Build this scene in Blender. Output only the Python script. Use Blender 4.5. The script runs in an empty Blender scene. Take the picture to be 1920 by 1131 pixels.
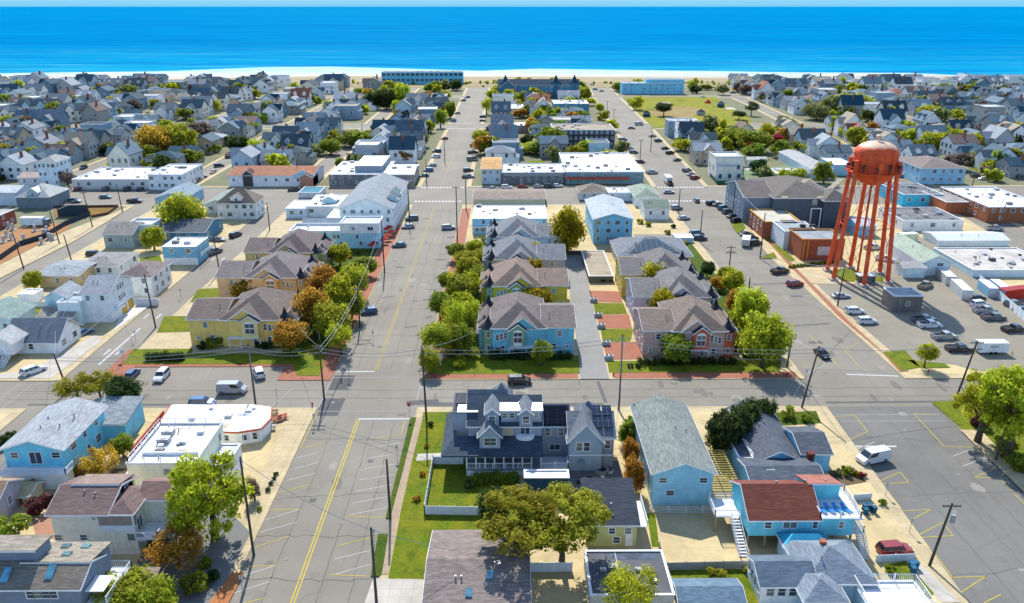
import bpy, bmesh, math, random
import numpy as np
from mathutils import Vector, Matrix
random.seed(7); rng = np.random.default_rng(7)
R = math.radians; PI = math.pi
scene = bpy.context.scene
C = scene.collection

# ------------------------------------------------------------ camera, world, sun, exposure
F_PX, CAM_H, VX, HY = 1480., 70., 950., 12.          # focal length in photo pixels, height, vanishing point
PITCH = math.atan((565.5-HY)/F_PX)
YAW = math.atan((960-VX)/F_PX*math.cos(PITCH))
cam = bpy.data.cameras.new('camera'); co = bpy.data.objects.new('camera', cam); C.objects.link(co)
cam.sensor_width = 36; cam.lens = 36*F_PX/1920; cam.clip_start = 1; cam.clip_end = 200000
co.location = (0, 0, CAM_H); co.rotation_euler = (PI/2-PITCH, 0, -YAW)
scene.camera = co
SUN_EL, SUN_AZ = R(44), R(-7)                          # azimuth from +Y towards +X
w = bpy.data.worlds.new('World'); scene.world = w; w.use_nodes = True
nt = w.node_tree; nt.nodes.clear()
sky = nt.nodes.new('ShaderNodeTexSky'); sky.sky_type = 'NISHITA'; sky.sun_disc = False
sky.sun_elevation = SUN_EL; sky.sun_rotation = SUN_AZ; sky.air_density = 1.0; sky.dust_density = 0.3; sky.ozone_density = 2.5
bg = nt.nodes.new('ShaderNodeBackground'); bg.inputs[1].default_value = 0.15
wo = nt.nodes.new('ShaderNodeOutputWorld'); 
tcw = nt.nodes.new('ShaderNodeTexCoord'); sxz = nt.nodes.new('ShaderNodeSeparateXYZ'); nt.links.new(tcw.outputs['Generated'], sxz.inputs[0])
hr = nt.nodes.new('ShaderNodeMapRange'); nt.links.new(sxz.outputs[2], hr.inputs[0]); hr.inputs[1].default_value = .0; hr.inputs[2].default_value = .16
hm = nt.nodes.new('ShaderNodeMix'); hm.data_type = 'RGBA'; nt.links.new(hr.outputs[0], hm.inputs[0]); hm.inputs[6].default_value = (.72, 2.2, 3.3, 1)   # pale blue band above the sea
nt.links.new(sky.outputs[0], hm.inputs[7]); nt.links.new(hm.outputs[2], bg.inputs[0]); nt.links.new(bg.outputs[0], wo.inputs[0])
sl = bpy.data.lights.new('sun', 'SUN'); sl.energy = 3.9; sl.angle = R(0.5); sl.color = (1, .95, .86)
so = bpy.data.objects.new('sun', sl); C.objects.link(so)
sd = Vector((math.cos(SUN_EL)*math.sin(SUN_AZ), math.cos(SUN_EL)*math.cos(SUN_AZ), math.sin(SUN_EL)))
so.rotation_euler = sd.to_track_quat('Z', 'Y').to_euler(); so.location = (0, 0, 200)
vs = scene.view_settings; vs.view_transform = 'Standard'; vs.look = 'None'; vs.exposure = 0.9; vs.gamma = 1

def at(x, y, z=0.0):
    """point of the plane at height z seen at photo pixel x, y"""
    u = (x-960)/F_PX; v = (565.5-y)/F_PX
    dx = u; dy = math.cos(PITCH)+v*math.sin(PITCH); dz = -math.sin(PITCH)+v*math.cos(PITCH)
    c, s = math.cos(YAW), math.sin(YAW)
    X = dx*c+dy*s; Y = -dx*s+dy*c; t = (z-CAM_H)/dz
    return Vector((X*t, Y*t, z))
def py_of(X, Y, z):
    dy = X*math.sin(YAW)+Y*math.cos(YAW); dz = z-CAM_H
    d = dy*math.cos(PITCH)-dz*math.sin(PITCH); up = dy*math.sin(PITCH)+dz*math.cos(PITCH)
    return 565.5-F_PX*up/d
def hz(x, yb, yt):
    """height of something that stands at pixel (x, yb) and reaches up to pixel row yt"""
    p = at(x, yb); lo, hi = 0., 69.
    for _ in range(40):
        m = (lo+hi)/2
        if py_of(p.x, p.y, m) > yt: lo = m
        else: hi = m
    return lo

# ------------------------------------------------------------ materials
MATS = {}
def lin(c):
    return tuple(((v/12.92) if v <= .04045 else ((v+.055)/1.055)**2.4) for v in c)
def newmat(name):
    m = bpy.data.materials.new(name); m.use_nodes = True; n = m.node_tree
    return m, n, n.nodes['Principled BSDF']
def mixc(n, fac, a, b, mode='MIX'):
    x = n.nodes.new('ShaderNodeMix'); x.data_type = 'RGBA'; x.blend_type = mode
    for s, v in ((0, fac), (6, a), (7, b)):
        if isinstance(v, (int, float)): x.inputs[s].default_value = v
        elif isinstance(v, tuple): x.inputs[s].default_value = (*v[:3], 1)
        else: n.links.new(v, x.inputs[s])
    return x.outputs[2]
def noise(n, scale, detail=3, rough=.6, vec=None, sc=None):
    t = n.nodes.new('ShaderNodeTexNoise'); t.inputs['Scale'].default_value = scale
    t.inputs['Detail'].default_value = detail; t.inputs['Roughness'].default_value = rough
    if vec is None: vec = n.nodes.new('ShaderNodeNewGeometry').outputs['Position']
    if sc:
        mp = n.nodes.new('ShaderNodeMapping'); mp.inputs['Scale'].default_value = sc
        n.links.new(vec, mp.inputs[0]); vec = mp.outputs[0]
    n.links.new(vec, t.inputs['Vector']); return t.outputs['Fac']
def ramp(n, fac, lo, hi, a=0., b=1.):
    r = n.nodes.new('ShaderNodeMapRange'); n.links.new(fac, r.inputs[0])
    r.inputs[1].default_value = lo; r.inputs[2].default_value = hi; r.inputs[3].default_value = a; r.inputs[4].default_value = b
    return r.outputs[0]
def sc_(c, k): return tuple(min(1, v*k) for v in c)
def axis(n, i):
    s = n.nodes.new('ShaderNodeSeparateXYZ'); n.links.new(n.nodes.new('ShaderNodeNewGeometry').outputs['Position'], s.inputs[0]); return s.outputs[i]
def wave(n, out, freq):
    m = n.nodes.new('ShaderNodeMath'); m.operation = 'MULTIPLY'; n.links.new(out, m.inputs[0]); m.inputs[1].default_value = freq
    f = n.nodes.new('ShaderNodeMath'); f.operation = 'FRACT'; n.links.new(m.outputs[0], f.inputs[0]); return f.outputs[0]
def bump(n, b, h, st=.3, d=.05):
    x = n.nodes.new('ShaderNodeBump'); x.inputs['Strength'].default_value = st; x.inputs['Distance'].default_value = d
    n.links.new(h, x.inputs['Height']); n.links.new(x.outputs[0], b.inputs['Normal'])
def mat(kind, c):
    """procedural material of one kind and one colour, cached"""
    key = (kind, c)
    if key in MATS: return MATS[key]
    m, n, b = newmat(kind+'_material'); L = n.links; bc = b.inputs['Base Color']; b.inputs['Roughness'].default_value = .8; b.inputs['Specular IOR Level'].default_value = .12
    c = tuple(c)
    if kind == 'siding': c = tuple(min(.84, v*1.55) for v in c)
    if kind == 'plain':
        L.new(mixc(n, ramp(n, noise(n, 1.5, 4), .3, .7), sc_(c, .85), sc_(c, 1.1)), bc)
    elif kind == 'siding':
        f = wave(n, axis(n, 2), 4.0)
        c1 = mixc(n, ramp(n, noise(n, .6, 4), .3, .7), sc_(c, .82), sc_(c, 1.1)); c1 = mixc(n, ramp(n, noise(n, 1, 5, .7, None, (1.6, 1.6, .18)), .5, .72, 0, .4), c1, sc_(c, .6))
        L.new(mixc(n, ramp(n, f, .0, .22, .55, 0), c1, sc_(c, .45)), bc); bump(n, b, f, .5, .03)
    elif kind == 'shingle':
        c1 = mixc(n, ramp(n, noise(n, .35, 5), .32, .68), sc_(c, .72), sc_(c, 1.22))
        c1 = mixc(n, ramp(n, noise(n, 7, 3, .7, None, (1, 1, 2)), .38, .62), c1, sc_(c, .62))
        c2 = mixc(n, ramp(n, noise(n, 3.2, 2, .5, None, (.25, .25, 5)), .45, .62, 0, .5), c1, sc_(c, 1.5))
        L.new(c2, bc); b.inputs['Roughness'].default_value = .85
        bump(n, b, noise(n, 9, 3), .4, .04)
    elif kind == 'membrane':
        c1 = mixc(n, ramp(n, noise(n, .25, 6, .7), .38, .66), c, sc_(c, .62))
        L.new(mixc(n, ramp(n, noise(n, 2.5, 4), .55, .75, 0, .5), c1, sc_(c, .45)), bc)
    elif kind == 'asphalt':
        c1 = mixc(n, ramp(n, noise(n, .05, 6, .65), .35, .65), sc_(c, .84), sc_(c, 1.13))
        c1 = mixc(n, ramp(n, noise(n, .5, 5, .7, None, (1, .12, 1)), .5, .7, 0, .4), c1, sc_(c, .72))
        c1 = mixc(n, ramp(n, noise(n, 6, 4, .8), .4, .7, 0, .45), c1, sc_(c, 1.28))
        v = n.nodes.new('ShaderNodeTexVoronoi'); v.feature = 'DISTANCE_TO_EDGE'; v.inputs['Scale'].default_value = .075
        g = n.nodes.new('ShaderNodeNewGeometry'); nz = n.nodes.new('ShaderNodeTexNoise'); nz.inputs['Scale'].default_value = .3
        va = n.nodes.new('ShaderNodeVectorMath'); va.operation = 'MULTIPLY_ADD'; L.new(g.outputs['Position'], nz.inputs['Vector'])
        L.new(nz.outputs['Color'], va.inputs[0]); va.inputs[1].default_value = (5, 5, 5); L.new(g.outputs['Position'], va.inputs[2])
        L.new(va.outputs[0], v.inputs['Vector'])
        L.new(mixc(n, ramp(n, v.outputs['Distance'], .003, .009, .22, 0), c1, sc_(c, .45)), bc)
    elif kind == 'grass':
        c1 = mixc(n, ramp(n, noise(n, .16, 5, .7), .38, .62), c, (c[0]*1.8, c[1]*1.2, c[2]*1.1))
        c1 = mixc(n, ramp(n, noise(n, .5, 6, .75), .5, .66, 0, .75), c1, (c[0]*.45, c[1]*.55, c[2]))
        c1 = mixc(n, ramp(n, noise(n, .35, 6, .75, None, (1.3, 1, 1)), .57, .68, 0, .6), c1, (c[0]*2.0, c[1]*1.15, c[2]*2.5))
        c1 = mixc(n, ramp(n, noise(n, 2.2, 5, .75), .42, .68, 0, .6), c1, sc_(c, .5))
        L.new(c1, bc); b.inputs['Roughness'].default_value = .95; bump(n, b, noise(n, 6, 4), .8, .15)
    elif kind == 'sand':
        c1 = mixc(n, ramp(n, noise(n, .12, 6, .7), .35, .65), sc_(c, .8), sc_(c, 1.12))
        c1 = mixc(n, ramp(n, noise(n, 3, 5, .8), .45, .7, 0, .5), c1, sc_(c, .68))
        if c[0] > .45: c1 = mixc(n, ramp(n, noise(n, .22, 7, .8), .56, .66, 0, .45), c1, (.17, .16, .045)); c1 = mixc(n, ramp(n, noise(n, .09, 5, .8), .54, .64, 0, .4), c1, (.30, .24, .16))
        L.new(c1, bc); b.inputs['Roughness'].default_value = .95
    elif kind == 'paving':
        c1 = mixc(n, ramp(n, noise(n, .3, 5, .7), .35, .65), sc_(c, .82), sc_(c, 1.1))
        j = n.nodes.new('ShaderNodeMath'); j.operation = 'MINIMUM'
        L.new(wave(n, axis(n, 0), .66), j.inputs[0]); L.new(wave(n, axis(n, 1), .66), j.inputs[1])
        L.new(mixc(n, ramp(n, j.outputs[0], .02, .07, .5, 0), c1, sc_(c, .5)), bc)
    elif kind == 'brick':
        t = n.nodes.new('ShaderNodeTexBrick'); g = n.nodes.new('ShaderNodeNewGeometry')
        mp = n.nodes.new('ShaderNodeMapping'); L.new(g.outputs['Position'], mp.inputs[0]); L.new(mp.outputs[0], t.inputs['Vector'])
        t.inputs['Scale'].default_value = 2.2; t.inputs['Color1'].default_value = (*sc_(c, .8), 1); t.inputs['Color2'].default_value = (*sc_(c, 1.15), 1)
        t.inputs['Mortar'].default_value = (*sc_(c, 1.3), 1); t.inputs['Mortar Size'].default_value = .012
        L.new(mixc(n, ramp(n, noise(n, .4, 5, .7), .35, .7, 0, .6), t.outputs['Color'], sc_(c, .7)), bc)
    elif kind == 'glass':
        oi = n.nodes.new('ShaderNodeObjectInfo'); c1 = mixc(n, ramp(n, noise(n, .7, 2), .4, .6), c, sc_(c, 2.2))
        L.new(mixc(n, ramp(n, oi.outputs['Random'], .62, .66, 0, .55), c1, (.22, .25, .20) if c == GLASS else c), bc)
        b.inputs['Roughness'].default_value = .08; b.inputs['Specular IOR Level'].default_value = .8
    elif kind == 'paint':
        L.new(mixc(n, ramp(n, noise(n, 2, 3), .3, .7), sc_(c, .93), c), bc)
        b.inputs['Roughness'].default_value = .28; b.inputs['Metallic'].default_value = .15; b.inputs['Coat Weight'].default_value = .6; b.inputs['Specular IOR Level'].default_value = .5
    elif kind == 'metal':
        L.new(mixc(n, ramp(n, noise(n, 1.2, 5, .7), .35, .7), c, sc_(c, .7)), bc)
        b.inputs['Roughness'].default_value = .45; b.inputs['Metallic'].default_value = .3
    elif kind == 'solar':
        j = n.nodes.new('ShaderNodeMath'); j.operation = 'MINIMUM'
        L.new(wave(n, axis(n, 0), .62), j.inputs[0]); L.new(wave(n, axis(n, 1), .9), j.inputs[1])
        L.new(mixc(n, ramp(n, j.outputs[0], .03, .06, 1, 0), c, sc_(c, 3.5)), bc); b.inputs['Roughness'].default_value = .2
    elif kind == 'rust':
        c1 = mixc(n, ramp(n, noise(n, .5, 6, .7), .4, .65), c, sc_(c, .72)); c1 = mixc(n, ramp(n, noise(n, 1, 6, .75, None, (2.2, 2.2, .12)), .52, .68, 0, .6), c1, (.24, .07, .04)); c1 = mixc(n, ramp(n, noise(n, .35, 5, .7), .5, .7, 0, .45), c1, (.75, .22, .12))
        up = n.nodes.new('ShaderNodeSeparateXYZ'); L.new(n.nodes.new('ShaderNodeTexCoord').outputs['Object'], up.inputs[0])
        nn = n.nodes.new('ShaderNodeMath'); nn.operation = 'MULTIPLY_ADD'; L.new(noise(n, .6, 4), nn.inputs[0]); nn.inputs[1].default_value = 2.2; L.new(up.outputs[2], nn.inputs[2])
        L.new(mixc(n, ramp(n, nn.outputs[0], 36.6, 37.3), c1, (.62, .42, .3)), bc); b.inputs['Roughness'].default_value = .5  # pale reflection painted into the colour of the tank top
    elif kind == 'leaf':
        oi = n.nodes.new('ShaderNodeObjectInfo')
        c1 = mixc(n, ramp(n, noise(n, .55, 3), .35, .65), sc_(c, .6), sc_(c, 1.25))
        c1 = mixc(n, ramp(n, noise(n, 4, 2), .5, .7, 0, .5), c1, (min(1, c[0]*1.5), c[1]*1.05, c[2]*.9))
        hs = n.nodes.new('ShaderNodeHueSaturation'); L.new(c1, hs.inputs['Color'])
        L.new(ramp(n, oi.outputs['Random'], 0, 1, .475, .515), hs.inputs['Hue']); L.new(ramp(n, oi.outputs['Random'], 0, 1, .85, 1.15), hs.inputs['Value'])
        L.new(hs.outputs[0], bc); b.inputs['Roughness'].default_value = .7
        tr = n.nodes.new('ShaderNodeBsdfTranslucent'); L.new(hs.outputs[0], tr.inputs['Color'])
        ms = n.nodes.new('ShaderNodeMixShader'); ms.inputs[0].default_value = .58
        L.new(b.outputs[0], ms.inputs[1]); L.new(tr.outputs[0], ms.inputs[2]); L.new(ms.outputs[0], n.nodes['Material Output'].inputs['Surface'])
    elif kind == 'bark':
        L.new(mixc(n, ramp(n, noise(n, 4, 4), .35, .65), sc_(c, .6), sc_(c, 1.2)), bc)
    MATS[key] = m; return m
WHITE = (.72, .73, .74); TRIM = (.7, .72, .74); GLASS = (.02, .032, .045); DARKM = (.03, .032, .036)

# ------------------------------------------------------------ mesh helpers
class MB:
    def __init__(s): s.v = []; s.f = []; s.m = []; s.mi = 0
    def add(s, vs, fs):
        o = len(s.v); s.v += [tuple(p) for p in vs]; s.f += [tuple(i+o for i in f) for f in fs]; s.m += [s.mi]*len(fs); return s
    def box(s, x0, x1, y0, y1, z0, z1):
        return s.add([(x0,y0,z0),(x1,y0,z0),(x1,y1,z0),(x0,y1,z0),(x0,y0,z1),(x1,y0,z1),(x1,y1,z1),(x0,y1,z1)],
                     [(3,2,1,0),(4,5,6,7),(0,1,5,4),(1,2,6,5),(2,3,7,6),(3,0,4,7)])
    def prism(s, pts, z0, z1):
        n = len(pts); return s.add([(x,y,z0) for x, y in pts]+[(x,y,z1) for x, y in pts],
                     [tuple(range(n-1,-1,-1)), tuple(range(n,2*n))]+[(i,(i+1)%n,n+(i+1)%n,n+i) for i in range(n)])
    def poly3(s, a, off):
        """flat polygon given as 3-D points, thickened by vector off"""
        n = len(a); a = [Vector(p) for p in a]; o = Vector(off)
        return s.add(a+[p+o for p in a], [tuple(range(n-1,-1,-1)), tuple(range(n,2*n))]+[(i,(i+1)%n,n+(i+1)%n,n+i) for i in range(n)])
    def tube(s, pts, rs, n=7, cap=True):
        pts = [Vector(p) for p in pts]
        if isinstance(rs, (int, float)): rs = [rs]*len(pts)
        rings = []
        for i, p in enumerate(pts):
            d = (pts[min(i+1, len(pts)-1)]-pts[max(i-1, 0)]).normalized()
            a = d.cross(Vector((0,0,1)) if abs(d.z) < .95 else Vector((1,0,0))).normalized(); b = d.cross(a)
            rings.append([p+(a*math.cos(t)+b*math.sin(t))*rs[i] for t in [2*PI*k/n for k in range(n)]])
        vs = [q for r in rings for q in r]; fs = []
        for i in range(len(pts)-1):
            for k in range(n): fs.append((i*n+k, i*n+(k+1)%n, (i+1)*n+(k+1)%n, (i+1)*n+k))
        if cap: fs += [tuple(range(n-1,-1,-1)), tuple((len(pts)-1)*n+k for k in range(n))]
        return s.add(vs, fs)
    def lathe(s, prof, n=20, cx=0, cy=0):
        vs = []; fs = []
        for r, z in prof: vs += [(cx+r*math.cos(2*PI*k/n), cy+r*math.sin(2*PI*k/n), z) for k in range(n)]
        for i in range(len(prof)-1):
            for k in range(n): fs.append((i*n+k, i*n+(k+1)%n, (i+1)*n+(k+1)%n, (i+1)*n+k))
        fs += [tuple(range(n-1,-1,-1)), tuple((len(prof)-1)*n+k for k in range(n))]
        return s.add(vs, fs)
    def mesh(s, name, mats, smooth=False, fix=True):
        me = bpy.data.meshes.new(name); me.from_pydata(s.v, [], s.f)
        for m in (mats if isinstance(mats, (list, tuple)) else [mats]): me.materials.append(m)
        if s.mi or any(s.m): me.polygons.foreach_set('material_index', s.m)
        if fix:
            bm = bmesh.new(); bm.from_mesh(me); bmesh.ops.recalc_face_normals(bm, faces=bm.faces); bm.to_mesh(me); bm.free()
        if smooth: me.polygons.foreach_set('use_smooth', [True]*len(me.polygons))
        me.update(); return me
def tag(o, label=None, cat=None, group=None, kind=None):
    if label: o['label'] = label
    if cat: o['category'] = cat
    if group: o['group'] = group
    if kind: o['kind'] = kind
    return o
def ob(name, data, parent=None, loc=None):
    o = bpy.data.objects.new(name, data); C.objects.link(o); o.parent = parent
    if loc is not None: o.location = loc
    return o
def part(name, mb, m, parent=None, smooth=False): return ob(name, mb.mesh(name, m, smooth), parent)
def empty(name, loc, label, cat, group=None, rz=0.):
    o = ob(name, None, None, loc); o.rotation_euler = (0, 0, rz); o.empty_display_size = .1; return tag(o, label, cat, group)
def copy_tree(o, parent=None, paint=None):
    c = o.copy(); C.objects.link(c); c.parent = parent
    if paint:
        for i, s in enumerate(c.material_slots):
            if s.material and s.material.name.startswith('swap_'):
                s.link = 'OBJECT'; s.material = paint[o.material_slots[i].material.name]
    for ch in KIDS.get(o.name, ()): copy_tree(ch, c, paint)
    return c
KIDS = {}
def learn(o):
    ks = [q for q in C.objects if q.parent == o]; KIDS[o.name] = ks
    for k in ks: learn(k)
def swap(name):
    m = bpy.data.materials.get('swap_'+name)
    return m or bpy.data.materials.new('swap_'+name)
def area(name, pts, z, m, label=None, px=True):
    """a flat ground sheet from photo pixels (or world points)"""
    P = [at(*p) for p in pts] if px else [Vector((p[0], p[1], 0)) for p in pts]
    me = bpy.data.meshes.new(name); me.from_pydata([(p.x, p.y, z) for p in P], [], [tuple(range(len(P)))])
    bm = bmesh.new(); bm.from_mesh(me); bm.normal_update()
    for f in bm.faces:
        if f.normal.z < 0: f.normal_flip()
    bm.to_mesh(me); bm.free(); me.materials.append(m)
    o = ob(name, me); o['kind'] = 'structure'
    if label: o['label'] = label
    return o
def rect(name, x0, x1, y0, y1, z, m): return area(name, [(x0,y0),(x1,y0),(x1,y1),(x0,y1)], z, m, px=False)
def ordinal(i):
    if i >= 99: return 'one-hundred-and-'+ordinal(i-100) if i > 99 else 'hundredth'
    if i >= 30:
        t, u_ = divmod(i+1, 10); T_ = ['thirty','forty','fifty','sixty','seventy','eighty','ninety'][t-3]
        return T_+'-'+['first','second','third','fourth','fifth','sixth','seventh','eighth','ninth'][u_-1] if u_ else T_[:-1]+'ieth'
    return ['first','second','third','fourth','fifth','sixth','seventh','eighth','ninth','tenth','eleventh','twelfth','thirteenth','fourteenth','fifteenth','sixteenth','seventeenth','eighteenth','nineteenth','twentieth','twenty-first','twenty-second','twenty-third','twenty-fourth','twenty-fifth','twenty-sixth','twenty-seventh','twenty-eighth','twenty-ninth','thirtieth'][i]
# ------------------------------------------------------------ ground, sea, roads
ASPH = mat('asphalt', (.195, .178, .147)); ASPH2 = mat('asphalt', (.215, .195, .15)); WALK = mat('paving', (.43, .35, .21))
LOT = mat('sand', (.50, .40, .22)); YARD = mat('sand', (.17, .17, .10)); LAWN = mat('grass', (.105, .155, .008)); LAWN2 = mat('grass', (.05, .095, .008))
CONC = mat('paving', (.42, .39, .34)); BRICK = mat('brick', (.30, .115, .07)); SOIL = mat('sand', (.12, .085, .05)); DIRT = mat('sand', (.33, .17, .075))
def sea_material():
    m, n, b = newmat('sea_water'); L = n.links
    y = axis(n, 1); x = axis(n, 0)
    wv = noise(n, 1, 6, .7, None, (.0008, .006, 1)); wv2 = noise(n, 1, 6, .75, None, (.0035, .03, 1)); wv3 = noise(n, 1, 5, .7, None, (.00015, .0011, 1))
    t = n.nodes.new('ShaderNodeMath'); t.operation = 'MULTIPLY_ADD'; L.new(wv, t.inputs[0]); t.inputs[1].default_value = 700; L.new(y, t.inputs[2])
    c = mixc(n, ramp(n, t.outputs[0], 1250, 2100), (.01, .27, .41), (.0, .165, .35))
    c = mixc(n, ramp(n, t.outputs[0], 2400, 9000), c, (.0, .19, .37))
    c = mixc(n, ramp(n, wv3, .42, .6, 0, .55), c, (.0, .125, .31)); nw = n.nodes.new('ShaderNodeMath'); nw.operation = 'MULTIPLY'; L.new(ramp(n, y, 950, 1700, 1, 0), nw.inputs[0]); L.new(ramp(n, noise(n, 1, 6, .75, None, (.005, .06, 1)), .54, .66, 0, .8), nw.inputs[1]); c = mixc(n, nw.outputs[0], c, (.12, .38, .50)); c = mixc(n, ramp(n, wv, .42, .62, 0, .6), c, (.0, .21, .40)); c = mixc(n, ramp(n, wv2, .48, .64, 0, .6), c, (.0, .085, .27))
    df = n.nodes.new('ShaderNodeBsdfDiffuse'); gl = n.nodes.new('ShaderNodeBsdfGlossy'); gl.inputs['Roughness'].default_value = .4; ms = n.nodes.new('ShaderNodeMixShader'); ms.inputs[0].default_value = .001
    L.new(c, df.inputs['Color']); L.new(df.outputs[0], ms.inputs[1]); L.new(gl.outputs[0], ms.inputs[2]); L.new(ms.outputs[0], n.nodes['Material Output'].inputs['Surface'])
    bump(n, df, noise(n, 1, 6, .7, None, (.03, .12, 1)), .6, 1.5); return m
def foam_material():
    m, n, b = newmat('surf_foam'); L = n.links
    f = noise(n, 1, 6, .7, None, (.006, .05, 1)); f2 = noise(n, 1, 5, .7, None, (.05, .2, 1))
    y = axis(n, 1); t = n.nodes.new('ShaderNodeMath'); t.operation = 'MULTIPLY_ADD'; L.new(f, t.inputs[0]); t.inputs[1].default_value = 180; L.new(y, t.inputs[2])
    c = mixc(n, ramp(n, t.outputs[0], 965, 1060), (.50, .52, .51), (.06, .34, .50))
    c = mixc(n, ramp(n, noise(n, 1, 6, .75, None, (.012, .11, 1)), .45, .56, 0, .8), c, (.08, .31, .43)); c = mixc(n, ramp(n, f2, .52, .62, 0, .8), c, (.52, .54, .54)); t2 = n.nodes.new('ShaderNodeMath'); t2.operation = 'MULTIPLY_ADD'; L.new(noise(n, 1, 5, .7, None, (.01, .04, 1)), t2.inputs[0]); t2.inputs[1].default_value = 60; L.new(y, t2.inputs[2]); c = mixc(n, ramp(n, t2.outputs[0], 905, 925, .85, 0), c, (.30, .25, .17)); L.new(c, b.inputs['Base Color']); b.inputs['Roughness'].default_value = .8; return m
area('ground', [(-9000,-200),(9000,-200),(9000,870),(-9000,870)], -.06, mat('sand', (.26, .235, .18)), px=False)
area('sea', [(-120000,868),(120000,868),(120000,160000),(-120000,160000)], -.02, sea_material(), px=False)
def wp(x, y): p = at(x, y); return (p.x, p.y)
foam = [wp(-40,138), wp(300,134), wp(500,126), wp(620,125), wp(760,129), wp(900,133), wp(1010,129), wp(1150,131), wp(1300,133), wp(1500,136), wp(1700,137), wp(1840,143), wp(1960,148)]
shore = [wp(1960,154), wp(1840,151), wp(1700,149), wp(1500,147), wp(1300,146), wp(1150,145), wp(1010,144), wp(900,144), wp(760,143), wp(620,143), wp(500,145), wp(300,149), wp(-40,151)]
ff = [(-9000, foam[0][1])]+foam+[(9000, foam[-1][1])]; ss = [(9000, shore[0][1])]+shore+[(-9000, shore[-1][1])]
area('surf', ff+ss, .03, foam_material(), px=False)
area('beach', ss[::-1]+[(9000, 770), (-9000, 770)], .06, mat('sand', (.33, .26, .155)), px=False)
area('dunes', [(-9000,745),(9000,745),(9000,806),(500,802),(300,812),(100,804),(-60,809),(-300,803),(-9000,806)], .09, mat('sand', (.27, .22, .12)), px=False)
rect('road', -700, 700, 60, 752, 0, ASPH)
# blocks: raised kerbed slabs between the streets
def slab(name, pts, z1, m):
    mb = MB(); mb.prism(pts, -.05, z1); o = part(name, mb, m); o['kind'] = 'structure'; return o
XL = [(-35.4,-35.4,-80.8,-80.8), (-89.2,-89.2,-130.6,-130.6), (-139.4,-139.4,-186,-186), (-196,-196,-241,-241), (-251,-251,-296,-296), (-306,-306,-352,-352), (-362,-362,-408,-408), (-418,-418,-466,-466), (-476,-476,-560,-560)]
def r1l(y): return np.interp(y, [60,130,320,500,700,760], [57,59.5,61.8,66.5,74,77])
def r1r(y): return np.interp(y, [60,130,250,320,500,700,760], [80,80,77.5,81.5,88,92.5,95])
def r2l(y): return np.interp(y, [60,225,290,400,540,700,760], [148,154.7,164.5,169,180,186,190])
def r2r(y): return np.interp(y, [60,225,290,400,540,700,760], [168,172,174.5,181,190,196,200])
ROWS = [(60,130.8),(142.4,291),(322,489),(509,662),(678,745)]
for i, (ya, yb) in enumerate(ROWS):
    for (a, b_, c_, d_) in XL:
        y0 = 151.3 if (i == 1 and a == -35.4) else ya
        slab('sidewalk', [(c_, y0), (a, y0), (a, yb), (c_, yb)], .12, WALK)
        if not (i == 1 and a == -35.4) and a > -480:
            slab('yard', [(c_+2, y0+2), (a-2, y0+2), (a-2, yb-2), (c_+2, yb-2)], .135, YARD if (i > 1 or a < -100) else LOT)
    edges = [(lambda y: -16.8, r1l), (r1r, r2l), (r2r, lambda y: 262+0*y), (lambda y: 272+0*y, lambda y: 355+0*y), (lambda y: 365+0*y, lambda y: 450+0*y), (lambda y: 460+0*y, lambda y: 600+0*y)]
    for k, (fa, fb) in enumerate(edges):
        m_ = (ya+yb)/2
        for nm, ins, z, m in (('sidewalk', 0, .12, WALK), ('yard', 2, .135, LOT if (i < 2 and k < 2) else YARD)):
            pts = [(fa(ya)+ins, ya+ins), (fb(ya)-ins, ya+ins), (fb(m_)-ins, m_), (fb(yb)-ins, yb-ins), (fa(yb)+ins, yb-ins), (fa(m_)+ins, m_)]
            slab(nm, [(float(x), y) for x, y in pts], z, m)
slab('sidewalk', [(-46,142.4),(-35.4,142.4),(-35.4,151.3),(-46,151.3)], .12, BRICK)
slab('sidewalk', [(-80.8,148.8),(-46,148.8),(-46,151.3),(-80.8,151.3)], .12, BRICK)
slab('sidewalk', [(-80.8,142.6),(-77,142.6),(-77,148.8),(-80.8,148.8)], .12, BRICK)
rect('brick_walk', -39.6, -35.6, 151.3, 262, .14, BRICK); rect('brick_walk', -16.6, -13.3, 146, 285, .14, BRICK)
rect('brick_walk', -16.6, 14.2, 142.7, 145.6, .145, BRICK); rect('brick_walk', 21.5, 58.5, 142.7, 145.6, .145, BRICK)
Z = .16
def A(name, m, pts, z=Z): return area(name, pts, z, m)
# centre street, right verge
A('grass_verge', LAWN2, [(770,784),(781,784),(732,973),(723,973)]); A('grass_verge', LAWN2, [(709,1003),(730,1002),(715,1081),(695,1082)])
A('footpath', mat('paving', (.33,.25,.17)), [(782,784),(793,784),(751,951),(728,1079),(716,1079),(735,962)], .165)
A('lawn', LAWN, [(794,774),(852,774),(848,862),(925,868),(1010,965),(980,1042),(812,1088),(728,1086),(753,951)])
A('footpath', CONC, [(783,853),(850,850),(850,862),(780,866)], .18); A('driveway', CONC, [(684,1131),(700,1087),(808,1089),(806,1140),(684,1140)], .17)
A('lawn', LAWN, [(1256,1071),(1405,1069),(1440,1140),(1275,1140)]); A('lawn', LAWN, [(1213,965),(1228,962),(1236,1027),(1222,1027)])
A('lawn', LAWN, [(1655,1062),(1715,1050),(1755,1105),(1745,1125),(1690,1110)]); A('footpath', CONC, [(1690,1045),(1712,1045),(1800,1131),(1765,1131)], .17)
A('lawn', LAWN2, [(1450,775),(1530,772),(1540,795),(1465,800)]); A('planting_bed', SOIL, [(1552,885),(1600,878),(1625,905),(1570,915)], .17)
A('stone_bed', mat('sand', (.36,.3,.13)), [(1322,852),(1356,852),(1378,925),(1330,925)], .17)
A('patio', mat('paving', (.16,.15,.15)), [(1058,868),(1160,866),(1170,925),(1066,928)], .17)
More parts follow.
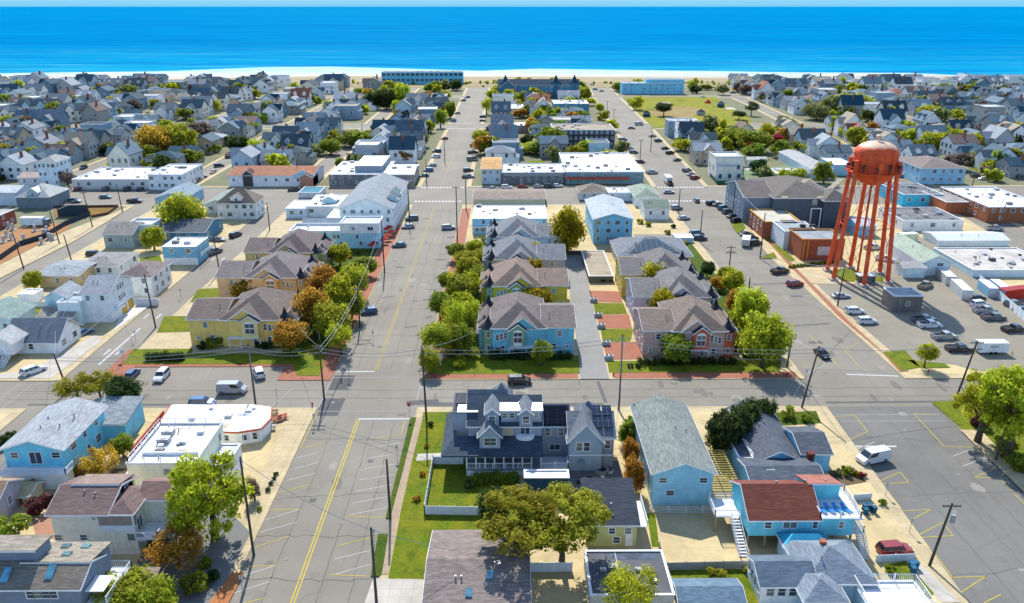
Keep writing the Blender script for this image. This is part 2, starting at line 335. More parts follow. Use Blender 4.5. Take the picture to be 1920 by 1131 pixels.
A('parking_shade', mat('asphalt', (.15,.15,.145)), [(290,960),(430,960),(470,1000),(400,1140),(230,1140)]); A('planting_bed', SOIL, [(120,880),(260,880),(250,930),(100,960)])
A('rubble_yard', mat('sand', (.36,.19,.12)), [(60,975),(110,960),(110,1010),(70,1015)], .17)
A('brick_walk', mat('brick', (.36,.14,.05)), [(436,1075),(458,1075),(425,1140),(386,1140)], .17)
A('sidewalk', WALK, [(545,770),(583,768),(440,1060),(425,1080),(408,1060),(470,940)], .15)
# yellow row houses
for p in ([(250,656),(362,655),(354,684),(226,684)], [(308,594),(353,594),(356,623),(294,625)], [(371,543),(413,541),(417,567),(357,568)], [(433,505),(462,502),(465,517),(411,522)], [(549,683),(609,686),(598,706),(556,705)], [(352,664),(545,664),(600,640),(622,640),(606,684),(352,684)]):
    A('lawn', LAWN, p, .16+.01*random.random())
rect('planted_strip', -54, -39.8, 158, 248, .155, LAWN2); rect('planted_strip', -13.1, -3, 150, 240, .155, LAWN2); rect('planted_strip', 50, 58, 152, 240, .155, LAWN2)
A('brick_walk', BRICK, [(241,657),(250,656),(226,690),(205,706),(198,700)], .18)
A('driveway', CONC, [(0,703),(60,694),(135,654),(180,628),(192,640),(112,699),(95,711),(0,711)], .17); A('driveway', mat('paving', (.6,.6,.58)), [(226,592),(256,560),(300,562),(258,590),(215,620)], .18)
A('lawn', LAWN, [(45,580),(85,578),(80,594),(45,594)]); A('lawn', LAWN, [(262,485),(300,480),(305,492),(262,495)])
# blue row houses
A('lawn', LAWN, [(805,703),(1087,702),(1086,668),(905,668),(815,676)], .17); A('lane', mat('asphalt', (.22,.215,.20)), [(1058,480),(1091,480),(1103,530),(1142,712),(1088,712),(1085,669)], .18)
for p, m in (([(1105,546),(1165,548),(1167,569),(1110,567)], BRICK), ([(1112,569),(1169,570),(1176,590),(1117,591)], LAWN), ([(1118,592),(1179,591),(1185,617),(1124,617)], BRICK), ([(1126,618),(1188,618),(1182,641),(1130,643)], LAWN), ([(1130,644),(1196,642),(1204,675),(1138,676)], BRICK), ([(1138,678),(1465,677),(1462,699),(1142,700)], LAWN)):
    A('lawn' if m is LAWN else 'brick_patio', m, p, .18)
A('lane', ASPH2, [(1188,440),(1270,440),(1290,470),(1200,470)], .17)
# town yard beside the tower
A('brick_walk', BRICK, [(1437,451),(1448,450),(1491,503),(1519,531),(1590,602),(1660,667),(1704,698),(1686,698),(1655,663),(1576,598),(1505,524),(1479,499)], .19)
A('car_park', ASPH2, [(1519,531),(1600,533),(1680,480),(1700,430),(1920,560),(1990,640),(1990,697),(1830,697),(1790,685),(1725,680),(1670,662),(1600,600)], .17)
A('footpath', WALK, [(1491,503),(1535,508),(1580,527),(1580,534),(1523,533)], .2); A('footpath', WALK, [(1520,532),(1528,532),(1600,600),(1672,662),(1662,667)], .2)
for p in ([(1655,661),(1697,659),(1725,690),(1690,697)], [(1700,676),(1770,683),(1782,691),(1727,692)], [(1371,421),(1392,417),(1398,428),(1383,440)], [(1413,430),(1434,430),(1447,440),(1426,441)], [(1428,444),(1443,444),(1449,453),(1438,454)], [(1447,459),(1460,458),(1491,489),(1479,492)], [(1426,483),(1451,474),(1457,485),(1432,486)], [(1556,510),(1587,503),(1618,513),(1601,530),(1578,527)], [(1643,513),(1658,524),(1655,531),(1638,527)], [(1746,755),(1990,748),(1990,930),(1850,850),(1805,808)]):
    A('lawn', LAWN, p, .215)
A('sidewalk', WALK, [(1800,808),(1838,808),(1990,965),(1960,965)], .23)
A('sidewalk', WALK, [(-60,530),(0,498),(124,434),(203,404),(228,394),(228,401),(136,455),(0,523),(-60,556)], .172); A('worn_patch', mat('sand', (.26,.19,.07)), [(1215,205),(1290,200),(1330,208),(1285,222),(1225,218)], .165)
A('park_lawn', mat('grass', (.165, .20, .012)), [(1167,182),(1342,182),(1366,200),(1408,221),(1406,239),(1225,240)], .16)
A('building_site', DIRT, [(-60,440),(0,435),(28,428),(106,419),(134,421),(124,433),(0,497),(-60,540)], .17)
A('vacant_lot', mat('grass', (.16,.12,.03)), [(101,391),(221,389),(203,403),(170,408),(101,407)], .17); A('garden', mat('sand', (.16,.22,.12)), [(1330,322),(1440,318),(1500,300),(1560,312),(1440,345),(1345,346)], .17)
# painted markings
YEL = mat('plain', (.42, .33, .06)); WHT = mat('plain', (.42, .42, .41)); OLDW = mat('plain', (.27, .265, .255)); OLDY = mat('plain', (.32, .26, .08))
def lines(name, segs, m, wd, z=.02, px=True):
    mb = MB()
    for s in segs:
        a, b = (at(*s[0]), at(*s[1])) if px else (Vector((*s[0], 0)), Vector((*s[1], 0)))
        d = (b-a).normalized(); n_ = Vector((-d.y, d.x, 0))*wd/2; u = Vector((0, 0, z))
        mb.add([a-n_+u, b-n_+u, b+n_+u, a+n_+u], [(0,1,2,3)])
    o = ob(name, mb.mesh(name, m)); o['kind'] = 'structure'; return o
cl = []
for ya, yb in ((62,126.4),(147,289)):
    cl += [((-27.22, ya), (-27.22, yb)), ((-26.78, ya), (-26.78, yb))]
lines('centre_line', cl[:2], YEL, .2, px=False); lines('centre_line', cl[2:], OLDY, .18, px=False)
lines('centre_line', [((-27.2, 324), (-27.2, 487)), ((-27, 512), (-27, 660))], OLDY, .2, px=False)
lines('stop_line', [((-27,126.6),(-17.6,126.6)), ((-35,146.4),(-27.2,146.4)), ((58.5,116.5),(66,116.5)), ((68.8,144.5),(79,143.6))], WHT, .5, px=False)
lines('crosswalk', [((-35,129.5),(-17,129.5)), ((-35,143.6),(-17,143.6)), ((-17.2,131),(-17.2,142)), ((-35.2,131),(-35.2,142)), ((60,127.6),(79,127.6)), ((60,125.2),(79,125.2)), ((59.5,146),(79,145)), ((-89,142.8),(-81,142.8)), ((-89,140.2),(-81,140.2)), ((-80.8,143),(-46,143)), ((-94,130),(-94,141)), ((-96.5,130),(-96.5,141)), ((-44,131.5),(-42,139)), ((-6.5,135),(-5,141)), ((56,131),(54,138)), ((90,134),(86,141))], OLDW, .2, px=False)
bars = []
for y in (296.8, 321.3):
    bars += [((x, y-.9), (x, y+.9)) for x in np.arange(-35, -17, 1.3)]+[((x, y-.9), (x, y+.9)) for x in np.arange(62.5, 81, 1.3)]
for y in (489, 510): bars += [((x, y-.8), (x, y+.8)) for x in np.arange(-35, -19, 1.4)]
lines('crosswalk', bars, mat('plain', (.55,.55,.54)), .7, px=False)
st = [((x+.5, 142.9), (x, 148.6)) for x in np.arange(-76, -47, 2.95)]
for y in np.arange(152, 286, 3.2):
    if int(y*7) % 5: st.append(((-35, y), (-30.3, y+1.9)))
    if int(y*3) % 4: st.append(((-17, y), (-21.8, y-1.7)))
for y in np.arange(326, 480, 3.2): st += [((-35, y), (-30.3, y+1.9)), ((-17.6, y), (-22, y-1.7))]
for y in np.arange(153, 255, 3.1): st.append(((float(r1r(y))-.6, y), (float(r1r(y))-5.4, y-2.)))
lines('parking_lines', st, OLDW, .11, px=False)
c2 = lambda x, y: (420+x/2.508, 680+y/2.508); c5 = lambda x, y: (1500+x/2.131, 600+y/2.131)
def L_(f, l): return [(f(a, b), f(c, d)) for a, b, c, d in l]
lines('parking_lines', L_(c2, [(695,400,828,378),(685,450,818,428),(665,500,805,478),(638,552,798,528),(620,606,790,575),(605,662,775,630),(590,716,765,683),(520,925,690,883),(525,995,685,950),(345,448,440,425),(330,502,440,470),(295,555,430,520),(180,745,350,692),(165,800,345,750),(60,1012,240,955),(30,1090,215,1030)])+
      L_(c5, [(203,527,300,487),(610,545,675,520),(650,585,740,550),(30,215,100,180)]), WHT, .12)
lines('parking_lines', L_(c2, [(370,405,470,377),(240,617,408,573),(205,695,355,690),(150,868,305,818),(90,960,250,955),(95,1131,190,1108),(700,358,835,336),(585,722,742,731),(535,862,705,820),(500,998,668,1005),(360,400,445,225),(835,335,850,275)])+
      L_(c5, [(175,487,270,447),(270,447,220,383),(220,383,100,388),(295,655,400,608),(400,608,435,650),(435,650,300,657),(330,660,405,755),(370,765,525,758),(525,758,413,815),(455,870,570,810),(570,810,612,863),(612,863,460,870),(490,875,520,915),(535,930,610,1030),(578,1030,742,1025),(742,1025,630,1098),(735,1131,803,1097),
             (455,375,575,505),(575,505,700,510),(455,375,540,378),(695,630,785,592),(695,630,830,633),(805,640,895,735),(38,60,78,103),(178,122,240,88),(178,122,240,190),(0,178,60,185),(95,120,148,180)]), YEL, .14, z=.025)
c6 = lambda x, y: (1060+x/3.534, 400+y/3.534)
lines('parking_lines', L_(c6, [(800,90,880,65),(880,65,860,95),(905,190,980,180),(905,260,1030,250),(1030,250,950,300),(950,300,905,260)]), OLDY, .16, z=.025)
lines('turn_arrows', [((56,112),(150,92)) and ((-86.5,155),(-86.5,158)), ((-84,155),(-84,158)), ((-87,176),(-87,179)), ((-84,176),(-84,179)), ((-85.2,150),(-85.2,170)), ((-87,222),(-87,225)), ((-84,222),(-84,225))], WHT, .5, px=False)
lines('street_patch', L_(c2, [(540,130,570,60),(480,250,520,170)])[:2], mat('asphalt', (.075,.075,.08)), 4.2, z=.012)
lines('street_patch', [((-19,132.6),(-13,133.3))], mat('asphalt', (.085,.082,.084)), 1.8, z=.03, px=False); lines('street_patch', [((-15.5,132.2),(18,131.6))], mat('asphalt', (.09,.088,.09)), 1.6, z=.012, px=False)
slabp = [(float(r1l(y))+.05, y) for y in (60,130.8)]+[(float(r1r(y))-.05, y) for y in (130.8,60)]; area('road', slabp, .006, mat('asphalt', (.145,.14,.128)), px=False)
lines('street_patch', [((x, y), (x+dx, y+dy)) for x, y, dx, dy in ((-24,170,3,1),(-20,182,3,1.2),(-21,196,4,1),(-19,214,3,1),(-33,160,3,1),(-32,190,3,1.5),(-20,228,4,1),(-90,132.5,40,-.3),(18,141.6,.5,-9),(60,132.4,25,.3),(64,170,12,2),(66,200,14,1))], mat('asphalt', (.10,.098,.098)), .7, z=.014, px=False)

# seams that double as painted wire shadows, manholes and stains of the asphalt
gs = random.Random(11); mb = MB(); u = Vector((0, 0, .017))
def wob(x0, y0, x1, y1, n=14, a=.35):
    P = [Vector((x0+(x1-x0)*i/n+gs.uniform(-a, a), y0+(y1-y0)*i/n+gs.uniform(-a, a), .018)) for i in range(n+1)]
    for p, q in zip(P[:-1], P[1:]):
        d = (q-p).normalized(); k = Vector((-d.y, d.x, 0))*gs.uniform(.03, .07); mb.add([p-k, q-k*.9, q+k*.9, p+k], [(0,1,2,3)])
for y in range(66, 288, 9):
    if 128 < y < 145: continue
    if gs.random() < .5: wob(-35.2, y, -17, y+gs.uniform(-2.5, 2.5))
    if gs.random() < .75: wob(float(r1l(y))+.3, y, float(r1r(y))-.4, y+gs.uniform(-3, 3))
for x in (-31, -24, -20): wob(x, 62, x+gs.uniform(-.6, .6), 126, 40, .15); wob(x, 148, x+gs.uniform(-.6, .6), 286, 60, .15)
for x in (64, 69, 74): wob(x, 62, x, 126, 40, .15)
for yy in (134.5, 138): wob(-95, yy, 95, yy+.5, 90, .12)
o = ob('seam_shadow_lines', mb.mesh('seam_shadow_lines', mat('plain', (.12,.113,.1)))); o['kind'] = 'structure'
mb = MB()
for x, y in [(-28.5,118),(-24,96),(-30,88),(-22,108),(-29,136),(-24,134),(-31,139),(-20,137),(-33,133),(-27.5,156),(-22,176),(-30,205),(70,122),(66,98),(72,108),(68,136),(74,150),(66,165),(5,136),(30,137),(-60,136),(-75,135),(-85,165),(-25,240),(-30,262)]: mb.prism([(x+.38*math.cos(t), y+.38*math.sin(t)) for t in [k*PI/5 for k in range(10)]], .0, .024)
o = ob('manhole_covers', mb.mesh('manhole_covers', mat('plain', (.21,.2,.18)))); o['kind'] = 'structure'
mb = MB(); mb2 = MB()
for k in range(90):
    x, y = gs.choice([(gs.uniform(-34.5,-18), gs.uniform(64,286)), (gs.uniform(62,78), gs.uniform(64,250)), (gs.uniform(-90,110), gs.uniform(132.5,141))]); a, b = gs.uniform(.4,1.5), gs.uniform(.5,2.6)
    if 0: continue
    n = 9; (mb if k % 3 else mb2).add([(x+a*math.cos(t)*gs.uniform(.6,1), y+b*math.sin(t)*gs.uniform(.6,1), .0085+k*.00003) for t in [2*PI*i/n for i in range(n)]], [tuple(range(n))])
o = ob('asphalt_stains', mb.mesh('asphalt_stains', mat('asphalt', (.14,.13,.112)))); o['kind'] = 'structure'; o = ob('asphalt_stains', mb2.mesh('asphalt_stains', mat('asphalt', (.23,.215,.185)))); o['kind'] = 'structure'
for i, (x, y, a, b) in enumerate([(-33,162,2.4,1.2),(-20,166,3,1),(-21.5,188,3.4,1.3),(-20,206,2.8,1.2),(-21,222,3,1),(-32,215,2.4,1),(-19.5,246,2.6,1.6),(-30,270,3,1.2),(67,160,3,1.4),(73,190,3,1.2),(66,228,3.5,1.2),(-23,112,.9,.9),(-30,101,1,1)]): rect('street_patch', x, x+a, y, y+b, .0125+i*.0001, mat('asphalt', (.10,.097,.095)))
# ------------------------------------------------------------ building helpers
def box_part(name, p, m, *bs):
    mb = MB()
    for b in bs: mb.box(*b)
    return part(name, mb, m, p)
def wall_roof(p, x0, x1, y0, y1, z0, h, roof, rise, wm, rm, over=.4, th=.2, fascia=True):
    """walls with gables, roof and white fascia as parts of p"""
    xm, ym = (x0+x1)/2, (y0+y1)/2; mb = MB(); rb = MB(); fb = MB(); o = over
    v = [(x0,y0,z0),(x1,y0,z0),(x1,y1,z0),(x0,y1,z0),(x0,y0,h),(x1,y0,h),(x1,y1,h),(x0,y1,h)]
    if roof == 'gx':
        v += [(x0,ym,h+rise),(x1,ym,h+rise)]; mb.add(v, [(0,1,5,4),(1,2,6,9,5),(2,3,7,6),(3,0,4,8,7)]); k = rise/(ym-y0)*o
        rb.poly3([(x0-o,y0-o,h-k),(x1+o,y0-o,h-k),(x1+o,ym,h+rise),(x0-o,ym,h+rise)], (0,0,th)); rb.poly3([(x0-o,ym+.01,h+rise),(x1+o,ym+.01,h+rise),(x1+o,y1+o,h-k),(x0-o,y1+o,h-k)], (0,0,th))
        fb.box(x0-o-.03,x1+o+.03,y0-o-.06,y0-o-.01,h-k-.04,h-k+.16)
        for xx in (x0-o-.07, x1+o+.01):
            for a, b in ((y0-o, ym), (y1+o, ym)): fb.poly3([(xx,a,h-k-.05),(xx,b,h+rise-.05),(xx,b,h+rise+.17),(xx,a,h-k+.17)], (.06,0,0))
    elif roof == 'gy':
        v += [(xm,y0,h+rise),(xm,y1,h+rise)]; mb.add(v, [(0,1,5,8,4),(1,2,6,5),(2,3,7,9,6),(3,0,4,7)]); k = rise/(xm-x0)*o
        rb.poly3([(x0-o,y0-o,h-k),(xm,y0-o,h+rise),(xm,y1+o,h+rise),(x0-o,y1+o,h-k)], (0,0,th)); rb.poly3([(xm+.01,y0-o,h+rise),(x1+o,y0-o,h-k),(x1+o,y1+o,h-k),(xm+.01,y1+o,h+rise)], (0,0,th))
        for yy in (y0-o-.07,):
            for a, b in ((x0-o, xm), (x1+o, xm)): fb.poly3([(a,yy,h-k-.05),(b,yy,h+rise-.05),(b,yy,h+rise+.17),(a,yy,h-k+.17)], (0,.06,0))
        for xx in (x0-o-.06, x1+o+.01): fb.box(xx,xx+.05,y0-o,y1+o,h-k-.04,h-k+.15)
    elif roof in ('hip', 'pyr'):
        mb.add(v, [(0,1,5,4),(1,2,6,5),(2,3,7,6),(3,0,4,7),(4,5,6,7)]); a, b, c, d = x0-o, x1+o, y0-o, y1+o
        W, D = b-a, d-c; q = min(W, D)/2
        if W >= D: r1, r2 = (a+q, ym, h+rise), (b-q if W > D+.01 else a+q+.01, ym, h+rise)
        else: r1, r2 = (xm, c+q, h+rise), (xm, d-q, h+rise)
        V = [(a,c,h),(b,c,h),(b,d,h),(a,d,h),r1,r2,(a,c,h-.12),(b,c,h-.12),(b,d,h-.12),(a,d,h-.12)]
        F = [(0,1,5,4),(1,2,5),(2,3,4,5),(3,0,4)] if W >= D else [(0,1,4),(1,2,5,4),(2,3,5),(3,0,4,5)]
        rb.add(V, F+[(6,7,1,0),(7,8,2,1),(8,9,3,2),(9,6,0,3),(6,9,8,7)])
        fb.box(a-.02,b+.02,c-.06,c-.01,h-.16,h+.03); fb.box(a-.06,a-.01,c,d,h-.16,h+.03); fb.box(b+.01,b+.06,c,d,h-.16,h+.03)
    elif roof in ('shed', 'back'):
        s = 1 if roof == 'shed' else -1; ha, hb = (h, h+rise) if s > 0 else (h+rise, h)
        v = v[:4]+[(x0,y0,ha),(x1,y0,ha),(x1,y1,hb),(x0,y1,hb)]; mb.add(v, [(0,1,5,4),(1,2,6,5),(2,3,7,6),(3,0,4,7)])
        k = (hb-ha)/(y1-y0)*o
        rb.poly3([(x0-o,y0-o,ha-k),(x1+o,y0-o,ha-k),(x1+o,y1+o,hb+k),(x0-o,y1+o,hb+k)], (0,0,th)); fb.box(x0-o,x1+o,y0-o-.06,y0-o-.01,ha-k-.05,ha-k+.15)
    else:
        mb.add(v, [(0,1,5,4),(1,2,6,5),(2,3,7,6),(3,0,4,7)]); rb.box(x0+.25,x1-.25,y0+.25,y1-.25,h-.3,h-.06)
        fb.box(x0-.08,x1+.08,y0-.08,y0+.24,h-.02,h+.12+rise); fb.box(x0-.08,x1+.08,y1-.24,y1+.08,h-.02,h+.12+rise)
        fb.box(x0-.08,x0+.24,y0+.24,y1-.24,h-.02,h+.12+rise); fb.box(x1-.24,x1+.08,y0+.24,y1-.24,h-.02,h+.12+rise)
    part('wall', mb, wm, p); part('roof', rb, rm, p)
    if fascia: part('parapet' if roof == 'flat' else 'fascia', fb, fascia if not isinstance(fascia, bool) else mat('plain', TRIM), p)
WC = {}
def win_mesh(w_, h_, fm, gm, sp):
    k = (round(w_, 1), round(h_, 1), fm.name, gm.name, sp)
    if k not in WC:
        w2, h2 = w_/2, h_/2; f = MB(); t = .11
        f.box(-w2-t,w2+t,-.07,.02,h2,h2+t); f.box(-w2-t,w2+t,-.09,.02,-h2-t,-h2); f.box(-w2-t,-w2,-.07,.02,-h2,h2); f.box(w2,w2+t,-.07,.02,-h2,h2)
        if sp == 2: f.box(-.04,.04,-.06,.02,-h2,h2)
        else: f.box(-w2,w2,-.06,.02,-.03,.03)
        g = MB(); g.box(-w2,w2,-.03,.01,-h2,h2); WC[k] = (f.mesh('window', fm), g.mesh('pane', gm))
    return WC[k]
def win(p, face, a, b, z, w_=1.0, h_=1.3, sp=1, fm=None, gm=None):
    """face F: a = x, b = y of the wall; R/L: a = y along the wall, b = x of the wall"""
    f, g = win_mesh(w_, h_, fm or mat('plain', WHITE), gm or mat('glass', GLASS), sp)
    loc, rz = {'F': ((a, b, z), 0), 'R': ((b, a, z), PI/2), 'L': ((b, a, z), -PI/2)}[face]
    o = ob('window', f, p, loc); o.rotation_euler = (0, 0, rz); ob('pane', g, o); return o
def auto_wins(p, face, a0, a1, b, z0, h, n=None, w_=.95, h_=1.25, step=3.0, fm=None, jit=True):
    fl = max(1, round((h-z0)/2.9)); L_ = a1-a0; n = n if n is not None else max(1, int((L_-.8)/step))
    for i in range(fl):
        z = z0+(i+.58)*(h-z0)/fl
        for k in range(n):
            if jit and random.random() < .15: continue
            u = a0+L_*(k+.5)/n; win(p, face, u+(random.uniform(-.3, .3) if jit else 0), b, z, w_*random.choice((1, 1, 1.6)) if jit else w_, h_, 1, fm)
def door(p, face, a, b, z0=0, col=(.5,.5,.5)):
    mb = MB(); mb.box(-.48,.48,-.05,.02,0,2.05); o = part('door', mb, mat('plain', col), p)
    loc, rz = {'F': ((a, b, z0), 0), 'R': ((b, a, z0), PI/2), 'L': ((b, a, z0), -PI/2)}[face]; o.location = loc; o.rotation_euler = (0,0,rz)
def railing(p, pts, z, m=None, h=1.0, name='railing', bal=.25):
    mb = MB(); m = m or mat('plain', WHITE)
    for (ax, ay), (bx, by) in zip(pts[:-1], pts[1:]):
        L_ = math.hypot(bx-ax, by-ay); n = max(1, int(L_/2)); 
        mb.tube([(ax,ay,z+h),(bx,by,z+h)], .06, 4); mb.tube([(ax,ay,z+.12),(bx,by,z+.12)], .045, 4)
        for i in range(n+1):
            x, y = ax+(bx-ax)*i/n, ay+(by-ay)*i/n; mb.box(x-.06,x+.06,y-.06,y+.06,z,z+h+.08)
        if bal:
            k = int(L_/bal)
            for i in range(k):
                x, y = ax+(bx-ax)*(i+.5)/k, ay+(by-ay)*(i+.5)/k; mb.box(x-.02,x+.02,y-.02,y+.02,z+.1,z+h)
    return part(name, mb, m, p)
def stairs(p, x0, x1, ya, yb, za, zb, m=None):
    mb = MB(); n = max(2, int(abs(zb-za)/.19))
    for i in range(n):
        t0, t1 = i/n, (i+1)/n; y0, y1 = sorted((ya+(yb-ya)*t0, ya+(yb-ya)*t1)); mb.box(x0,x1,y0,y1, za+(zb-za)*t1-.08, za+(zb-za)*t1)
    for x in (x0, x1-.08): mb.poly3([(x,ya,za-.1),(x,yb,zb-.3),(x,yb,zb),(x,ya,za+.2)], (.08,0,0))
    part('stairs', mb, m or mat('plain', WHITE), p)
    for x in (x0+.04, x1-.04):
        r = MB(); r.tube([(x,ya,za+1),(x,yb,zb+1)], .05, 4)
        for i in range(0, n+1, 2): t = i/n; y = ya+(yb-ya)*t; r.box(x-.03,x+.03,y-.03,y+.03,za+(zb-za)*t,za+(zb-za)*t+1)
        part('railing', r, m or mat('plain', WHITE), p)
def vents(p, pts, r=.09, hh=.6):
    for x, y, z in pts: mb = MB(); mb.tube([(x,y,z-.3),(x,y,z+hh)], r, 6); mb.tube([(x,y,z+hh),(x,y,z+hh+.1)], r*1.6, 6); part('vent_pipe', mb, mat('metal', (.25,.25,.26)), p)
def chimney(p, x, y, z0, z1, s=.5, c=(.30,.1,.06)):
    mb = MB(); mb.box(x-s,x+s,y-s,y+s,z0,z1); mb.box(x-s-.07,x+s+.07,y-s-.07,y+s+.07,z1-.25,z1+.02); part('chimney', mb, mat('brick', c), p)
def units(p, pts, z, c=(.4,.41,.42)):
    for x, y, s in pts:
        mb = MB(); mb.box(x-s,x+s,y-s*.7,y+s*.7,z,z+s*.9); mb.lathe([(s*.5,z+s*.9),(s*.5,z+s*.98)], 10, x, y); part('rooftop_unit', mb, mat('metal', c), p)
GREY = (.20,.205,.215); SLATE = (.075,.085,.10); NAVY = (.02,.035,.055); BROWN = (.17,.125,.105); TAN = (.30,.24,.17); LTGREY = (.30,.32,.34); MEMB = (.78,.78,.78)
VXW = 0.0
def B(name, label, cat, xl, xr, yb, ye, dk, roof, rise, wall, rc, wk='siding', rk=None, wins='auto', group=None, over=.4, z0=0, fascia=True, vent=2, wf=None, step=3.0):
    """a building: xl, xr, yb = pixels of its front base; ye = pixel row of the front eave (or metres if < 25);
    dk = pixel row of the rear eave (or depth in metres if < 100)"""
    a, b = at(xl, yb), at(xr, yb); W = b.x-a.x; Y0 = a.y; xc = (a.x+b.x)/2
    h = ye if ye < 25 else hz((xl+xr)/2, yb, ye)
    if dk < 100: D = dk
    else: D = max(4, at((xl+xr)/2, dk, h).y-Y0)
    r = empty(name, (xc, Y0, .1), label, cat, group); x0, x1 = -W/2, W/2
    rk = rk or ('membrane' if roof == 'flat' else 'shingle')
    wall_roof(r, x0, x1, 0, D, z0, h, roof, rise, mat(wk, wall), mat(rk, rc), over, fascia=fascia)
    if wins == 'auto':
        auto_wins(r, 'F', x0, x1, 0, max(z0, .2), h, fm=wf, step=step)
        if xc < -8: auto_wins(r, 'R', 0, D, x1, max(z0, .2), h, fm=wf, step=step+1)
        elif xc > 8: auto_wins(r, 'L', 0, D, x0, max(z0, .2), h, fm=wf, step=step+1)
    if roof == 'flat' and W > 9 and D > 7 and h > 0:
        g_ = random.Random(int(W*100)+int(D*10)); cs_ = [(.4,.41,.42), (.22,.22,.23), (.55,.55,.55)]
        for k in range(min(14, 3+int(W*D/60))): units(r, [(g_.uniform(x0+1.5, x1-1.5), g_.uniform(1.5, D-1.5), g_.choice((.3,.4,.6,.9)))], h-.07, g_.choice(cs_))
        vents(r, [(g_.uniform(x0+1, x1-1), g_.uniform(1, D-1), h) for _ in range(min(8, 2+int(W*D/90)))])
        mb = MB(); [mb.box(x-.05, x+.05, .3, D-.3, h-.07, h-.03) for x in np.arange(x0+4, x1-2, 5.2)]; part('roof_seams', mb, mat('membrane', (.45,.45,.45)), r)
    if roof != 'flat' and vent:
        for k in range(vent):
            u = random.uniform(-.3, .3); vents(r, [(u*W, D*(.5 if roof == 'gy' else .3), h+rise*(.35 if roof == 'gy' else .6) + (rise*(.6-abs(u)*2*.9) if roof == 'gy' else 0))])
    return r, x0, x1, D, h
def dormer(p, x0, x1, y0, y1, z0, h, rise, wm, rm, roof='gy', w=True, over=.2):
    wall_roof(p, x0, x1, y0, y1, z0, h, roof, rise, wm, rm, over, .12)
    if w: win(p, 'F', (x0+x1)/2, y0, (z0+h)/2+.1, min(1.0, (x1-x0)*.55), min(1.2, (h-z0)*.6))
def turret(p, x, y, r, z0, z1, rz, wm, rm, n=8):
    mb = MB(); mb.lathe([(r,z0),(r,z1)], n, x, y); part('turret', mb, wm, p)
    mb = MB(); mb.lathe([(r+.45,z1-.1),(r+.4,z1),(r*.45,z1+rz*.4),(.05,z1+rz)], n, x, y); part('turret_roof', mb, rm, p)

# ------------------------------------------------------------ trees
def leaf_mesh(name, seed, n=3600, sz=.085, flat=.8, lumps=26, spread=.62, box=None):
    """a crown of many small leaf faces in uneven clumps; unit radius, centred on 0"""
    g = np.random.default_rng(seed); cs = []
    while len(cs) < lumps:
        p = g.uniform(-1, 1, 3)
        if box is None:
            r = np.linalg.norm(p)
            if r > .78 or (r < .3 and g.random() < .6) or (p[2] < -.45 and g.random() < .6): continue
            cs.append(p)
        else: cs.append(p*np.array(box)*.85)
    cs = np.array(cs); rr = g.uniform(.5, 1.15, lumps)*((.40 if lumps < 50 else .3) if box is None else min(box)*1.2)*spread/.62
    k = g.integers(0, lumps, n); d = g.normal(size=(n, 3)); d /= np.linalg.norm(d, axis=1)[:, None]
    P = cs[k]+d*(rr[k]*g.uniform(.12, 1.25, n)**.75)[:, None]; P[:, 2] *= flat
    nrm = d+g.normal(scale=.55, size=(n, 3)); nrm[:, 2] += .35; nrm /= np.linalg.norm(nrm, axis=1)[:, None]
    t = np.cross(nrm, g.normal(size=(n, 3))); t /= np.linalg.norm(t, axis=1)[:, None]; b = np.cross(nrm, t)
    s = (sz*g.uniform(.6, 1.4, n))[:, None]; t = t*s; b = b*s*.7
    V = np.stack([P-t, P-b*1.0, P+t, P+b], 1).reshape(-1, 3)
    me = bpy.data.meshes.new(name); me.vertices.add(4*n); me.vertices.foreach_set('co', V.astype(np.float32).ravel())
    me.loops.add(4*n); me.loops.foreach_set('vertex_index', np.arange(4*n, dtype=np.int32))
    me.polygons.add(n); me.polygons.foreach_set('loop_start', np.arange(0, 4*n, 4, dtype=np.int32)); me.polygons.foreach_set('loop_total', np.full(n, 4, dtype=np.int32))
    me.update(calc_edges=True); me.materials.append(swap('leaf')); return me
BIG = [leaf_mesh('crown', 5+i, 11500, .03, .8, 105, .34) for i in range(3)]
CROWN = [leaf_mesh('crown', 10+i, 6500, .06, .8, 34) for i in range(5)]
THIN = [leaf_mesh('crown', 30+i, 3200, .045, .85, 34, .5) for i in range(3)]
FAR = [leaf_mesh('crown', 50+i, 1100, .15) for i in range(4)]
TALLC = [leaf_mesh('crown', 70+i, 3000, .09, 1.25, 20) for i in range(2)]
BUSH = [leaf_mesh('foliage', 90+i, 1500, .12, .8, 12) for i in range(3)]
FBUSH = [leaf_mesh('foliage', 95+i, 320, .24, .8, 8) for i in range(2)]
def trunk_mesh(seed, limbs=6):
    """unit height, limbs spread to radius about .45 from z = .35 up"""
    g = random.Random(seed); mb = MB(); mb.tube([(0,0,0),(.01,.0,.2),(.0,.02,.42),(.02,.0,.7)], [.05,.036,.03,.012], 8)
    for i in range(limbs):
        a = 2*PI*i/limbs+g.uniform(-.4, .4); z = g.uniform(.26, .5); r = g.uniform(.25, .42)
        mb.tube([(0,0,z),(math.cos(a)*r*.5, math.sin(a)*r*.5, z+.16),(math.cos(a)*r, math.sin(a)*r, z+.36)], [.02,.014,.005], 5)
    return mb.mesh('trunk', mat('bark', (.10,.08,.06)), True)
TRUNK = [trunk_mesh(i) for i in range(4)]
LEAFC = {'lime': (.40,.45,.03), 'green': (.22,.29,.03), 'dark': (.06,.105,.03), 'olive': (.34,.37,.03), 'ochre': (.48,.30,.04), 'bright': (.44,.50,.02), 'purple': (.16,.06,.06), 'red': (.35,.03,.04), 'bare': (.20,.16,.12), 'yellow': (.36,.33,.015), 'sage': (.24,.29,.10)}
LM = {k: mat('leaf', v) for k, v in LEAFC.items()}
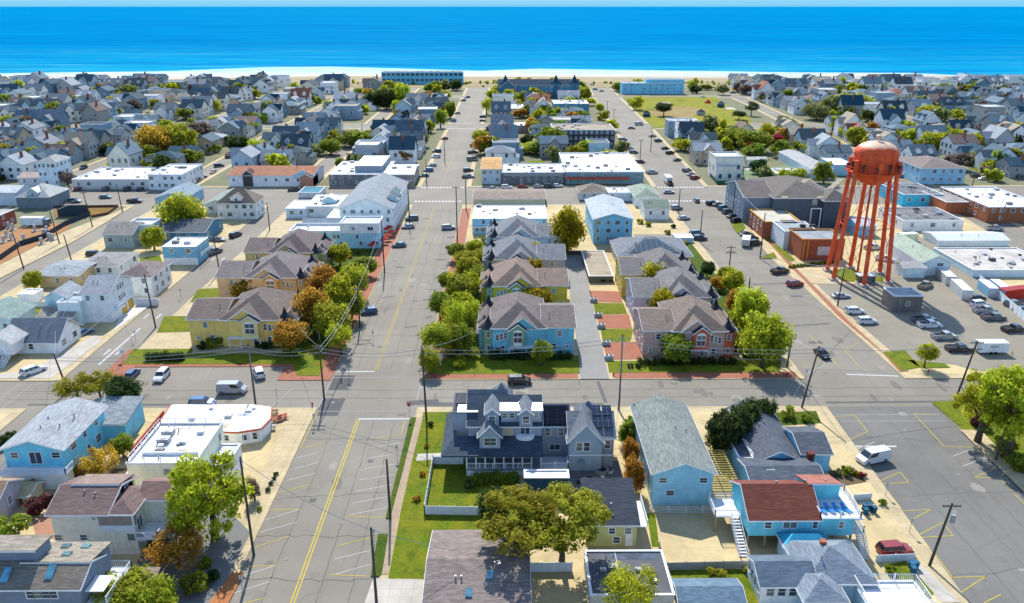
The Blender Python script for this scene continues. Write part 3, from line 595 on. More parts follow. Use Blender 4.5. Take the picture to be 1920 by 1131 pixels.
def foliage(name, me, p, col, sc, loc):
    o = ob(name, me, p, loc); o.scale = sc; o.rotation_euler = (0, 0, random.uniform(0, 6.28)); o.material_slots[0].link = 'OBJECT'; o.material_slots[0].material = LM[col]; return o
def tree(x, y, ytop, wpx, col, label, group=None, set_=None, name='tree', low=.3, px=True, H=None, r=None, cat='tree'):
    """x, y = pixel of the trunk foot; ytop = pixel row of the top; wpx = crown width in pixels"""
    if px:
        p = at(x, y); H = max(1.5, hz(x, y, ytop)); r = abs(at(x+wpx, y).x-p.x)/2
    else: p = Vector((x, y, 0))
    t = empty(name, (p.x, p.y, .1), label, cat, group); i = random.randrange(100)
    cs = set_ or CROWN; ch = H*(1-low)/2
    k = ob('trunk', TRUNK[i % 4], t); k.scale = (max(H*.9, r*1.6), max(H*.9, r*1.6), H*.92)
    foliage('crown', cs[i % len(cs)], t, col, (r/.93, r/.93, ch/.72), (0, 0, H-ch)); return t
def bush(x, y, wpx, col, label, group=None, hk=.8, name='shrub', set_=None, px=True, r=None, cat='shrub'):
    p = at(x, y) if px else Vector((x, y, 0)); r = r if r else abs(at(x+wpx, y).x-p.x)/2
    o = foliage(name, (set_ or BUSH)[random.randrange(2)], None, col, (r, r, r*hk/.8), (p.x, p.y, .12+r*hk*.75)); return tag(o, label, cat, group)

# ------------------------------------------------------------ vehicles
CAR_GLASS = mat('glass', (.012,.016,.02)); TYRE = mat('plain', (.015,.015,.016)); RIM = mat('metal', (.35,.35,.36)); LAMP = mat('plain', (.7,.7,.68)); TAIL = mat('plain', (.35,.02,.015))
def loft(mb, prof, w0, w1):
    """closed side profile of (y, z, inset) swept across the width; inset narrows the section there"""
    n = len(prof); V = [(-w0/2+i_*w1, y, z) for y, z, i_ in prof]+[(w0/2-i_*w1, y, z) for y, z, i_ in prof]
    return mb.add(V, [tuple(range(n-1,-1,-1)), tuple(range(n,2*n))]+[(i,(i+1)%n,n+(i+1)%n,n+i) for i in range(n)])
def car_proto(kind):
    name = {'sedan':'parked_car','suv':'parked_car','hatch':'parked_car','pickup':'pickup_truck','van':'van'}[kind]
    S = {'sedan': (4.6,1.8,1.44,.78,[(-1.9,.95),(-1.25,1.42),(.25,1.44),(1.05,.93)]), 'hatch': (4.1,1.75,1.5,.85,[(-1.95,.98),(-1.6,1.46),(.2,1.5),(1.0,.98)]),
         'suv': (4.75,1.92,1.75,.95,[(-2.3,1.1),(-2.0,1.7),(.45,1.75),(1.2,1.1)]), 'pickup': (5.6,1.98,1.85,1.0,[(-.6,1.12),(-.45,1.8),(.75,1.85),(1.45,1.15)]),
         'van': (5.5,2.0,2.2,1.1,[(-2.7,1.2),(-2.62,2.15),(1.2,2.2),(2.05,1.3)])}[kind]
    L_, W, H, bz, gh = S; t = ob(name, None, None, (0, -500, 0)); h = L_/2
    mb = MB(); hood = gh[3][1]
    pr = [(-h+.05,.32,0),(-h,.6,0),(-h+.06,bz-.05 if kind != 'pickup' else 1.1,.04)]
    pr += [(gh[0][0],gh[0][1],.06),(gh[3][0],gh[3][1],.06),(h-.45,hood-.14,.08),(h-.05,hood-.35,.1),(h,.55,.05),(h-.05,.3,0)]
    if kind == 'pickup': pr[2:4] = [(-h+.04,1.1,.03),(gh[0][0],1.12,.03)]
    loft(mb, pr, W, 1)
    # cabin
    g0, g1, g2, g3 = gh; loft(mb, [(g0[0],g0[1]-.02,.07),(g1[0],g1[1],.26 if kind != 'van' else .14),(g2[0],g2[1],.26 if kind != 'van' else .14),(g3[0],g3[1]-.02,.07)], W, 1)
    part('body', mb, swap('paint'), t)
    def lerp(a, b, k): return (a[0]+(b[0]-a[0])*k, a[1]+(b[1]-a[1])*k)
    def screen(a, b, wa, wb, dy, nm):
        q = MB(); p0, p1 = lerp(a, b, .12), lerp(a, b, .88); q.poly3([(-wa/2,p0[0]+dy,p0[1]+.015),(wa/2,p0[0]+dy,p0[1]+.015),(wb/2,p1[0]+dy,p1[1]+.015),(-wb/2,p1[0]+dy,p1[1]+.015)], (0,dy*.6,.012)); part(nm, q, CAR_GLASS, t)
    ti = .26 if kind != 'van' else .14
    screen(g3, g2, W-.3, W-2*ti-.12, .03, 'windshield'); screen(g0, g1, W-.36, W-2*ti-.16, -.03, 'rear_window')
    rng_ = {'van': [(.62,.97)], 'pickup': [(.08,.5),(.56,.95)], 'suv': [(.04,.3),(.34,.62),(.66,.96)]}.get(kind, [(.06,.48),(.54,.96)])
    for sx in (-1, 1):
        for a, b in rng_:
            lo = lambda k, z: (g0[0]+.1+(g3[0]-g0[0]-.2)*k, z); zb_, zt = max(g0[1], g3[1])+.05, min(g1[1], g2[1])-.1
            yb0, yb1 = g0[0]+.12+(g3[0]-g0[0]-.24)*a, g0[0]+.12+(g3[0]-g0[0]-.24)*b; yt0, yt1 = g1[0]+.05+(g2[0]-g1[0]-.1)*a, g1[0]+.05+(g2[0]-g1[0]-.1)*b
            q = MB(); xb, xt = W/2-.07-.02+.015, W/2-ti+.035
            q.poly3([(sx*xb,yb0,zb_),(sx*xb,yb1,zb_),(sx*xt,yt1,zt),(sx*xt,yt0,zt)], (sx*.02,0,.01)); part('side_window', q, CAR_GLASS, t)
        for sy in (-1, 1):
            q = MB(); yc = sy*(L_*.31); q.tube([(sx*(W/2-.2),yc,.34),(sx*(W/2+.02),yc,.34)], .34, 12); wh = part('wheel', q, TYRE, t)
            q = MB(); q.tube([(sx*(W/2+.02),yc,.34),(sx*(W/2+.035),yc,.34)], .2, 8); part('rim', q, RIM, wh)
        q = MB(); q.box(sx*(W/2-.42)-.2, sx*(W/2-.42)+.2, h-.1, h+.02, .62, .76); part('headlight', q, LAMP, t)
        q = MB(); q.box(sx*(W/2-.22)-.14, sx*(W/2-.22)+.14, -h-.03, -h+.05, .72, .98); part('tail_light', q, TAIL, t)
        q = MB(); q.box(sx*(W/2+.08)-.09, sx*(W/2+.08)+.09, g3[0]-.35, g3[0]-.25, g3[1], g3[1]+.14); part('wing_mirror', q, swap('paint'), t)
    if kind == 'pickup':
        q = MB(); q.box(-W/2+.15, W/2-.15, -h+.15, gh[0][0]-.08, 1.09, 1.125); part('truck_bed', q, mat('plain', (.03,.03,.03)), t)
        q = MB()
        for a in ((-W/2+.03, -W/2+.15), (W/2-.15, W/2-.03)): q.box(a[0], a[1], -h+.05, gh[0][0]-.02, 1.08, 1.3)
        q.box(-W/2+.15, W/2-.15, -h+.03, -h+.14, 1.08, 1.3); part('bed_rail', q, swap('paint'), t)
    learn(t); return t
PAINT = {'white': (.62,.63,.65), 'silver': (.33,.35,.37), 'black': (.018,.02,.024), 'grey': (.11,.12,.135), 'blue': (.03,.10,.22), 'navy': (.02,.035,.06), 'red': (.26,.025,.02), 'teal': (.06,.14,.18), 'tan': (.28,.23,.17)}
PROTO = {}
def car(x, y, kind, col, hd, label, group=None, px=True):
    if kind not in PROTO: PROTO[kind] = car_proto(kind)
    c = copy_tree(PROTO[kind], None, {'swap_paint': mat('paint', PAINT[col])})
    p = at(x, y) if px else Vector((x, y, 0)); c.location = (p.x, p.y, .02); c.rotation_euler = (0, 0, -R(hd)); return tag(c, label, 'van' if kind == 'van' else ('pickup truck' if kind == 'pickup' else 'car'), group)
KN = {'sedan':'sedan','suv':'SUV','hatch':'hatchback','pickup':'pickup truck','van':'van'}
def cars(where, rows, group):
    for i, (x, y, k, c, hd) in enumerate(rows):
        car(x, y, k, c, hd, f'{c} {KN[k]}, {ordinal(i)} {where}' if len(rows) > 1 else f'{c} {KN[k]} {where}', group if len(rows) > 1 else None)

# ------------------------------------------------------------ street furniture
WOOD = mat('bark', (.09,.07,.055))
def pole(x, y, ytop, label, arms=1, lean=0., tr=False, H=None, wood=True, rz=0.):
    p = at(x, y); H = H or hz(x, y, ytop); t = empty('utility_pole', (p.x, p.y, .1), label, 'utility pole', 'utility poles along the streets', rz)
    mb = MB(); mb.tube([(0,0,-.2),(lean*.5,0,H/2),(lean,0,H)], [.2,.17,.13], 8); part('pole', mb, WOOD if wood else mat('metal', (.3,.3,.3)), t)
    for k in range(arms):
        mb = MB(); z = H-.5-k*1.3; mb.box(lean-1.2,lean+1.2,-.1,.08,z,z+.14); q = part('crossarm', mb, WOOD, t)
        for u in (-1.1,-.5,.5,1.1): m2 = MB(); m2.lathe([(.05,z+.14),(.08,z+.22),(.04,z+.36)], 6, lean+u, 0); part('insulator', m2, mat('plain', (.3,.3,.3)), q)
    if tr: mb = MB(); mb.lathe([(.28,H-2.9),(.32,H-2.8),(.32,H-1.9),(.26,H-1.75)], 12, lean+.5, -.05); part('transformer', mb, mat('metal', (.35,.38,.4)), t)
    return Vector((p.x+lean, p.y, H-.3))
def wire(a, b, label, sag=.8, r=.035, off=0.):
    mb = MB(); pts = []
    for i in range(13):
        t = i/12; q = a.lerp(b, t); pts.append((q.x, q.y+off, q.z-sag*4*t*(1-t)))
    mb.tube(pts, r, 4); o = part('power_line', mb, mat('metal', (.42,.42,.43))); return tag(o, label, 'power line', 'overhead power lines')
def slatfence(name, label, pts, h, m, px=True, cat='fence', solid=True, post=True, group=None):
    P = [at(*q) if px else Vector((q[0], q[1], 0)) for q in pts]; t = empty(name, tuple(P[0]), label, cat, group); o = P[0]
    for a, b in zip(P[:-1], P[1:]):
        L_ = (b-a).length; d = (b-a)/L_; n_ = Vector((-d.y, d.x, 0)); n = max(1, round(L_/2.4))
        mb = MB()
        if solid: mb.add([a-o-n_*.03+Vector((0,0,.1)), b-o-n_*.03+Vector((0,0,.1)), b-o+n_*.03+Vector((0,0,.1)), a-o+n_*.03+Vector((0,0,.1)), a-o-n_*.03+Vector((0,0,h)), b-o-n_*.03+Vector((0,0,h)), b-o+n_*.03+Vector((0,0,h)), a-o+n_*.03+Vector((0,0,h))], [(3,2,1,0),(4,5,6,7),(0,1,5,4),(1,2,6,5),(2,3,7,6),(3,0,4,7)])
        else:
            for z in (.25, h*.6, h-.06): mb.tube([a-o+Vector((0,0,z)), b-o+Vector((0,0,z))], .045, 4)
            for i in range(int(L_/.3)): q = a-o+d*(i+.5)*.3; mb.box(q.x-.02,q.x+.02,q.y-.02,q.y+.02,.1,h-.05)
        part('panel', mb, m, t)
        if post:
            for i in range(n+1): q = a-o+(b-a)*i/n; mb = MB(); mb.box(q.x-.07,q.x+.07,q.y-.07,q.y+.07,0,h+.12); part('post', mb, m, t)
    return t
# ------------------------------------------------------------ near buildings
BLU = (.14,.34,.44); LBLU = (.42,.55,.62); WH = (.70,.71,.72); CREAM = (.62,.56,.42); GRYW = (.25,.29,.34)
def condo(label, xl, xr, yb, mir, wall, bay, roofc, D=17., accent=NAVY, vis=True, arch=True, doorc=(.6,.6,.6)):
    """row house seen end-on: low rear wing, tall hipped middle with a gabled bay, corner turrets on the street side"""
    a, b = at(xl, yb), at(xr, yb); W = b.x-a.x; r = empty('row_house', (a.x, a.y, .1), label, 'row house', 'Victorian style row houses')
    S = W/20.7; wm, bm_, rm, dk = mat('siding', wall), mat('siding', bay), mat('shingle', roofc), mat('shingle', (.03,.035,.045))
    def X(u): u *= S; return W-u if mir else u
    def WR(u0, u1, *k, **kw): x0, x1 = sorted((X(u0), X(u1))); wall_roof(r, x0, x1, *k, **kw); return x0, x1
    WR(14.2, 20.7, .9, D-3, 0, 6.3, 'gx', 2.1, wm, rm)
    WR(3.4, 14.4, .3, D, 0, 6.4, 'hip', 3.9, wm, rm, over=.5)
    x0, x1 = WR(6.6, 13.0, 0, 7.4, 0, 6.3, 'gy', 2.5, wm, rm, over=.35)
    bx0, bx1 = WR(7.2, 10.4, -.9, 3.4, 2.6, 6.35, 'gy', 1.25, bm_, dk, over=.35)
    WR(.6, 3.6, 2.2, D-2, 0, 5.6, 'hip', 1.4, wm, rm, over=.35)
    WR(.0, 3.3, 5.5, 10, 0, 3.0, 'shed', .6, bm_, rm, over=.3)
    turret(r, X(2.6), 1.6, 1.35, 0, 6.2, 2.6, bm_, dk); turret(r, X(1.7), 5.2, 1.2, 0, 6.0, 1.6, wm, rm, 4); turret(r, X(2.4), D-4, 1.3, 0, 6.3, 2.6, bm_, dk)
    bc = (bx0+bx1)/2; wt = mat('plain', (.75,.76,.77))
    win(r, 'F', bc, -.9, 5.35, 1.7*S, .9, 2); win(r, 'F', bc, -.9, 4.1, 1.7*S, 1.1, 2)
    if arch: mb = MB(); mb.poly3([(bc+math.cos(t)*.95*S, -.93, 5.85+math.sin(t)*.55) for t in np.linspace(0, PI, 9)], (0,-.06,0)); part('fanlight', mb, wt, r)
    box_part('window_panel', r, wt if not mir else bm_, (bc-.9*S, bc+.9*S, -.97, -.9, 2.75, 3.4))
    for k in range(3): win(r, 'F', X(4.5+.85*k if True else 0), .3, 4.2-.25*k*0+(.22*k if not mir else .22*k), .55, 1.3)
    win(r, 'F', X(17.6), .9, 4.9, .9, 1.2); win(r, 'F', X(16.5), .9, 1.9, .8, 1.2); win(r, 'F', X(19.2), .9, 1.9, .5, .6)
    win(r, 'F', X(8.2), -.0, 1.5, .8, 1.0); win(r, 'F', X(5.6), .3, 1.7, .8, 1.1)
    for z in (1.8, 4.9): win(r, 'F', X(2.6), .28, z, .8, 1.2)
    box_part('porch_roof', r, mat('plain', WHITE), (min(bx0, X(13)), max(bx1, X(13)), -1.3, .0, 2.45, 2.6))
    for u in (7.0, 10.6, 12.8): box_part('porch_post', r, mat('plain', WHITE), (X(u)-.08, X(u)+.08, -1.25, -1.1, 0, 2.45))
    railing(r, [(X(10.6), -1.2), (X(12.8), -1.2)], 0, bal=0)
    sx = X(20.7); f = 'L' if (sx < W/2) else 'R'
    if f == 'R' and xl < 700 or f == 'L' and xl > 1000 or f == 'R':
        for k in range(3): win(r, f, 2.6+3.6*k, sx, 4.8, .8, 1.2); win(r, f, 2.6+3.6*k, sx, 1.7, .8, 1.2)
    ox = X(.6); g = 'R' if mir else 'L'
    for k in range(3): win(r, g, 4+3.4*k, ox, 4.3, .9, 1.2)
    vents(r, [(X(10.5), 5, 9.1), (X(8.6), 7, 9.8), (X(15.5), 4.5, 7.9)], .08)
    return r
CREAMW = (.56,.38,.12); TANW = (.44,.31,.17); OLIVEW = (.29,.27,.13)
condo('yellow ochre row house nearest the crossing, arched window, left of the wide avenue', 357, 562, 652, True, CREAMW, (.50,.42,.19), (.155,.125,.11), 17)
condo('tan and orange row house directly behind the yellow ochre one, left of the avenue', 410, 588, 567, True, TANW, (.42,.25,.10), (.18,.155,.15), 17)
condo('olive row house furthest from the crossing, left of the wide avenue', 462, 612, 516, True, OLIVEW, (.16,.22,.09), (.15,.12,.115), 17)
condo('teal blue row house with green bay nearest the crossing, right of the avenue', 893, 1076, 669, False, (.12,.33,.42), (.14,.24,.15), (.165,.138,.128), 18)
condo('mustard yellow row house with green bay behind the teal one', 898, 1063, 584, False, (.42,.33,.04), (.24,.27,.08), (.215,.16,.13), 17)
condo('mauve grey row house with slate roof, third back from the teal one', 903, 1058, 530, False, (.27,.26,.29), (.25,.33,.33), (.16,.17,.185), 17)
condo('pale blue row house with grey roof, fourth back from the teal one', 910, 1052, 484, False, (.27,.38,.43), (.36,.42,.44), (.17,.18,.195), 17)
condo('dusty pink row house with red bay nearest the crossing, right of the alley', 1206, 1386, 675, True, (.36,.235,.20), (.42,.09,.05), (.19,.15,.125), 17)
condo('lavender row house directly behind the dusty pink one', 1188, 1352, 606, True, (.33,.31,.36), (.22,.25,.30), (.18,.17,.165), 17)
condo('golden yellow row house behind the lavender one, right of the alley', 1166, 1312, 561, True, (.44,.34,.05), (.40,.36,.12), (.17,.155,.155), 17)

def s(z): return z
# big grey house with solar panels in the middle foreground
p0 = at(878, 893); r = empty('victorian_house', (p0.x, p0.y, .1), 'large grey house with solar panels, dormers and white porch, in front of the crossing', 'house')
W1 = at(1015, 893).x-p0.x; WW = at(1152, 893).x-p0.x; gw, sm = mat('siding', (.22,.25,.30)), mat('shingle', (.15,.17,.195)); dm = mat('shingle', (.055,.075,.10)); wt = mat('plain', WHITE); gp = mat('metal', (.62,.64,.66))
wall_roof(r, 0, W1, 3, 12.4, 0, 7.3, 'gx', 2.9, gw, dm, .3)
wall_roof(r, -2.6, 2.9, 5, 11.8, 0, 8.5, 'flat', .0, gw, mat('membrane', (.05,.06,.07)), fascia=mat('plain', (.09,.1,.12)))
box_part('solar_array', r, mat('solar', (.008,.012,.02)), (-2.2, 2.5, 7.7, 11.5, 8.72, 8.84)); box_part('metal_roof', r, gp, (-1.8, 1.5, 4.7, 7.2, 8.72, 8.87)); win(r, 'F', .2, 5, 7.2, .9, 1.5)
mb = MB(); mb.add([(-3.6,-.7,4.1),(W1+.2,-.7,4.1),(W1+.2,3.1,5.5),(-2.2,3.1,5.5),(-2.2,12.4,5.5),(-4.2,12.4,4.3),(-4.2,-.7,4.0)], [(0,1,2,3),(0,3,4,5,6)]); mb.box(-4.1,W1+.2,-.8,-.7,3.85,4.12); part('porch_roof', mb, dm, r)
wall_roof(r, W1*.45, W1+.1, 3.4, 9.4, 5, 9.2, 'back', .5, gw, gp, .2)
wall_roof(r, .02, W1*.52, 6.0, 11.6, 5, 7.6, 'gx', 3.0, gw, sm, .3)
for u, m_ in ((.33, sm), (.79, sm)): dormer(r, W1*u-1.05, W1*u+1.05, 2.6, 7.5, 7.4, 9.6, .9, gw, m_)
for u in (.5, .6, .93): win(r, 'F', W1*u, 3.4, 8.9, .75, .8)
dormer(r, W1*.16, W1*.44, .6, 5, 4.6, 6.9, 1.7, gw, sm, w=False, over=.35); win(r, 'F', W1*.26, .6, 5.8, .85, 1.3); win(r, 'F', W1*.345, .6, 5.8, .85, 1.3)
box_part('cream_panel', r, mat('plain', (.5,.42,.3)), (W1*.46, W1*.62, 2.86, 2.98, 5.6, 7.2)); win(r, 'F', W1*.78, 2.9, 6.5, 1.5, 1.7, 2)
mb = MB(); mb.prism([(W1*.78+math.cos(t)*1.5, 2.9-math.sin(t)*1.1) for t in np.linspace(0, PI, 10)], 5.2, 5.9); part('balcony', mb, wt, r)
box_part('porch_floor', r, mat('plain', (.2,.2,.21)), (-.3, W1+.1, -.2, 3, 1.1, 1.3)); box_part('porch_skirt', r, wt, (-.25, W1*.88, -.14, -.06, 0, 1.1)); railing(r, [(-.2, -.1), (W1*.86, -.1)], 1.3); 
for i in range(9): mb = MB(); x = -.2+i*(W1+.1)/8; mb.box(x-.1,x+.1,-.15,.05,1.3,4.0); part('porch_post', mb, wt, r)
for u in (.12,.2,.44,.52,.7,.76): win(r, 'F', W1*u, 3, 2.6, .75, 2.0)
railing(r, [(W1+.1, -.1), (W1+4.2, -.1), (W1+4.2, 2)], 1.3); box_part('deck', r, mat('plain', (.45,.46,.46)), (W1+.1, W1+4.3, -.2, 3.5, 1.1, 1.28)); stairs(r, W1*.87, W1+.1, -1.8, -.1, 0, 1.3, mat('plain', (.25,.25,.26)))
# turret-roofed rear corner, link and right wing
wall_roof(r, W1*.3, W1*.6, 11, 14.6, 0, 7.4, 'pyr', 2.7, gw, sm, .4)
wall_roof(r, W1, W1+4.6, 5, 11.2, 0, 6.2, 'gx', 2.0, gw, dm, .3); win(r, 'F', W1+1.2, 5, 5.0, .8, 1.2); win(r, 'F', W1+3.3, 5, 5.0, .8, 1.2); win(r, 'F', W1+2.4, 5, 2.2, 1.6, 1.0, 2)
mb = MB(); mb.poly3([(W1+.1,4.75,6.4),(W1+4.5,4.75,6.4),(W1+4.5,7.8,8.25),(W1+.1,7.8,8.25)], (0,-.05,.12)); part('solar_array', mb, mat('solar', (.008,.012,.02)), r)

wall_roof(r, W1+4.6, WW, 2.2, 10.6, 0, 5.6, 'gx', 2.3, gw, sm, .35); wall_roof(r, W1+4.4, W1+4.4+(WW-W1-4.4)*.72, 1.2, 8, 0, 5.6, 'gy', 2.9, mat('siding', (.21,.27,.34)), sm, .4)
q = W1+4.6; win(r, 'F', q+1.4, 1.2, 4.5, .9, 1.5); win(r, 'F', q+2.6, 1.2, 4.5, .9, 1.5); win(r, 'F', WW-1, 2.2, 4.3, .9, 1.4); door(r, 'F', WW-2.6, 2.2, .1, (.03,.03,.03)); box_part('trim_band', r, wt, (q-.2, WW+.05, 1.1, 1.2, 2.85, 3.05))
wall_roof(r, WW-5.4, WW-1.6, 8.0, 11.6, 0, 5.9, 'pyr', 2.2, gw, sm, .4)
mb = MB()
for x in (WW-3.3, WW-1.6):
    for yy in (4.2, 6.2): mb.poly3([(x,yy-.9,6.75+(yy-4.2)*.53),(x+1.5,yy-.9,6.75+(yy-4.2)*.53),(x+1.5,yy+.8,7.65+(yy-4.2)*.53),(x,yy+.8,7.65+(yy-4.2)*.53)], (0,-.04,.1))
part('solar_array', mb, mat('solar', (.03,.045,.07)), r); vents(r, [(W1*.7, 6, 9.3), (q+3, 5, 6.9)])
B('garden_shed', 'dark navy garden shed with white roof edge behind the grey house deck', 'shed', 983, 1066, 936, 898, 2.2, 'flat', 0, (.015,.045,.075), (.6,.62,.63), wins=None, vent=0)
# cottage right of it
r, x0, x1, D, h = B('cottage', 'olive green cottage with dark shed roof and white deck behind the big tree', 'cottage', 1100, 1192, 1026, 984, 7.5, 'shed', 1.9, (.30,.31,.13), (.04,.05,.065), wins=None)
for x, z, w_ in ((-3.2,2.6,.7),(-1,2.6,.8),(1.2,2.6,.9),(-.3,1.1,.9)): win(r, 'F', x1-2.4+x, 0, z, w_, .9)
door(r, 'F', x1-1.0, 0, .1, (.7,.72,.75)); box_part('side_deck', r, mat('plain', WHITE), (x1+.1, x1+1.6, 1, 7, 2.4, 2.55)); railing(r, [(x1+1.6, 1), (x1+1.6, 7)], 2.55)
B('white_fence_gate', 'flat dark roofed garage with pale metal edge below the big tree', 'garage', 1106, 1262, 1150, 1118, 1034, 'flat', 0, (.35,.33,.30), (.11,.115,.13), wins=None)
rg = [o for o in C.objects if o.name.startswith('white_fence_gate')][0]; rg.name = 'garage'; mb = MB(); hq = hz(1184, 1150, 1118)
mb.prism([(1.2+3.6*math.cos(t)*(1+.12*math.sin(3*t)), 7.6+1.1*math.sin(t)*(1+.2*math.cos(2*t))) for t in np.linspace(0, 6.1, 18)], hq-.07, hq-.045); part('puddle', mb, mat('glass', (.03,.035,.045)), rg)
r, x0, x1, D, h = B('bungalow', 'bungalow with brown grey shingle roof at the bottom centre edge', 'bungalow', 800, 988, 1190, 1150, 15, 'gx', 1.5, (.4,.38,.35), (.20,.165,.15), over=.5)
for x, y in ((-1, 2.4), (1.5, 5.0)): mb = MB(); z = h+1.5*y/7.5+.2; mb.poly3([(x-.4,y-.6,z-.1),(x+.4,y-.6,z-.1),(x+.4,y+.6,z+.15),(x-.4,y+.6,z+.15)], (0,-.02,.15)); part('skylight', mb, mat('glass', (.04,.12,.17)), r)
vents(r, [(2.4, 6.4, h+1.4)], .3, .5)
# blue house and stilt house row
r, x0, x1, D, h = B('house', 'long pale blue two storey house with grey green gable roof on sandy lot', 'house', 1222, 1332, 949, 887, 20.5, 'gy', 1.7, (.22,.42,.52), (.185,.21,.195), wins=None, over=.5)
for x, z in ((-3,4.4),(3,4.4),(-1.8,2.2)): win(r, 'F', x, 0, z, 1.1, .8)
auto_wins(r, 'L', 0, D, x0, .2, h)
r, x0, x1, D, h = B('house', 'blue house with dark grey gable roof and brick chimney beside pine trees', 'house', 1412, 1502, 892, 866, 17, 'gy', 1.9, (.16,.40,.54), (.085,.10,.125), wins=None, over=.5, z0=0)
win(r, 'F', 1.5, 0, h-.6, 2.2, 1.0, 2); chimney(r, 4.6, -.6, 0, h+1.9, .45, (.12,.04,.03)); auto_wins(r, 'L', 0, D, x0, 2.5, h)
wall_roof(r, -6.3, 4.6, -7.5, 0.0, 0, 2.9, 'gx', 1.0, mat('siding', (.16,.36,.48)), mat('shingle', (.085,.10,.125)), .3); wall_roof(r, x1, x1+4.6, .8, 9, 0, 3.4, 'gx', 1.3, mat('siding', (.16,.36,.48)), mat('shingle', (.085,.10,.125)), .3)
wall_roof(r, x0-2.4, x0, 0.5, 13, 0, 2.7, 'flat', 0, mat('siding', (.2,.4,.5)), mat('shingle', (.10,.10,.11))); box_part('skylight', r, mat('plain', (.6,.62,.63)), (-3.6,-2.2,-4.6,-3.6,3.75,3.9))
a, b = at(1400, 1032), at(1592, 1032); Wd = b.x-a.x; r = empty('stilt_house', (a.x, a.y, .1), 'turquoise house on stilts with rust red roof and white roof deck', 'house'); wm = mat('siding', (.11,.38,.45)); rm = mat('shingle', (.17,.055,.04))
H0, H1 = 2.3, 5.0; wall_roof(r, 0, Wd*.66, 0, 9, H0, H1, 'gx', 2.4, wm, rm, .35); wall_roof(r, Wd*.66, Wd, 0, 5.4, H0, H1, 'flat', 0, wm, mat('plain', (.66,.68,.7)), fascia=mat('plain', WHITE))
wall_roof(r, Wd*.66, Wd*.97, 4.6, 9, H0, H1+.9, 'back', 1.5, wm, mat('shingle', (.30,.12,.09)), .2)
railing(r, [(Wd*.67, .1), (Wd+.9, .1), (Wd+1.2, 6.5), (Wd-.5, 8.6)], H1); railing(r, [(Wd*.67, .1), (Wd*.67, 4.4)], H1)
box_part('roof_deck', r, mat('plain', (.66,.68,.7)), (Wd-.05, Wd+1.3, 0, 7, H1-.2, H1+.02)); box_part('rear_deck', r, mat('plain', (.5,.5,.5)), (Wd, Wd+1.7, .3, 4, H0, H0+.2)); railing(r, [(Wd, .3), (Wd+1.7, .3), (Wd+1.7, 4)], H0+.2); stairs(r, Wd+.7, Wd+1.7, -2.2, .3, .0, H0+.1)
for x, y in [(i*Wd/6, j) for i in range(7) for j in (.25, 4.4, 8.6)]: mb = MB(); mb.box(x-.13 if x else 0,x+.13,y-.13,y+.13,0,H0); part('stilt', mb, mat('bark', (.28,.24,.15)), r)
for x, w_, sp in ((3.0,.9,1),(6.6,1.8,2),(10.7,.6,1),(15.0,.6,1)): win(r, 'F', x*Wd/17, 0, 4.05, w_, .95, sp)
box_part('front_deck', r, mat('plain', (.66,.68,.7)), (-3.6, 0, 4.0, 8.2, H0+.1, H0+.3)); railing(r, [(0, 4), (-3.6, 4), (-3.6, 8.2), (0, 8.2)], H0+.3); stairs(r, -1.5, -.3, -1.6, 4.0, 0, H0+.3); box_part('deck_post', r, mat('bark', (.4,.3,.15)), (-3.5, -3.25, 4.1, 4.35, 0, H0)); vents(r, [(9, 5.6, 7.1), (12, 5.7, 7), (5, 5.5, 7)], .12, .3)
STILT = (a.x, a.y, Wd, H1)
# grey hip roofed house at bottom right with a turquoise sheeted roof corner
a, b = at(1430, 1150), at(1660, 1150); Wd = b.x-a.x; r = empty('house', (a.x, a.y, .1), 'blue grey roofed house with many roof slopes at the bottom right edge', 'house'); rm = mat('shingle', (.185,.225,.265)); wm = mat('siding', (.30,.42,.50))
wall_roof(r, 0, Wd*.45, 1.5, 7, 0, 2.8, 'gx', 1.3, mat('siding', (.62,.65,.68)), mat('shingle', (.11,.15,.19)), .3); wall_roof(r, Wd*.38, Wd*.93, 2, 10, 0, 2.9, 'hip', 2.3, wm, rm, .5); wall_roof(r, Wd*.3, Wd*.62, -1.2, 4, 0, 2.8, 'hip', 1.4, wm, rm, .4); wall_roof(r, Wd*.36, Wd*.75, 9, 11.6, 0, 2.8, 'hip', 1.1, wm, mat('metal', (.06,.38,.55)), .3)
for x in (1.2, 2.6, 4): win(r, 'F', x, 1.5, 1.9, .9, 1.2)
for y in (2.4, 3.7, 5.0, 6.2): win(r, 'L', y, 0, 1.8, .9, 1.1)
chimney(r, Wd*.62, 7, 3, 5.3, .3, (.4,.12,.07)); vents(r, [(Wd*.55, 4.5, 4.2)])
a, b = at(1625, 1175), at(1745, 1175); Wd = b.x-a.x; r = empty('house', (a.x, a.y, .1), 'white house with railed white roof deck at the bottom right corner', 'house')
wall_roof(r, 0, Wd, 0, 5, 0, 2.4, 'flat', 0, mat('siding', (.35,.48,.55)), mat('membrane', (.75,.75,.75)), fascia=mat('plain', WHITE)); railing(r, [(0, 0), (0, 5), (Wd, 5), (Wd, 0)], 2.5)
B('garden_shed', 'low shed with steel blue roof on the lawn at bottom edge', 'shed', 1276, 1392, 1150, 1134, 4.2, 'gx', .7, (.12,.22,.32), (.12,.18,.24), wins=None, vent=0)

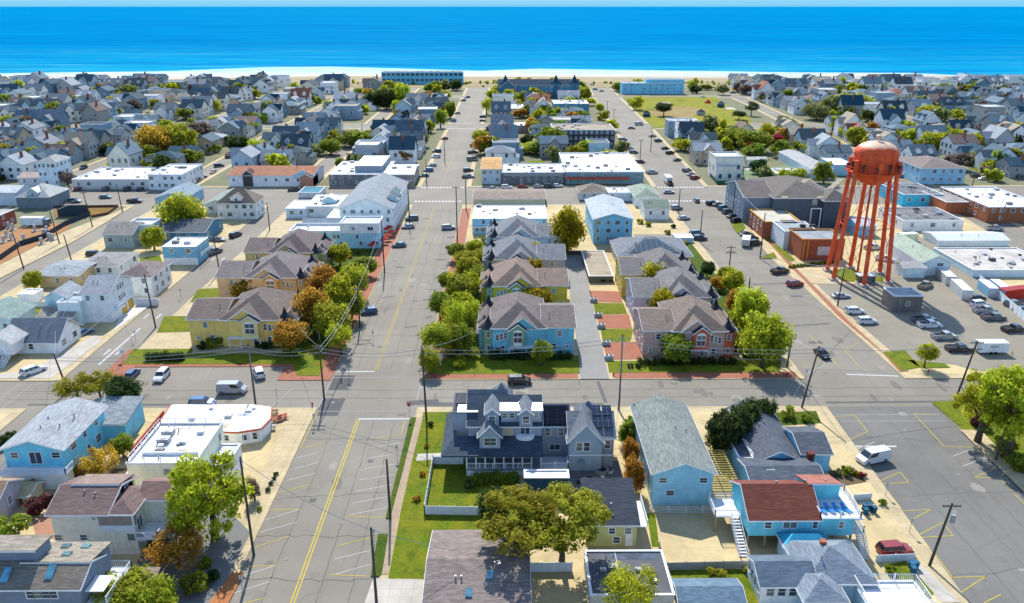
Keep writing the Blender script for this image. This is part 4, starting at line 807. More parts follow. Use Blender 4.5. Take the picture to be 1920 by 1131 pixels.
# left foreground
r, x0, x1, D, h = B('house', 'long blue house with pale grey gable roof and white front balcony, far left', 'house', 22, 130, 905, 842, 765, 'gy', 1.5, (.13,.42,.58), (.30,.32,.345), wins=None, over=.6)
for x, w_ in ((-3,1.1),(3.4,1.2)): win(r, 'F', x, 0, h-1.2, w_, .9)
win(r, 'F', .2, 0, h-1.7, 1.8, 2.0, 2); box_part('balcony', r, mat('plain', WHITE), (x0, x1+1.2, -2.3, 0, 2.5, 2.8)); railing(r, [(x0, 0), (x0, -2.3), (x1+1.2, -2.3), (x1+1.2, 0)], 2.8); box_part('lower_wall', r, mat('siding', (.5,.56,.6)), (x0+.2, x1+1, -2.1, -.05, 0, 2.5)); win(r, 'F', x0+2, -2.1, 1.3, .9, 1.1)
auto_wins(r, 'R', 1, D-1, x1, .3, h); vents(r, [(2, D*.35, h+1.0), (2.6, D*.6, h+1), (-.2, D*.25, h+1.4)])
r, x0, x1, D, h = B('garage', 'open sided carport garage with grey roof behind the long blue house', 'garage', 172, 240, 830, 796, 7, 'shed', 1.2, (.14,.42,.57), (.22,.245,.27), wins=None, vent=0)
B('porch', 'small flat white roofed annex between blue house and round trees', 'annex', 165, 205, 785, 768, 4, 'flat', 0, WH, (.75,.76,.76), wins=None)
r, x0, x1, D, h = B('townhouse', 'cream three storey house with white flat roof and rail, beside the green tree', 'house', 252, 378, 948, 872, 12, 'flat', .15, CREAM, MEMB, wins=None, fascia=mat('plain', (.68,.69,.7)))
win(r, 'F', .8, 0, h-1.3, 1, 1.0); railing(r, [(x0+.2, .2), (x1-.2, .2)], h+.1, bal=.9); railing(r, [(x0+.2, .2), (x0+.2, D-.2), (x1-.2, D-.2)], h+.1, bal=.9)
auto_wins(r, 'R', 0, D, x1, .3, h, n=3); box_part('roof_curb', r, mat('plain', WHITE), (x0+1.2, x1-.5, 2.6, 2.9, h, h+.45)); units(r, [(1, 6, .45), (-2, 5, .4), (2.6, 9, .5)], h, (.6,.62,.63))
wall_roof(r, x1, x1+3.2, 3, 10, 0, 4.4, 'flat', 0, mat('siding', (.55,.62,.66)), mat('membrane', (.6,.62,.63))); box_part('patio_wall', r, mat('plain', WHITE), (x0-3.2, x0-3.0, 2, 9, 0, 2.2), (x0-3.2, x0, 1.9, 2.1, 0, 2.2))
a, b = at(392, 836), at(494, 836); Wd = b.x-a.x; r = empty('restaurant', (a.x, a.y, .1), 'single storey restaurant with white many sided flat roof and rust red eaves', 'restaurant')
pl = [(-9,2.5),(-.5,2.5),(0,.4),(Wd*.55,0),(Wd*.93,1.2),(Wd,4.5),(Wd*.9,8.6),(Wd*.5,9.6),(-9.5,9.6)]; mb = MB(); mb.prism(pl, 0, 2.35); part('wall', mb, mat('siding', (.55,.60,.63)), r)
gr = lambda k: [((x-Wd*.2)*k+Wd*.2, (y-5)*k+5) for x, y in pl]; mb = MB(); mb.prism(gr(1.05), 2.35, 2.6); part('eaves', mb, mat('plain', (.40,.10,.05)), r); mb = MB(); mb.prism(gr(1.02), 2.55, 2.67); part('roof', mb, mat('membrane', (.8,.8,.8)), r)
for x, w_ in ((1.6,1.0),(3.0,1.0)): win(r, 'F', x, .16, 1.35, w_, 1.0)
win(r, 'F', Wd*.64, .25, 1.35, 1.2, 1.0, 2); win(r, 'F', Wd*.82, .8, 1.35, 1.0, 1.2); units(r, [(2, 5, .6), (5, 7, .45), (-4, 4, .5), (Wd*.6, 8, .35), (-2, 8, .35)], 2.66, (.6,.6,.6))
box_part('red_ramp_wall', r, mat('plain', (.35,.06,.04)), (-11.5, -11.2, -4, 9.5, 0, 1.5)); box_part('dirt_patch', r, mat('membrane', (.5,.42,.33)), (.8, 3, 1.2, 2.8, 2.66, 2.7))
# beige house with brown roof
r, x0, x1, D, h = B('house', 'beige stucco house with brown hip ended roof and white balconies, lower left', 'house', 112, 262, 1042, 964, 8.5, 'gx', 1.5, (.72,.67,.56), (.165,.115,.105), wk='plain', wins=None, over=.45)
for o in [q for q in C.objects if q.parent == r]: bpy.data.objects.remove(o)
bw, br = mat('plain', (.72,.67,.56)), mat('shingle', (.165,.115,.105)); wall_roof(r, x0, x1-3.4, 0, D, 0, h, 'gx', 1.5, bw, br, .45); wall_roof(r, x1-3.38, x1, .03, 6.2, 0, h-.04, 'hip', .9, bw, br, .4); vents(r, [(-2, 3, h+.9), (-.4, 2.6, h+.8)])
for x in (-5.0,-1.6): win(r, 'F', x, 0, 2.9, .9, .8)
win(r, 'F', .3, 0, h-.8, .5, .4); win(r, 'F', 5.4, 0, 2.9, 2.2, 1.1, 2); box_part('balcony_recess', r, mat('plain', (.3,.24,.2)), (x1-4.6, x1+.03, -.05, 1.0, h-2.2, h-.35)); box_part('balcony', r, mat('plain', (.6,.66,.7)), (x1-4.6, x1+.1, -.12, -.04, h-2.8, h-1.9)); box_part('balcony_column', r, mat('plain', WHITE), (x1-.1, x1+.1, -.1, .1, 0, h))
wall_roof(r, x1-.6, x1+3.2, 3.4, 8.4, 0, h-.2, 'gx', 1.1, mat('plain', (.72,.67,.56)), mat('shingle', (.20,.13,.115)), .3); win(r, 'R', 5, x1+3.2, h-1.3, 1.0, 1.2); win(r, 'R', 6.8, x1+3.2, h-1.3, 1.0, 1.2)
wall_roof(r, x0+1.4, x1-3.4, 4.3, 7.9, 0, h+.7, 'back', .9, mat('plain', (.6,.66,.7)), mat('shingle', (.23,.17,.145)), .25); win(r, 'R', 6, x1-3.4, h+.6, 1.0, .7)
box_part('side_deck', r, mat('plain', WHITE), (x1+.1, x1+3.1, -.4, 3.3, 2.7, 2.95)); railing(r, [(x1+.1, -.4), (x1+3.1, -.4), (x1+3.1, 3.3)], 2.95); win(r, 'R', 1.5, x1, 4.2, 1.4, 1.8, 2)
# grey house at bottom left edge
a, b = at(-75, 1185), at(166, 1185); Wd = b.x-a.x; r = empty('house', (a.x, a.y, .1), 'slate blue house with brown grey shingle roof and skylights, bottom left corner', 'house'); wm = mat('siding', (.13,.16,.21)); rm = mat('shingle', (.19,.165,.135))
wall_roof(r, 0, Wd, 0, 5.6, 0, 6.4, 'gx', 1.3, wm, rm, .4); wall_roof(r, Wd*.5, Wd+.06, 2.85, 7.4, 0, 6.8, 'back', .9, wm, mat('shingle', (.26,.225,.18)), .3); wall_roof(r, 1, Wd*.6, 2.95, 6.0, 0, 8.9, 'back', .4, wm, mat('shingle', (.24,.21,.17)), .3)
for x in (Wd*.62, Wd*.68, Wd*.74, Wd*.8): win(r, 'F', x, 0, 5.4, .75, 1.0); win(r, 'F', x, 0, 2.6, .75, 1.0)
for x, y in ((Wd*.75, 1.5), (Wd*.42, 1.2)): z = 6.4+1.3*y/2.8+.25; mb = MB(); mb.poly3([(x-.45,y-.8,z-.4),(x+.45,y-.8,z-.4),(x+.45,y+.8,z+.45),(x-.45,y+.8,z+.45)], (0,-.05,.1)); part('skylight', mb, mat('glass', (.05,.16,.22)), r)
for x, y in ((Wd*.7, 6.4), (Wd*.86, 6.4), (Wd*.78, 4.4)): box_part('skylight', r, mat('glass', (.05,.10,.09)), (x-.5, x+.5, y-.4, y+.4, 7.4-(y-2.85)*.2, 8.1-(y-2.85)*.2))
box_part('side_terrace', r, mat('plain', (.6,.62,.63)), (Wd+.1, Wd+2.6, .5, 7, 3.4, 3.6)); railing(r, [(Wd+2.6, .5), (Wd+2.6, 7), (Wd, 7)], 3.6); box_part('terrace_shade', r, mat('plain', (.7,.72,.73)), (Wd+.2, Wd+2.4, .6, 3.4, 5.2, 5.3)); wall_roof(r, Wd+2.9, Wd+6.0, 2, 7, 0, 2.4, 'shed', .8, wm, mat('shingle', (.24,.19,.15)), .2)
B('house', 'mauve grey house with tan gable roof at the left edge among bushes', 'house', -60, 2, 985, 945, 6, 'gx', 1.6, (.30,.28,.33), (.30,.21,.13))
B('garden_shed', 'small cream shed with olive roof between blue and beige houses', 'shed', 28, 58, 948, 930, 3.5, 'gx', .8, (.5,.47,.3), (.42,.38,.22), wins=None, vent=0)

# block between the two left streets
r, x0, x1, D, h = B('house', 'white house with wide grey roof and gabled porch stairs at left corner', 'house', 14, 112, 664, 642, 9.5, 'gx', 3.4, (.58,.60,.62), (.15,.175,.205), over=.4)
wall_roof(r, x0-1.5, x0+4.2, -4.2, 1, 1.6, 4.2, 'gy', 1.9, mat('siding', (.55,.58,.6)), mat('shingle', (.36,.37,.37)), .4); stairs(r, x0+2, x0+3.6, -7.4, -4.2, 0, 1.7); railing(r, [(x0-1.5, -4.3), (x0+2, -4.3)], 1.7)
B('house', 'teal white house with green roof cut by the left picture edge', 'house', -60, 30, 632, 600, 9, 'gy', 2, (.42,.55,.6), (.19,.26,.24))
B('garden_shed', 'white flat roofed shed beside the small back lawn on the left', 'shed', 36, 68, 570, 553, 4, 'flat', 0, WH, (.7,.7,.7), wins=None)
r, x0, x1, D, h = B('house', 'tall pale lavender house with orange garage doors and corner deck, left side street', 'house', 163, 213, 606, 551, 12, 'gx', 2.3, (.50,.53,.58), (.26,.28,.31), wins=None)
for z in (h-.2, h-2.9):
    for y in (D*.4, D*.5, D*.6): win(r, 'R', y, x1, z, .7, 1.1)
for x in (-1.8, 1.6): win(r, 'F', x, 0, h-1.2, .9, 1.1)
box_part('side_balcony', r, mat('plain', WHITE), (x1, x1+1.4, .6, 4.2, 2.7, 2.9)); railing(r, [(x1+1.4, .6), (x1+1.4, 4.2)], 2.9); box_part('garage_door', r, mat('plain', (.62,.36,.05)), (x1+.02, x1+.1, 5.0, 7.4, .1, 2.4)); box_part('garage_door', r, mat('plain', (.62,.36,.05)), (x1+.02, x1+.1, 8.4, 10.8, .1, 2.4))
wall_roof(r, x0-5.2, x0, -1.5, 5, 0, 5.3, 'flat', .3, mat('siding', (.42,.52,.6)), mat('membrane', (.3,.38,.43))); railing(r, [(x0-5.2, -1.5), (x0, -1.5)], 5.4); wall_roof(r, x0-10, x0-4.8, 2, 9, 0, 5.6, 'gy', 1.6, mat('siding', (.4,.52,.6)), mat('shingle', (.27,.3,.33)), .4); box_part('garage_door', r, mat('plain', (.6,.34,.05)), (x0-4.8, x0-2.4, -1.62, -1.51, .1, 2.1))
stairs(r, x0-4.6, x0-3.4, -6, -1.6, 0, 2.9)
B('garage', 'low garage with beige double gable roof in front of the lavender house', 'garage', 78, 140, 615, 595, 6, 'gx', 1.3, (.36,.34,.31), (.30,.275,.24), wins=None)
B('house', 'tan cottage with flat looking blue grey roof facing the second left street', 'house', 76, 150, 540, 518, 490, 'gx', .7, (.42,.31,.17), (.24,.27,.29))
B('house', 'grey hip roofed house with white side gallery behind the tan cottage', 'house', 150, 222, 520, 500, 474, 'hip', 1.6, (.5,.55,.58), (.24,.235,.23))
r, x0, x1, D, h = B('house', 'white two storey house with brown hip roof by the left side street', 'house', 228, 290, 558, 520, 11.5, 'hip', 2.2, (.62,.585,.51), (.19,.155,.145), wins=None); auto_wins(r, 'R', 0, D, x1, .3, h); auto_wins(r, 'F', x0, x1, 0, .3, h, n=2); box_part('side_wall', r, mat('plain', WHITE), (x1-2, x1+3.5, -6, -5.8, 0, 1.9))
r, x0, x1, D, h = B('guest_house', 'blue guest house with white flat roof and ground floor gallery', 'guest house', 309, 372, 498, 464, 446, 'flat', 0, (.12,.28,.38), (.75,.75,.76)); box_part('lower_band', r, mat('plain', (.7,.72,.73)), (x0-.05, x1+.05, -.06, -.01, .1, 2.2)); railing(r, [(x1+1.2, 0), (x1+1.2, D)], 2.6)
B('house', 'dark blue house with charcoal gable roof beside the round lime tree', 'house', 305, 386, 456, 436, 411, 'gx', 2.0, (.05,.14,.22), (.09,.105,.12))
r, x0, x1, D, h = B('house', 'grey green three storey house with roof terrace, second left street corner', 'house', 198, 252, 466, 440, 12, 'gx', 2.2, (.22,.27,.26), (.23,.215,.20)); wall_roof(r, x1-4, x1+4, 5, 13, 0, h+1.2, 'flat', .5, mat('siding', (.35,.45,.52)), mat('membrane', (.65,.65,.65)))
B('house', 'low house with green grey roof behind the round lime tree', 'house', 386, 432, 402, 384, 362, 'gy', 1.6, (.4,.45,.45), (.24,.28,.25))
r, x0, x1, D, h = B('victorian_house', 'white Victorian house with brown pyramidal roof and dormers by the shops', 'house', 410, 482, 412, 382, 10, 'pyr', 4.2, (.50,.50,.49), (.17,.145,.12), wins='auto', step=2.2); dormer(r, -2, 2, .6, 5, h, h+1.8, 1.4, mat('siding', (.55,.55,.54)), mat('shingle', (.17,.145,.12)))
B('house', 'blue shingle house with pale gable roof left of the lime tree', 'house', 293, 350, 392, 372, 352, 'gy', 1.8, (.2,.33,.42), (.2,.26,.31))
r, x0, x1, D, h = B('apartment_building', 'long blue white three storey building with curved parapet beside red umbrellas', 'apartment building', 545, 712, 467, 437, 9, 'flat', .5, (.26,.46,.60), (.55,.57,.58), wins=None)
for x, z in ((4,h-1.3),(5.2,h-1.3),(11,h-1.3),(12,h-3.4),(6,1.6)): win(r, 'F', x-4, 0, z, .9, 1.0)
wall_roof(r, 2, x1+.14, -.25, 8.5, h-.2, h+2.6, 'flat', .3, mat('siding', (.55,.62,.66)), mat('membrane', (.5,.52,.53))); win(r, 'F', x1-2.5, -.25, h+1.3, 1.6, 1.0, 2); win(r, 'F', 6, -.25, h+1.3, 1, .7); wall_roof(r, x0+2, 0, 8.6, 15, 0, h-.5, 'gx', 1.9, mat('siding', (.25,.45,.58)), mat('shingle', (.27,.32,.36)), .3)
r, x0, x1, D, h = B('hotel', 'tall hotel with long grey gable roof and triangular dormers by the avenue', 'hotel', 640, 738, 436, 392, 342, 'gy', 3.4, (.52,.56,.58), (.24,.265,.29), step=2.4)
railing(r, [(x0+2, -.6), (x1-4, -.6)], 5.5); box_part('balcony', r, mat('plain', WHITE), (x0+2, x1-4, -.6, 0, 5.3, 5.5))
for yy in (9, 17): dormer(r, x1-3.4, x1+.1, yy, yy+4, h-.5, h+1.2, 1.5, mat('siding', (.45,.5,.53)), mat('shingle', (.12,.17,.17)), w=False)
r, x0, x1, D, h = B('shop', 'low building with white flat roof and black doorway near the pool', 'shop', 537, 576, 410, 392, 376, 'flat', 0, (.4,.48,.53), MEMB); 
r, x0, x1, D, h = B('guest_house', 'white roofed lodge with small blue gable beside the pool terrace', 'guest house', 574, 636, 408, 388, 366, 'flat', 0, (.5,.55,.57), (.7,.7,.69)); dormer(r, -1, 4, 5, 10, h, h+1, 1.4, mat('siding', (.4,.55,.62)), mat('metal', (.65,.67,.68)), w=False); units(r, [(-3,4,.6),(0,3,.5),(4,8,.6)], h)
B('pool_house', 'flat roofed terrace block with turquoise pool cover behind the lodge', 'terrace', 560, 600, 372, 362, 351, 'flat', 0, (.4,.42,.42), (.04,.20,.28), wins=None)
B('garage', 'low white flat roofed block between lodge and tall hotel', 'garage', 612, 640, 432, 412, 392, 'flat', 0, (.5,.5,.5), (.68,.67,.66), wins=None)
# shops across the main cross street, left
B('shop', 'white flat roofed shop row with dark windows left of the corner store', 'shop', 138, 280, 356, 338, 315, 'flat', .2, (.42,.42,.40), (.68,.68,.68), step=4); B('shop', 'corner store with white flat roof and pale blue side wall', 'shop', 281, 345, 357, 329, 309, 'flat', .2, (.55,.62,.66), (.75,.75,.75), step=2.5)
r, x0, x1, D, h = B('shop', 'grey timber shop with two storey glazed gable front, left shop row', 'shop', 78, 112, 352, 305, 12, 'hip', 2.0, (.42,.48,.52), (.28,.29,.28), step=1.6)
B('house', 'low grey house with pinkish roof beside the glazed shop', 'house', 36, 78, 348, 334, 10, 'gx', 1.2, (.45,.45,.46), (.36,.29,.26)); B('warehouse', 'pale roofed warehouse at the left edge beyond the building site', 'warehouse', -30, 34, 386, 362, 350, 'gx', 1.5, (.4,.45,.48), (.46,.50,.52), wins=None)
r, x0, x1, D, h = B('house', 'grey weathered house with sheet roof beside the vacant lot', 'house', 34, 96, 392, 370, 14, 'pyr', 3.5, (.12,.15,.17), (.33,.35,.35), wins=None); dormer(r, -2, 2, .5, 5, h, h+1.5, 1.6, mat('siding', (.3,.36,.4)), mat('metal', (.35,.4,.42)))
B('brick_building', 'red brick building at the left edge behind the building site', 'building', -30, 3, 432, 406, 9, 'flat', 0, (.30,.08,.05), (.4,.38,.36), wk='brick')
r, x0, x1, D, h = B('restaurant', 'long restaurant with terracotta tile roofs and blue gable, beyond the cross street', 'restaurant', 430, 588, 350, 330, 312, 'gx', 1.8, (.62,.64,.64), (.30,.13,.075), wins=None, step=4)
auto_wins(r, 'F', x0, x1, 0, .3, h, step=4); dormer(r, x0+6, x0+10, -.3, 5, 0, h+.6, 1.6, mat('siding', (.06,.05,.05)), mat('shingle', (.10,.05,.045)), w=False); dormer(r, x0+27, x0+35, -.4, 6, h-1, h+.3, 2.0, mat('siding', (.30,.45,.52)), mat('shingle', (.33,.13,.07)), w=False); dormer(r, x1-5, x1, -2, 9, 0, h-.4, 1.4, mat('siding', (.3,.15,.1)), mat('shingle', (.36,.18,.1)), w=False)
r, x0, x1, D, h = B('restaurant', 'dark shop building with broad white flat roof beside the tiled restaurant', 'restaurant', 618, 724, 350, 328, 303, 'flat', 0, (.12,.12,.13), MEMB, step=3); wall_roof(r, x0+10, x1-2, 5, D-.2, h-.3, h+2.6, 'flat', 0, mat('siding', (.16,.2,.24)), mat('membrane', (.8,.8,.8)))
r, x0, x1, D, h = B('shop', 'small shop with white canopy and gabled roof facing the avenue crossing', 'shop', 724, 776, 350, 328, 310, 'gx', 1.4, (.2,.17,.15), (.7,.7,.7)); box_part('awning', r, mat('plain', (.6,.55,.5)), (x0, x1, -2.5, 0, 2.6, 2.75)); units(r, [(-3, 8, 1), (3, 9, 1)], h+1)
# centre right
r, x0, x1, D, h = B('motel', 'two storey blue motel with bright white flat roof behind the row houses', 'motel', 886, 1026, 440, 411, 386, 'flat', 0, (.22,.42,.52), (.82,.82,.82), step=2.2); box_part('gallery', r, mat('plain', WHITE), (x0, x1, -1.4, 0, h/2-.1, h/2+.1)); railing(r, [(x0, -1.4), (x1, -1.4)], h/2+.1, bal=0)
B('motel', 'long low building with tan grey roof across from the shops', 'motel', 888, 1022, 386, 374, 356, 'gx', .9, (.35,.34,.25), (.23,.18,.15), wins=None)
r, x0, x1, D, h = B('house', 'large blue house with stepped light grey gable roof, behind the alley', 'house', 1112, 1184, 458, 412, 375, 'gy', 1.8, (.14,.34,.46), (.36,.40,.43), step=2.3)
B('house', 'white cottage with moss green gable roof beside the curved street', 'house', 1208, 1254, 413, 391, 377, 'gx', 1.6, (.58,.62,.64), (.15,.19,.15)); B('shop', 'grey white shop with green pyramid roof at the crossing', 'shop', 1190, 1236, 388, 370, 350, 'pyr', 2.2, (.5,.55,.57), (.25,.30,.24))
B('motel', 'white motel block with balcony rail beside the brown hip roofed house', 'motel', 1140, 1192, 378, 362, 352, 'flat', 0, (.45,.5,.53), (.72,.72,.72)); B('house', 'brown grey hip roofed house on the shop street corner', 'house', 1086, 1140, 376, 362, 350, 'pyr', 2.5, (.4,.4,.38), (.20,.17,.14))
r, x0, x1, D, h = B('apartment_building', 'cream building with large solar panelled hip roof beside the curved street', 'apartment building', 1158, 1296, 500, 481, 447, 'hip', 3.2, (.45,.40,.28), (.17,.19,.21), step=2.6)
mb = MB(); k = 3.2/(D/2+.4); mb.poly3([(x0+3.4, 1.2, h+1.6*k), (x1-3.4, 1.2, h+1.6*k), (x1-D*.46, D*.42, h+(D*.42+.4)*k), (x0+D*.46, D*.42, h+(D*.42+.4)*k)], (0,-.03,.12)); part('solar_array', mb, mat('solar', (.05,.075,.10)), r)
B('garage', 'long flat roofed garage block with pebbled beige roof beside the alley', 'garage', 1104, 1150, 531, 519, 471, 'flat', 0, (.12,.11,.09), (.36,.30,.21), wins=None)
B('boat_shed', 'small white roofed shed tucked behind the solar panelled building', 'shed', 1266, 1300, 456, 447, 5, 'flat', 0, (.3,.42,.5), (.75,.76,.77), wins=None)
# store block
r, x0, x1, D, h = B('supermarket', 'supermarket with huge white flat roof and red striped canopy', 'supermarket', 1060, 1206, 346, 324, 288, 'flat', .3, (.14,.22,.24), (.82,.81,.79), wins=None); box_part('canopy', r, mat('plain', (.42,.07,.045)), (x0, x1-6, -2.5, 0, 2.6, 3.1)); units(r, [(x, y, 1.0) for x, y in ((-14,20),(-11,34),(-2,38),(2,14),(-16,12),(6,45))], h, (.35,.33,.31)); auto_wins(r, 'F', x0, x1, 0, .2, h, step=4)
r, x0, x1, D, h = B('shop', 'dark fronted shop terrace with white roof left of the supermarket', 'shop', 940, 1058, 346, 325, 308, 'flat', .2, (.12,.12,.13), (.7,.7,.7), step=3); box_part('sign_board', r, mat('plain', (.3,.32,.33)), (x0+1, x1-1, -.2, -.02, h-1.2, h-.3)); units(r, [(-10,6,.9),(0,8,.8),(8,10,.8)], h)
B('shop', 'orange tiled corner shop facing the avenue, right side of crossing', 'shop', 903, 939, 346, 318, 296, 'gx', 1.2, (.32,.38,.42), (.45,.26,.10), step=2)
r, x0, x1, D, h = B('hotel', 'dark three storey hotel with rows of white windows behind supermarket', 'hotel', 1036, 1152, 276, 245, 233, 'flat', .3, (.05,.065,.08), (.32,.26,.18), wins=None)
for i in range(3):
    for k in range(12): win(r, 'F', x0+(k+.5)*(x1-x0)/12, 0, 1.8+i*(h/3), 1.1, 1.5, 1, None, mat('glass', (.10,.13,.15)))
    if i: box_part('gallery', r, mat('plain', (.05,.05,.06)), (x0, x1, -1.3, 0, i*h/3, i*h/3+.25))
B('hotel', 'cream stone flat roofed building above the dark three storey hotel', 'hotel', 1030, 1110, 242, 226, 14, 'flat', .4, (.48,.44,.36), (.55,.5,.42))
B('shop', 'white roofed dark eatery between trees right of the avenue', 'shop', 920, 990, 250, 236, 230, 'flat', 0, (.18,.13,.12), MEMB); B('hotel', 'teal lodge with white flat roof inland of the seafront hotel', 'hotel', 1038, 1104, 214, 195, 188, 'flat', 0, (.06,.17,.25), (.6,.6,.6)); B('house', 'white flat roofed house with dark garage right of the avenue', 'house', 942, 982, 218, 204, 196, 'flat', 0, (.55,.58,.6), (.66,.68,.68))
r, x0, x1, D, h = B('hotel', 'long navy seafront hotel with turret roofs and balconies right of avenue', 'hotel', 934, 1086, 184, 160, 12, 'gx', 4, (.06,.17,.27), (.035,.075,.11), step=4); [turret(r, x, 3, 4, 0, h+2, 6, mat('siding', (.04,.12,.2)), mat('shingle', (.02,.06,.09))) for x in (x0+6, 14, x1-4)]
dormer(r, x0+2, x0+14, -4, 6, 0, h-1, 5, mat('siding', (.06,.14,.2)), mat('shingle', (.04,.07,.1)), over=.6)
r, x0, x1, D, h = B('motel', 'very long blue beachfront motel with flat roof and dark window bays', 'motel', 716, 868, 158, 136, 14, 'flat', .3, (.10,.34,.48), (.24,.26,.27), wins=None)
for i in range(2):
    for k in range(17): win(r, 'F', x0+(k+.5)*(x1-x0)/17, 0, 3.6+i*5.2, 3.2, 2.6, 2, mat('plain', (.16,.42,.55)), mat('glass', (.015,.05,.08)))
r, x0, x1, D, h = B('motel', 'blue two winged motel with pale roof at the head of the park', 'motel', 1166, 1282, 177, 157, 14, 'flat', .3, (.14,.38,.50), (.45,.55,.6), step=5); wall_roof(r, x1-32, x1, 2, 12, h-.2, h+3, 'flat', .3, mat('siding', (.16,.4,.52)), mat('membrane', (.5,.58,.62)))
r, x0, x1, D, h = B('hotel', 'three storey dark blue house facing the park with white porch', 'house', 1252, 1306, 258, 228, 10, 'flat', .5, (.13,.19,.26), (.55,.57,.58), step=3)
# right of the curved street
r, x0, x1, D, h = B('hall', 'large dark grey hall with brown hip roof and tan roof stripes', 'hall', 1447, 1566, 424, 372, 336, 'hip', 3.6, (.07,.085,.105), (.135,.118,.105), wins=None, over=.6)
wall_roof(r, x0-9, x0+.5, 4, D-4, 0, h-.6, 'gx', 3.2, mat('siding', (.15,.18,.22)), mat('shingle', (.14,.12,.11)), .5); auto_wins(r, 'L', 5, D-5, x0-9, .3, h); wall_roof(r, x1-6, x1+3, -3, 8, 0, h-.3, 'hip', 3.0, mat('siding', (.05,.06,.08)), mat('shingle', (.15,.13,.115)), .5)
mb = MB(); kk = 3.6/(D/2+.6)
for xx in (x0+1.6, x1-8):  mb.poly3([(xx,-.5,h+.05),(xx+2.2,-.5,h+.05),(xx+2.2+D*.42,D*.48,h+kk*(D*.48+.55)),(xx+D*.42,D*.48,h+kk*(D*.48+.55))], (0,-.03,.1))
part('roof_stripe', mb, mat('shingle', (.36,.31,.22)), r)
for x in (x0+17, x0+20, x1-8): win(r, 'F', x, 0, h-1.5, 1.3, 1.6)
box_part('entrance_frame', r, mat('plain', (.6,.64,.67)), (x1-10.2, x1-9.9, -3.3, -3, 0, h-3), (x1-7.0, x1-6.7, -3.3, -3, 0, h-3), (x1-10.2, x1-6.7, -3.3, -3, h-3, h-2.7)); wall_roof(r, x0-2, x0+2.5, -4, .5, 0, 4, 'pyr', 1.8, mat('siding', (.2,.22,.25)), mat('shingle', (.33,.27,.19)), .4)
a, b = at(1500, 489), at(1583, 492); Wd = b.x-a.x; r = empty('library', (a.x, a.y, .1), 'low red brick library with cream roof edges and sunken dark roof wells', 'library'); bk = mat('brick', (.32,.10,.055))
wall_roof(r, 0, Wd, 0, 11, 0, 6.2, 'flat', .2, bk, mat('membrane', (.28,.31,.33)), fascia=mat('plain', (.5,.22,.06))); wall_roof(r, -1.5, Wd*.7, 11.1, 23, 0, 5.6, 'flat', .1, mat('plain', (.6,.64,.67)), mat('membrane', (.30,.33,.34))); wall_roof(r, -4, Wd*.62, 23.1, 40, 0, 5.4, 'flat', .2, bk, mat('membrane', (.52,.48,.40)), fascia=mat('plain', (.6,.33,.06)))
box_part('roof_well', r, mat('plain', (.012,.014,.018)), (.5, Wd*.62, 10.2, 13.2, 5.8, 6.35), (1.5, Wd*.48, 21.6, 24.6, 5.2, 5.75)); box_part('window_panel', r, mat('plain', (.5,.5,.48)), (Wd*.38, Wd*.72, -.12, -.02, 1.6, 4.2)); units(r, [(6,17,.8),(9,17,.8)], 5.6, (.05,.05,.06))
for x in (.4, 1.6): box_part('pilaster', r, mat('plain', (.5,.26,.05)), (x, x+.35, -.15, 0, 0, 6))
auto_wins(r, 'L', 24, 39, -4, .3, 5, step=3.5)
r, x0, x1, D, h = B('pump_house', 'small brick pump house with grey flat roof beside the tower shadow', 'pump house', 1672, 1726, 586, 557, 6, 'flat', .1, (.20,.165,.15), (.40,.42,.42), wk='brick', wins=None); win(r, 'F', 0, 0, 2.2, .8, 1.1)
a, b = at(1622, 532), at(1642, 532); r = empty('control_box', (a.x, a.y, .1), 'low grey control kiosk on the grass under the water tower', 'kiosk'); box_part('cabinet', r, mat('metal', (.12,.13,.14)), (-1.6, 2.6, 0, 2, .1, 2)); box_part('roof', r, mat('metal', (.5,.55,.58)), (-2.1, 3.1, -.4, 2.4, 2, 2.2)); box_part('cabinet_door', r, mat('metal', (.2,.2,.2)), (-.6,.3,-.05,0,.2,1.8),(.6,1.5,-.05,0,.2,1.8))
r, x0, x1, D, h = B('workshop', 'white workshop with pale green gable roof right of the water tower', 'workshop', 1726, 1778, 518, 493, 451, 'gy', 1.9, (.50,.60,.66), (.30,.36,.29), wins=None); win(r, 'F', 1, 0, h-.6, 1.6, .8, 2); wall_roof(r, x0-6, x0, -2, 3, 0, 2.9, 'gx', 1.0, mat('siding', (.45,.55,.6)), mat('shingle', (.4,.4,.38)), .3)
r, x0, x1, D, h = B('warehouse', 'large flat roofed warehouse with gravel beige roof at the right edge', 'warehouse', 1822, 1990, 521, 508, 466, 'flat', .1, (.42,.52,.58), (.52,.49,.45), wins=None); units(r, [(-2, 9, .8), (4, 20, .4), (-8, 22, .4), (9, 14, .4)], h, (.1,.1,.1))
B('warehouse', 'long narrow warehouse with bright white metal gable roof', 'warehouse', 1758, 1890, 463, 452, 436, 'gx', 1.0, (.50,.54,.56), (.66,.69,.67), rk='metal', wins=None)
B('warehouse', 'flat dark roofed repair building with white side wall and boxy vents', 'building', 1690, 1804, 434, 415, 390, 'flat', .1, (.55,.60,.63), (.17,.17,.18), step=6)
B('shop', 'bright blue fronted building with grey flat roof by the far crossing', 'shop', 1690, 1765, 388, 366, 345, 'flat', .1, (.05,.34,.50), (.15,.155,.165), step=4)
r, x0, x1, D, h = B('brick_building', 'orange brick shop with white roof at the right edge corner', 'shop', 1848, 1960, 418, 390, 352, 'flat', .2, (.36,.13,.065), (.68,.69,.69), wk='brick', step=3); wall_roof(r, x0-8, x0, D-20, D-2, 0, 4.2, 'flat', .1, mat('brick', (.38,.13,.06)), mat('membrane', (.3,.28,.27)))
B('house', 'wide house with brown grey hip roof and blue walls behind the tower', 'house', 1722, 1806, 346, 316, 296, 'hip', 2.6, (.22,.38,.48), (.20,.165,.15), step=3)
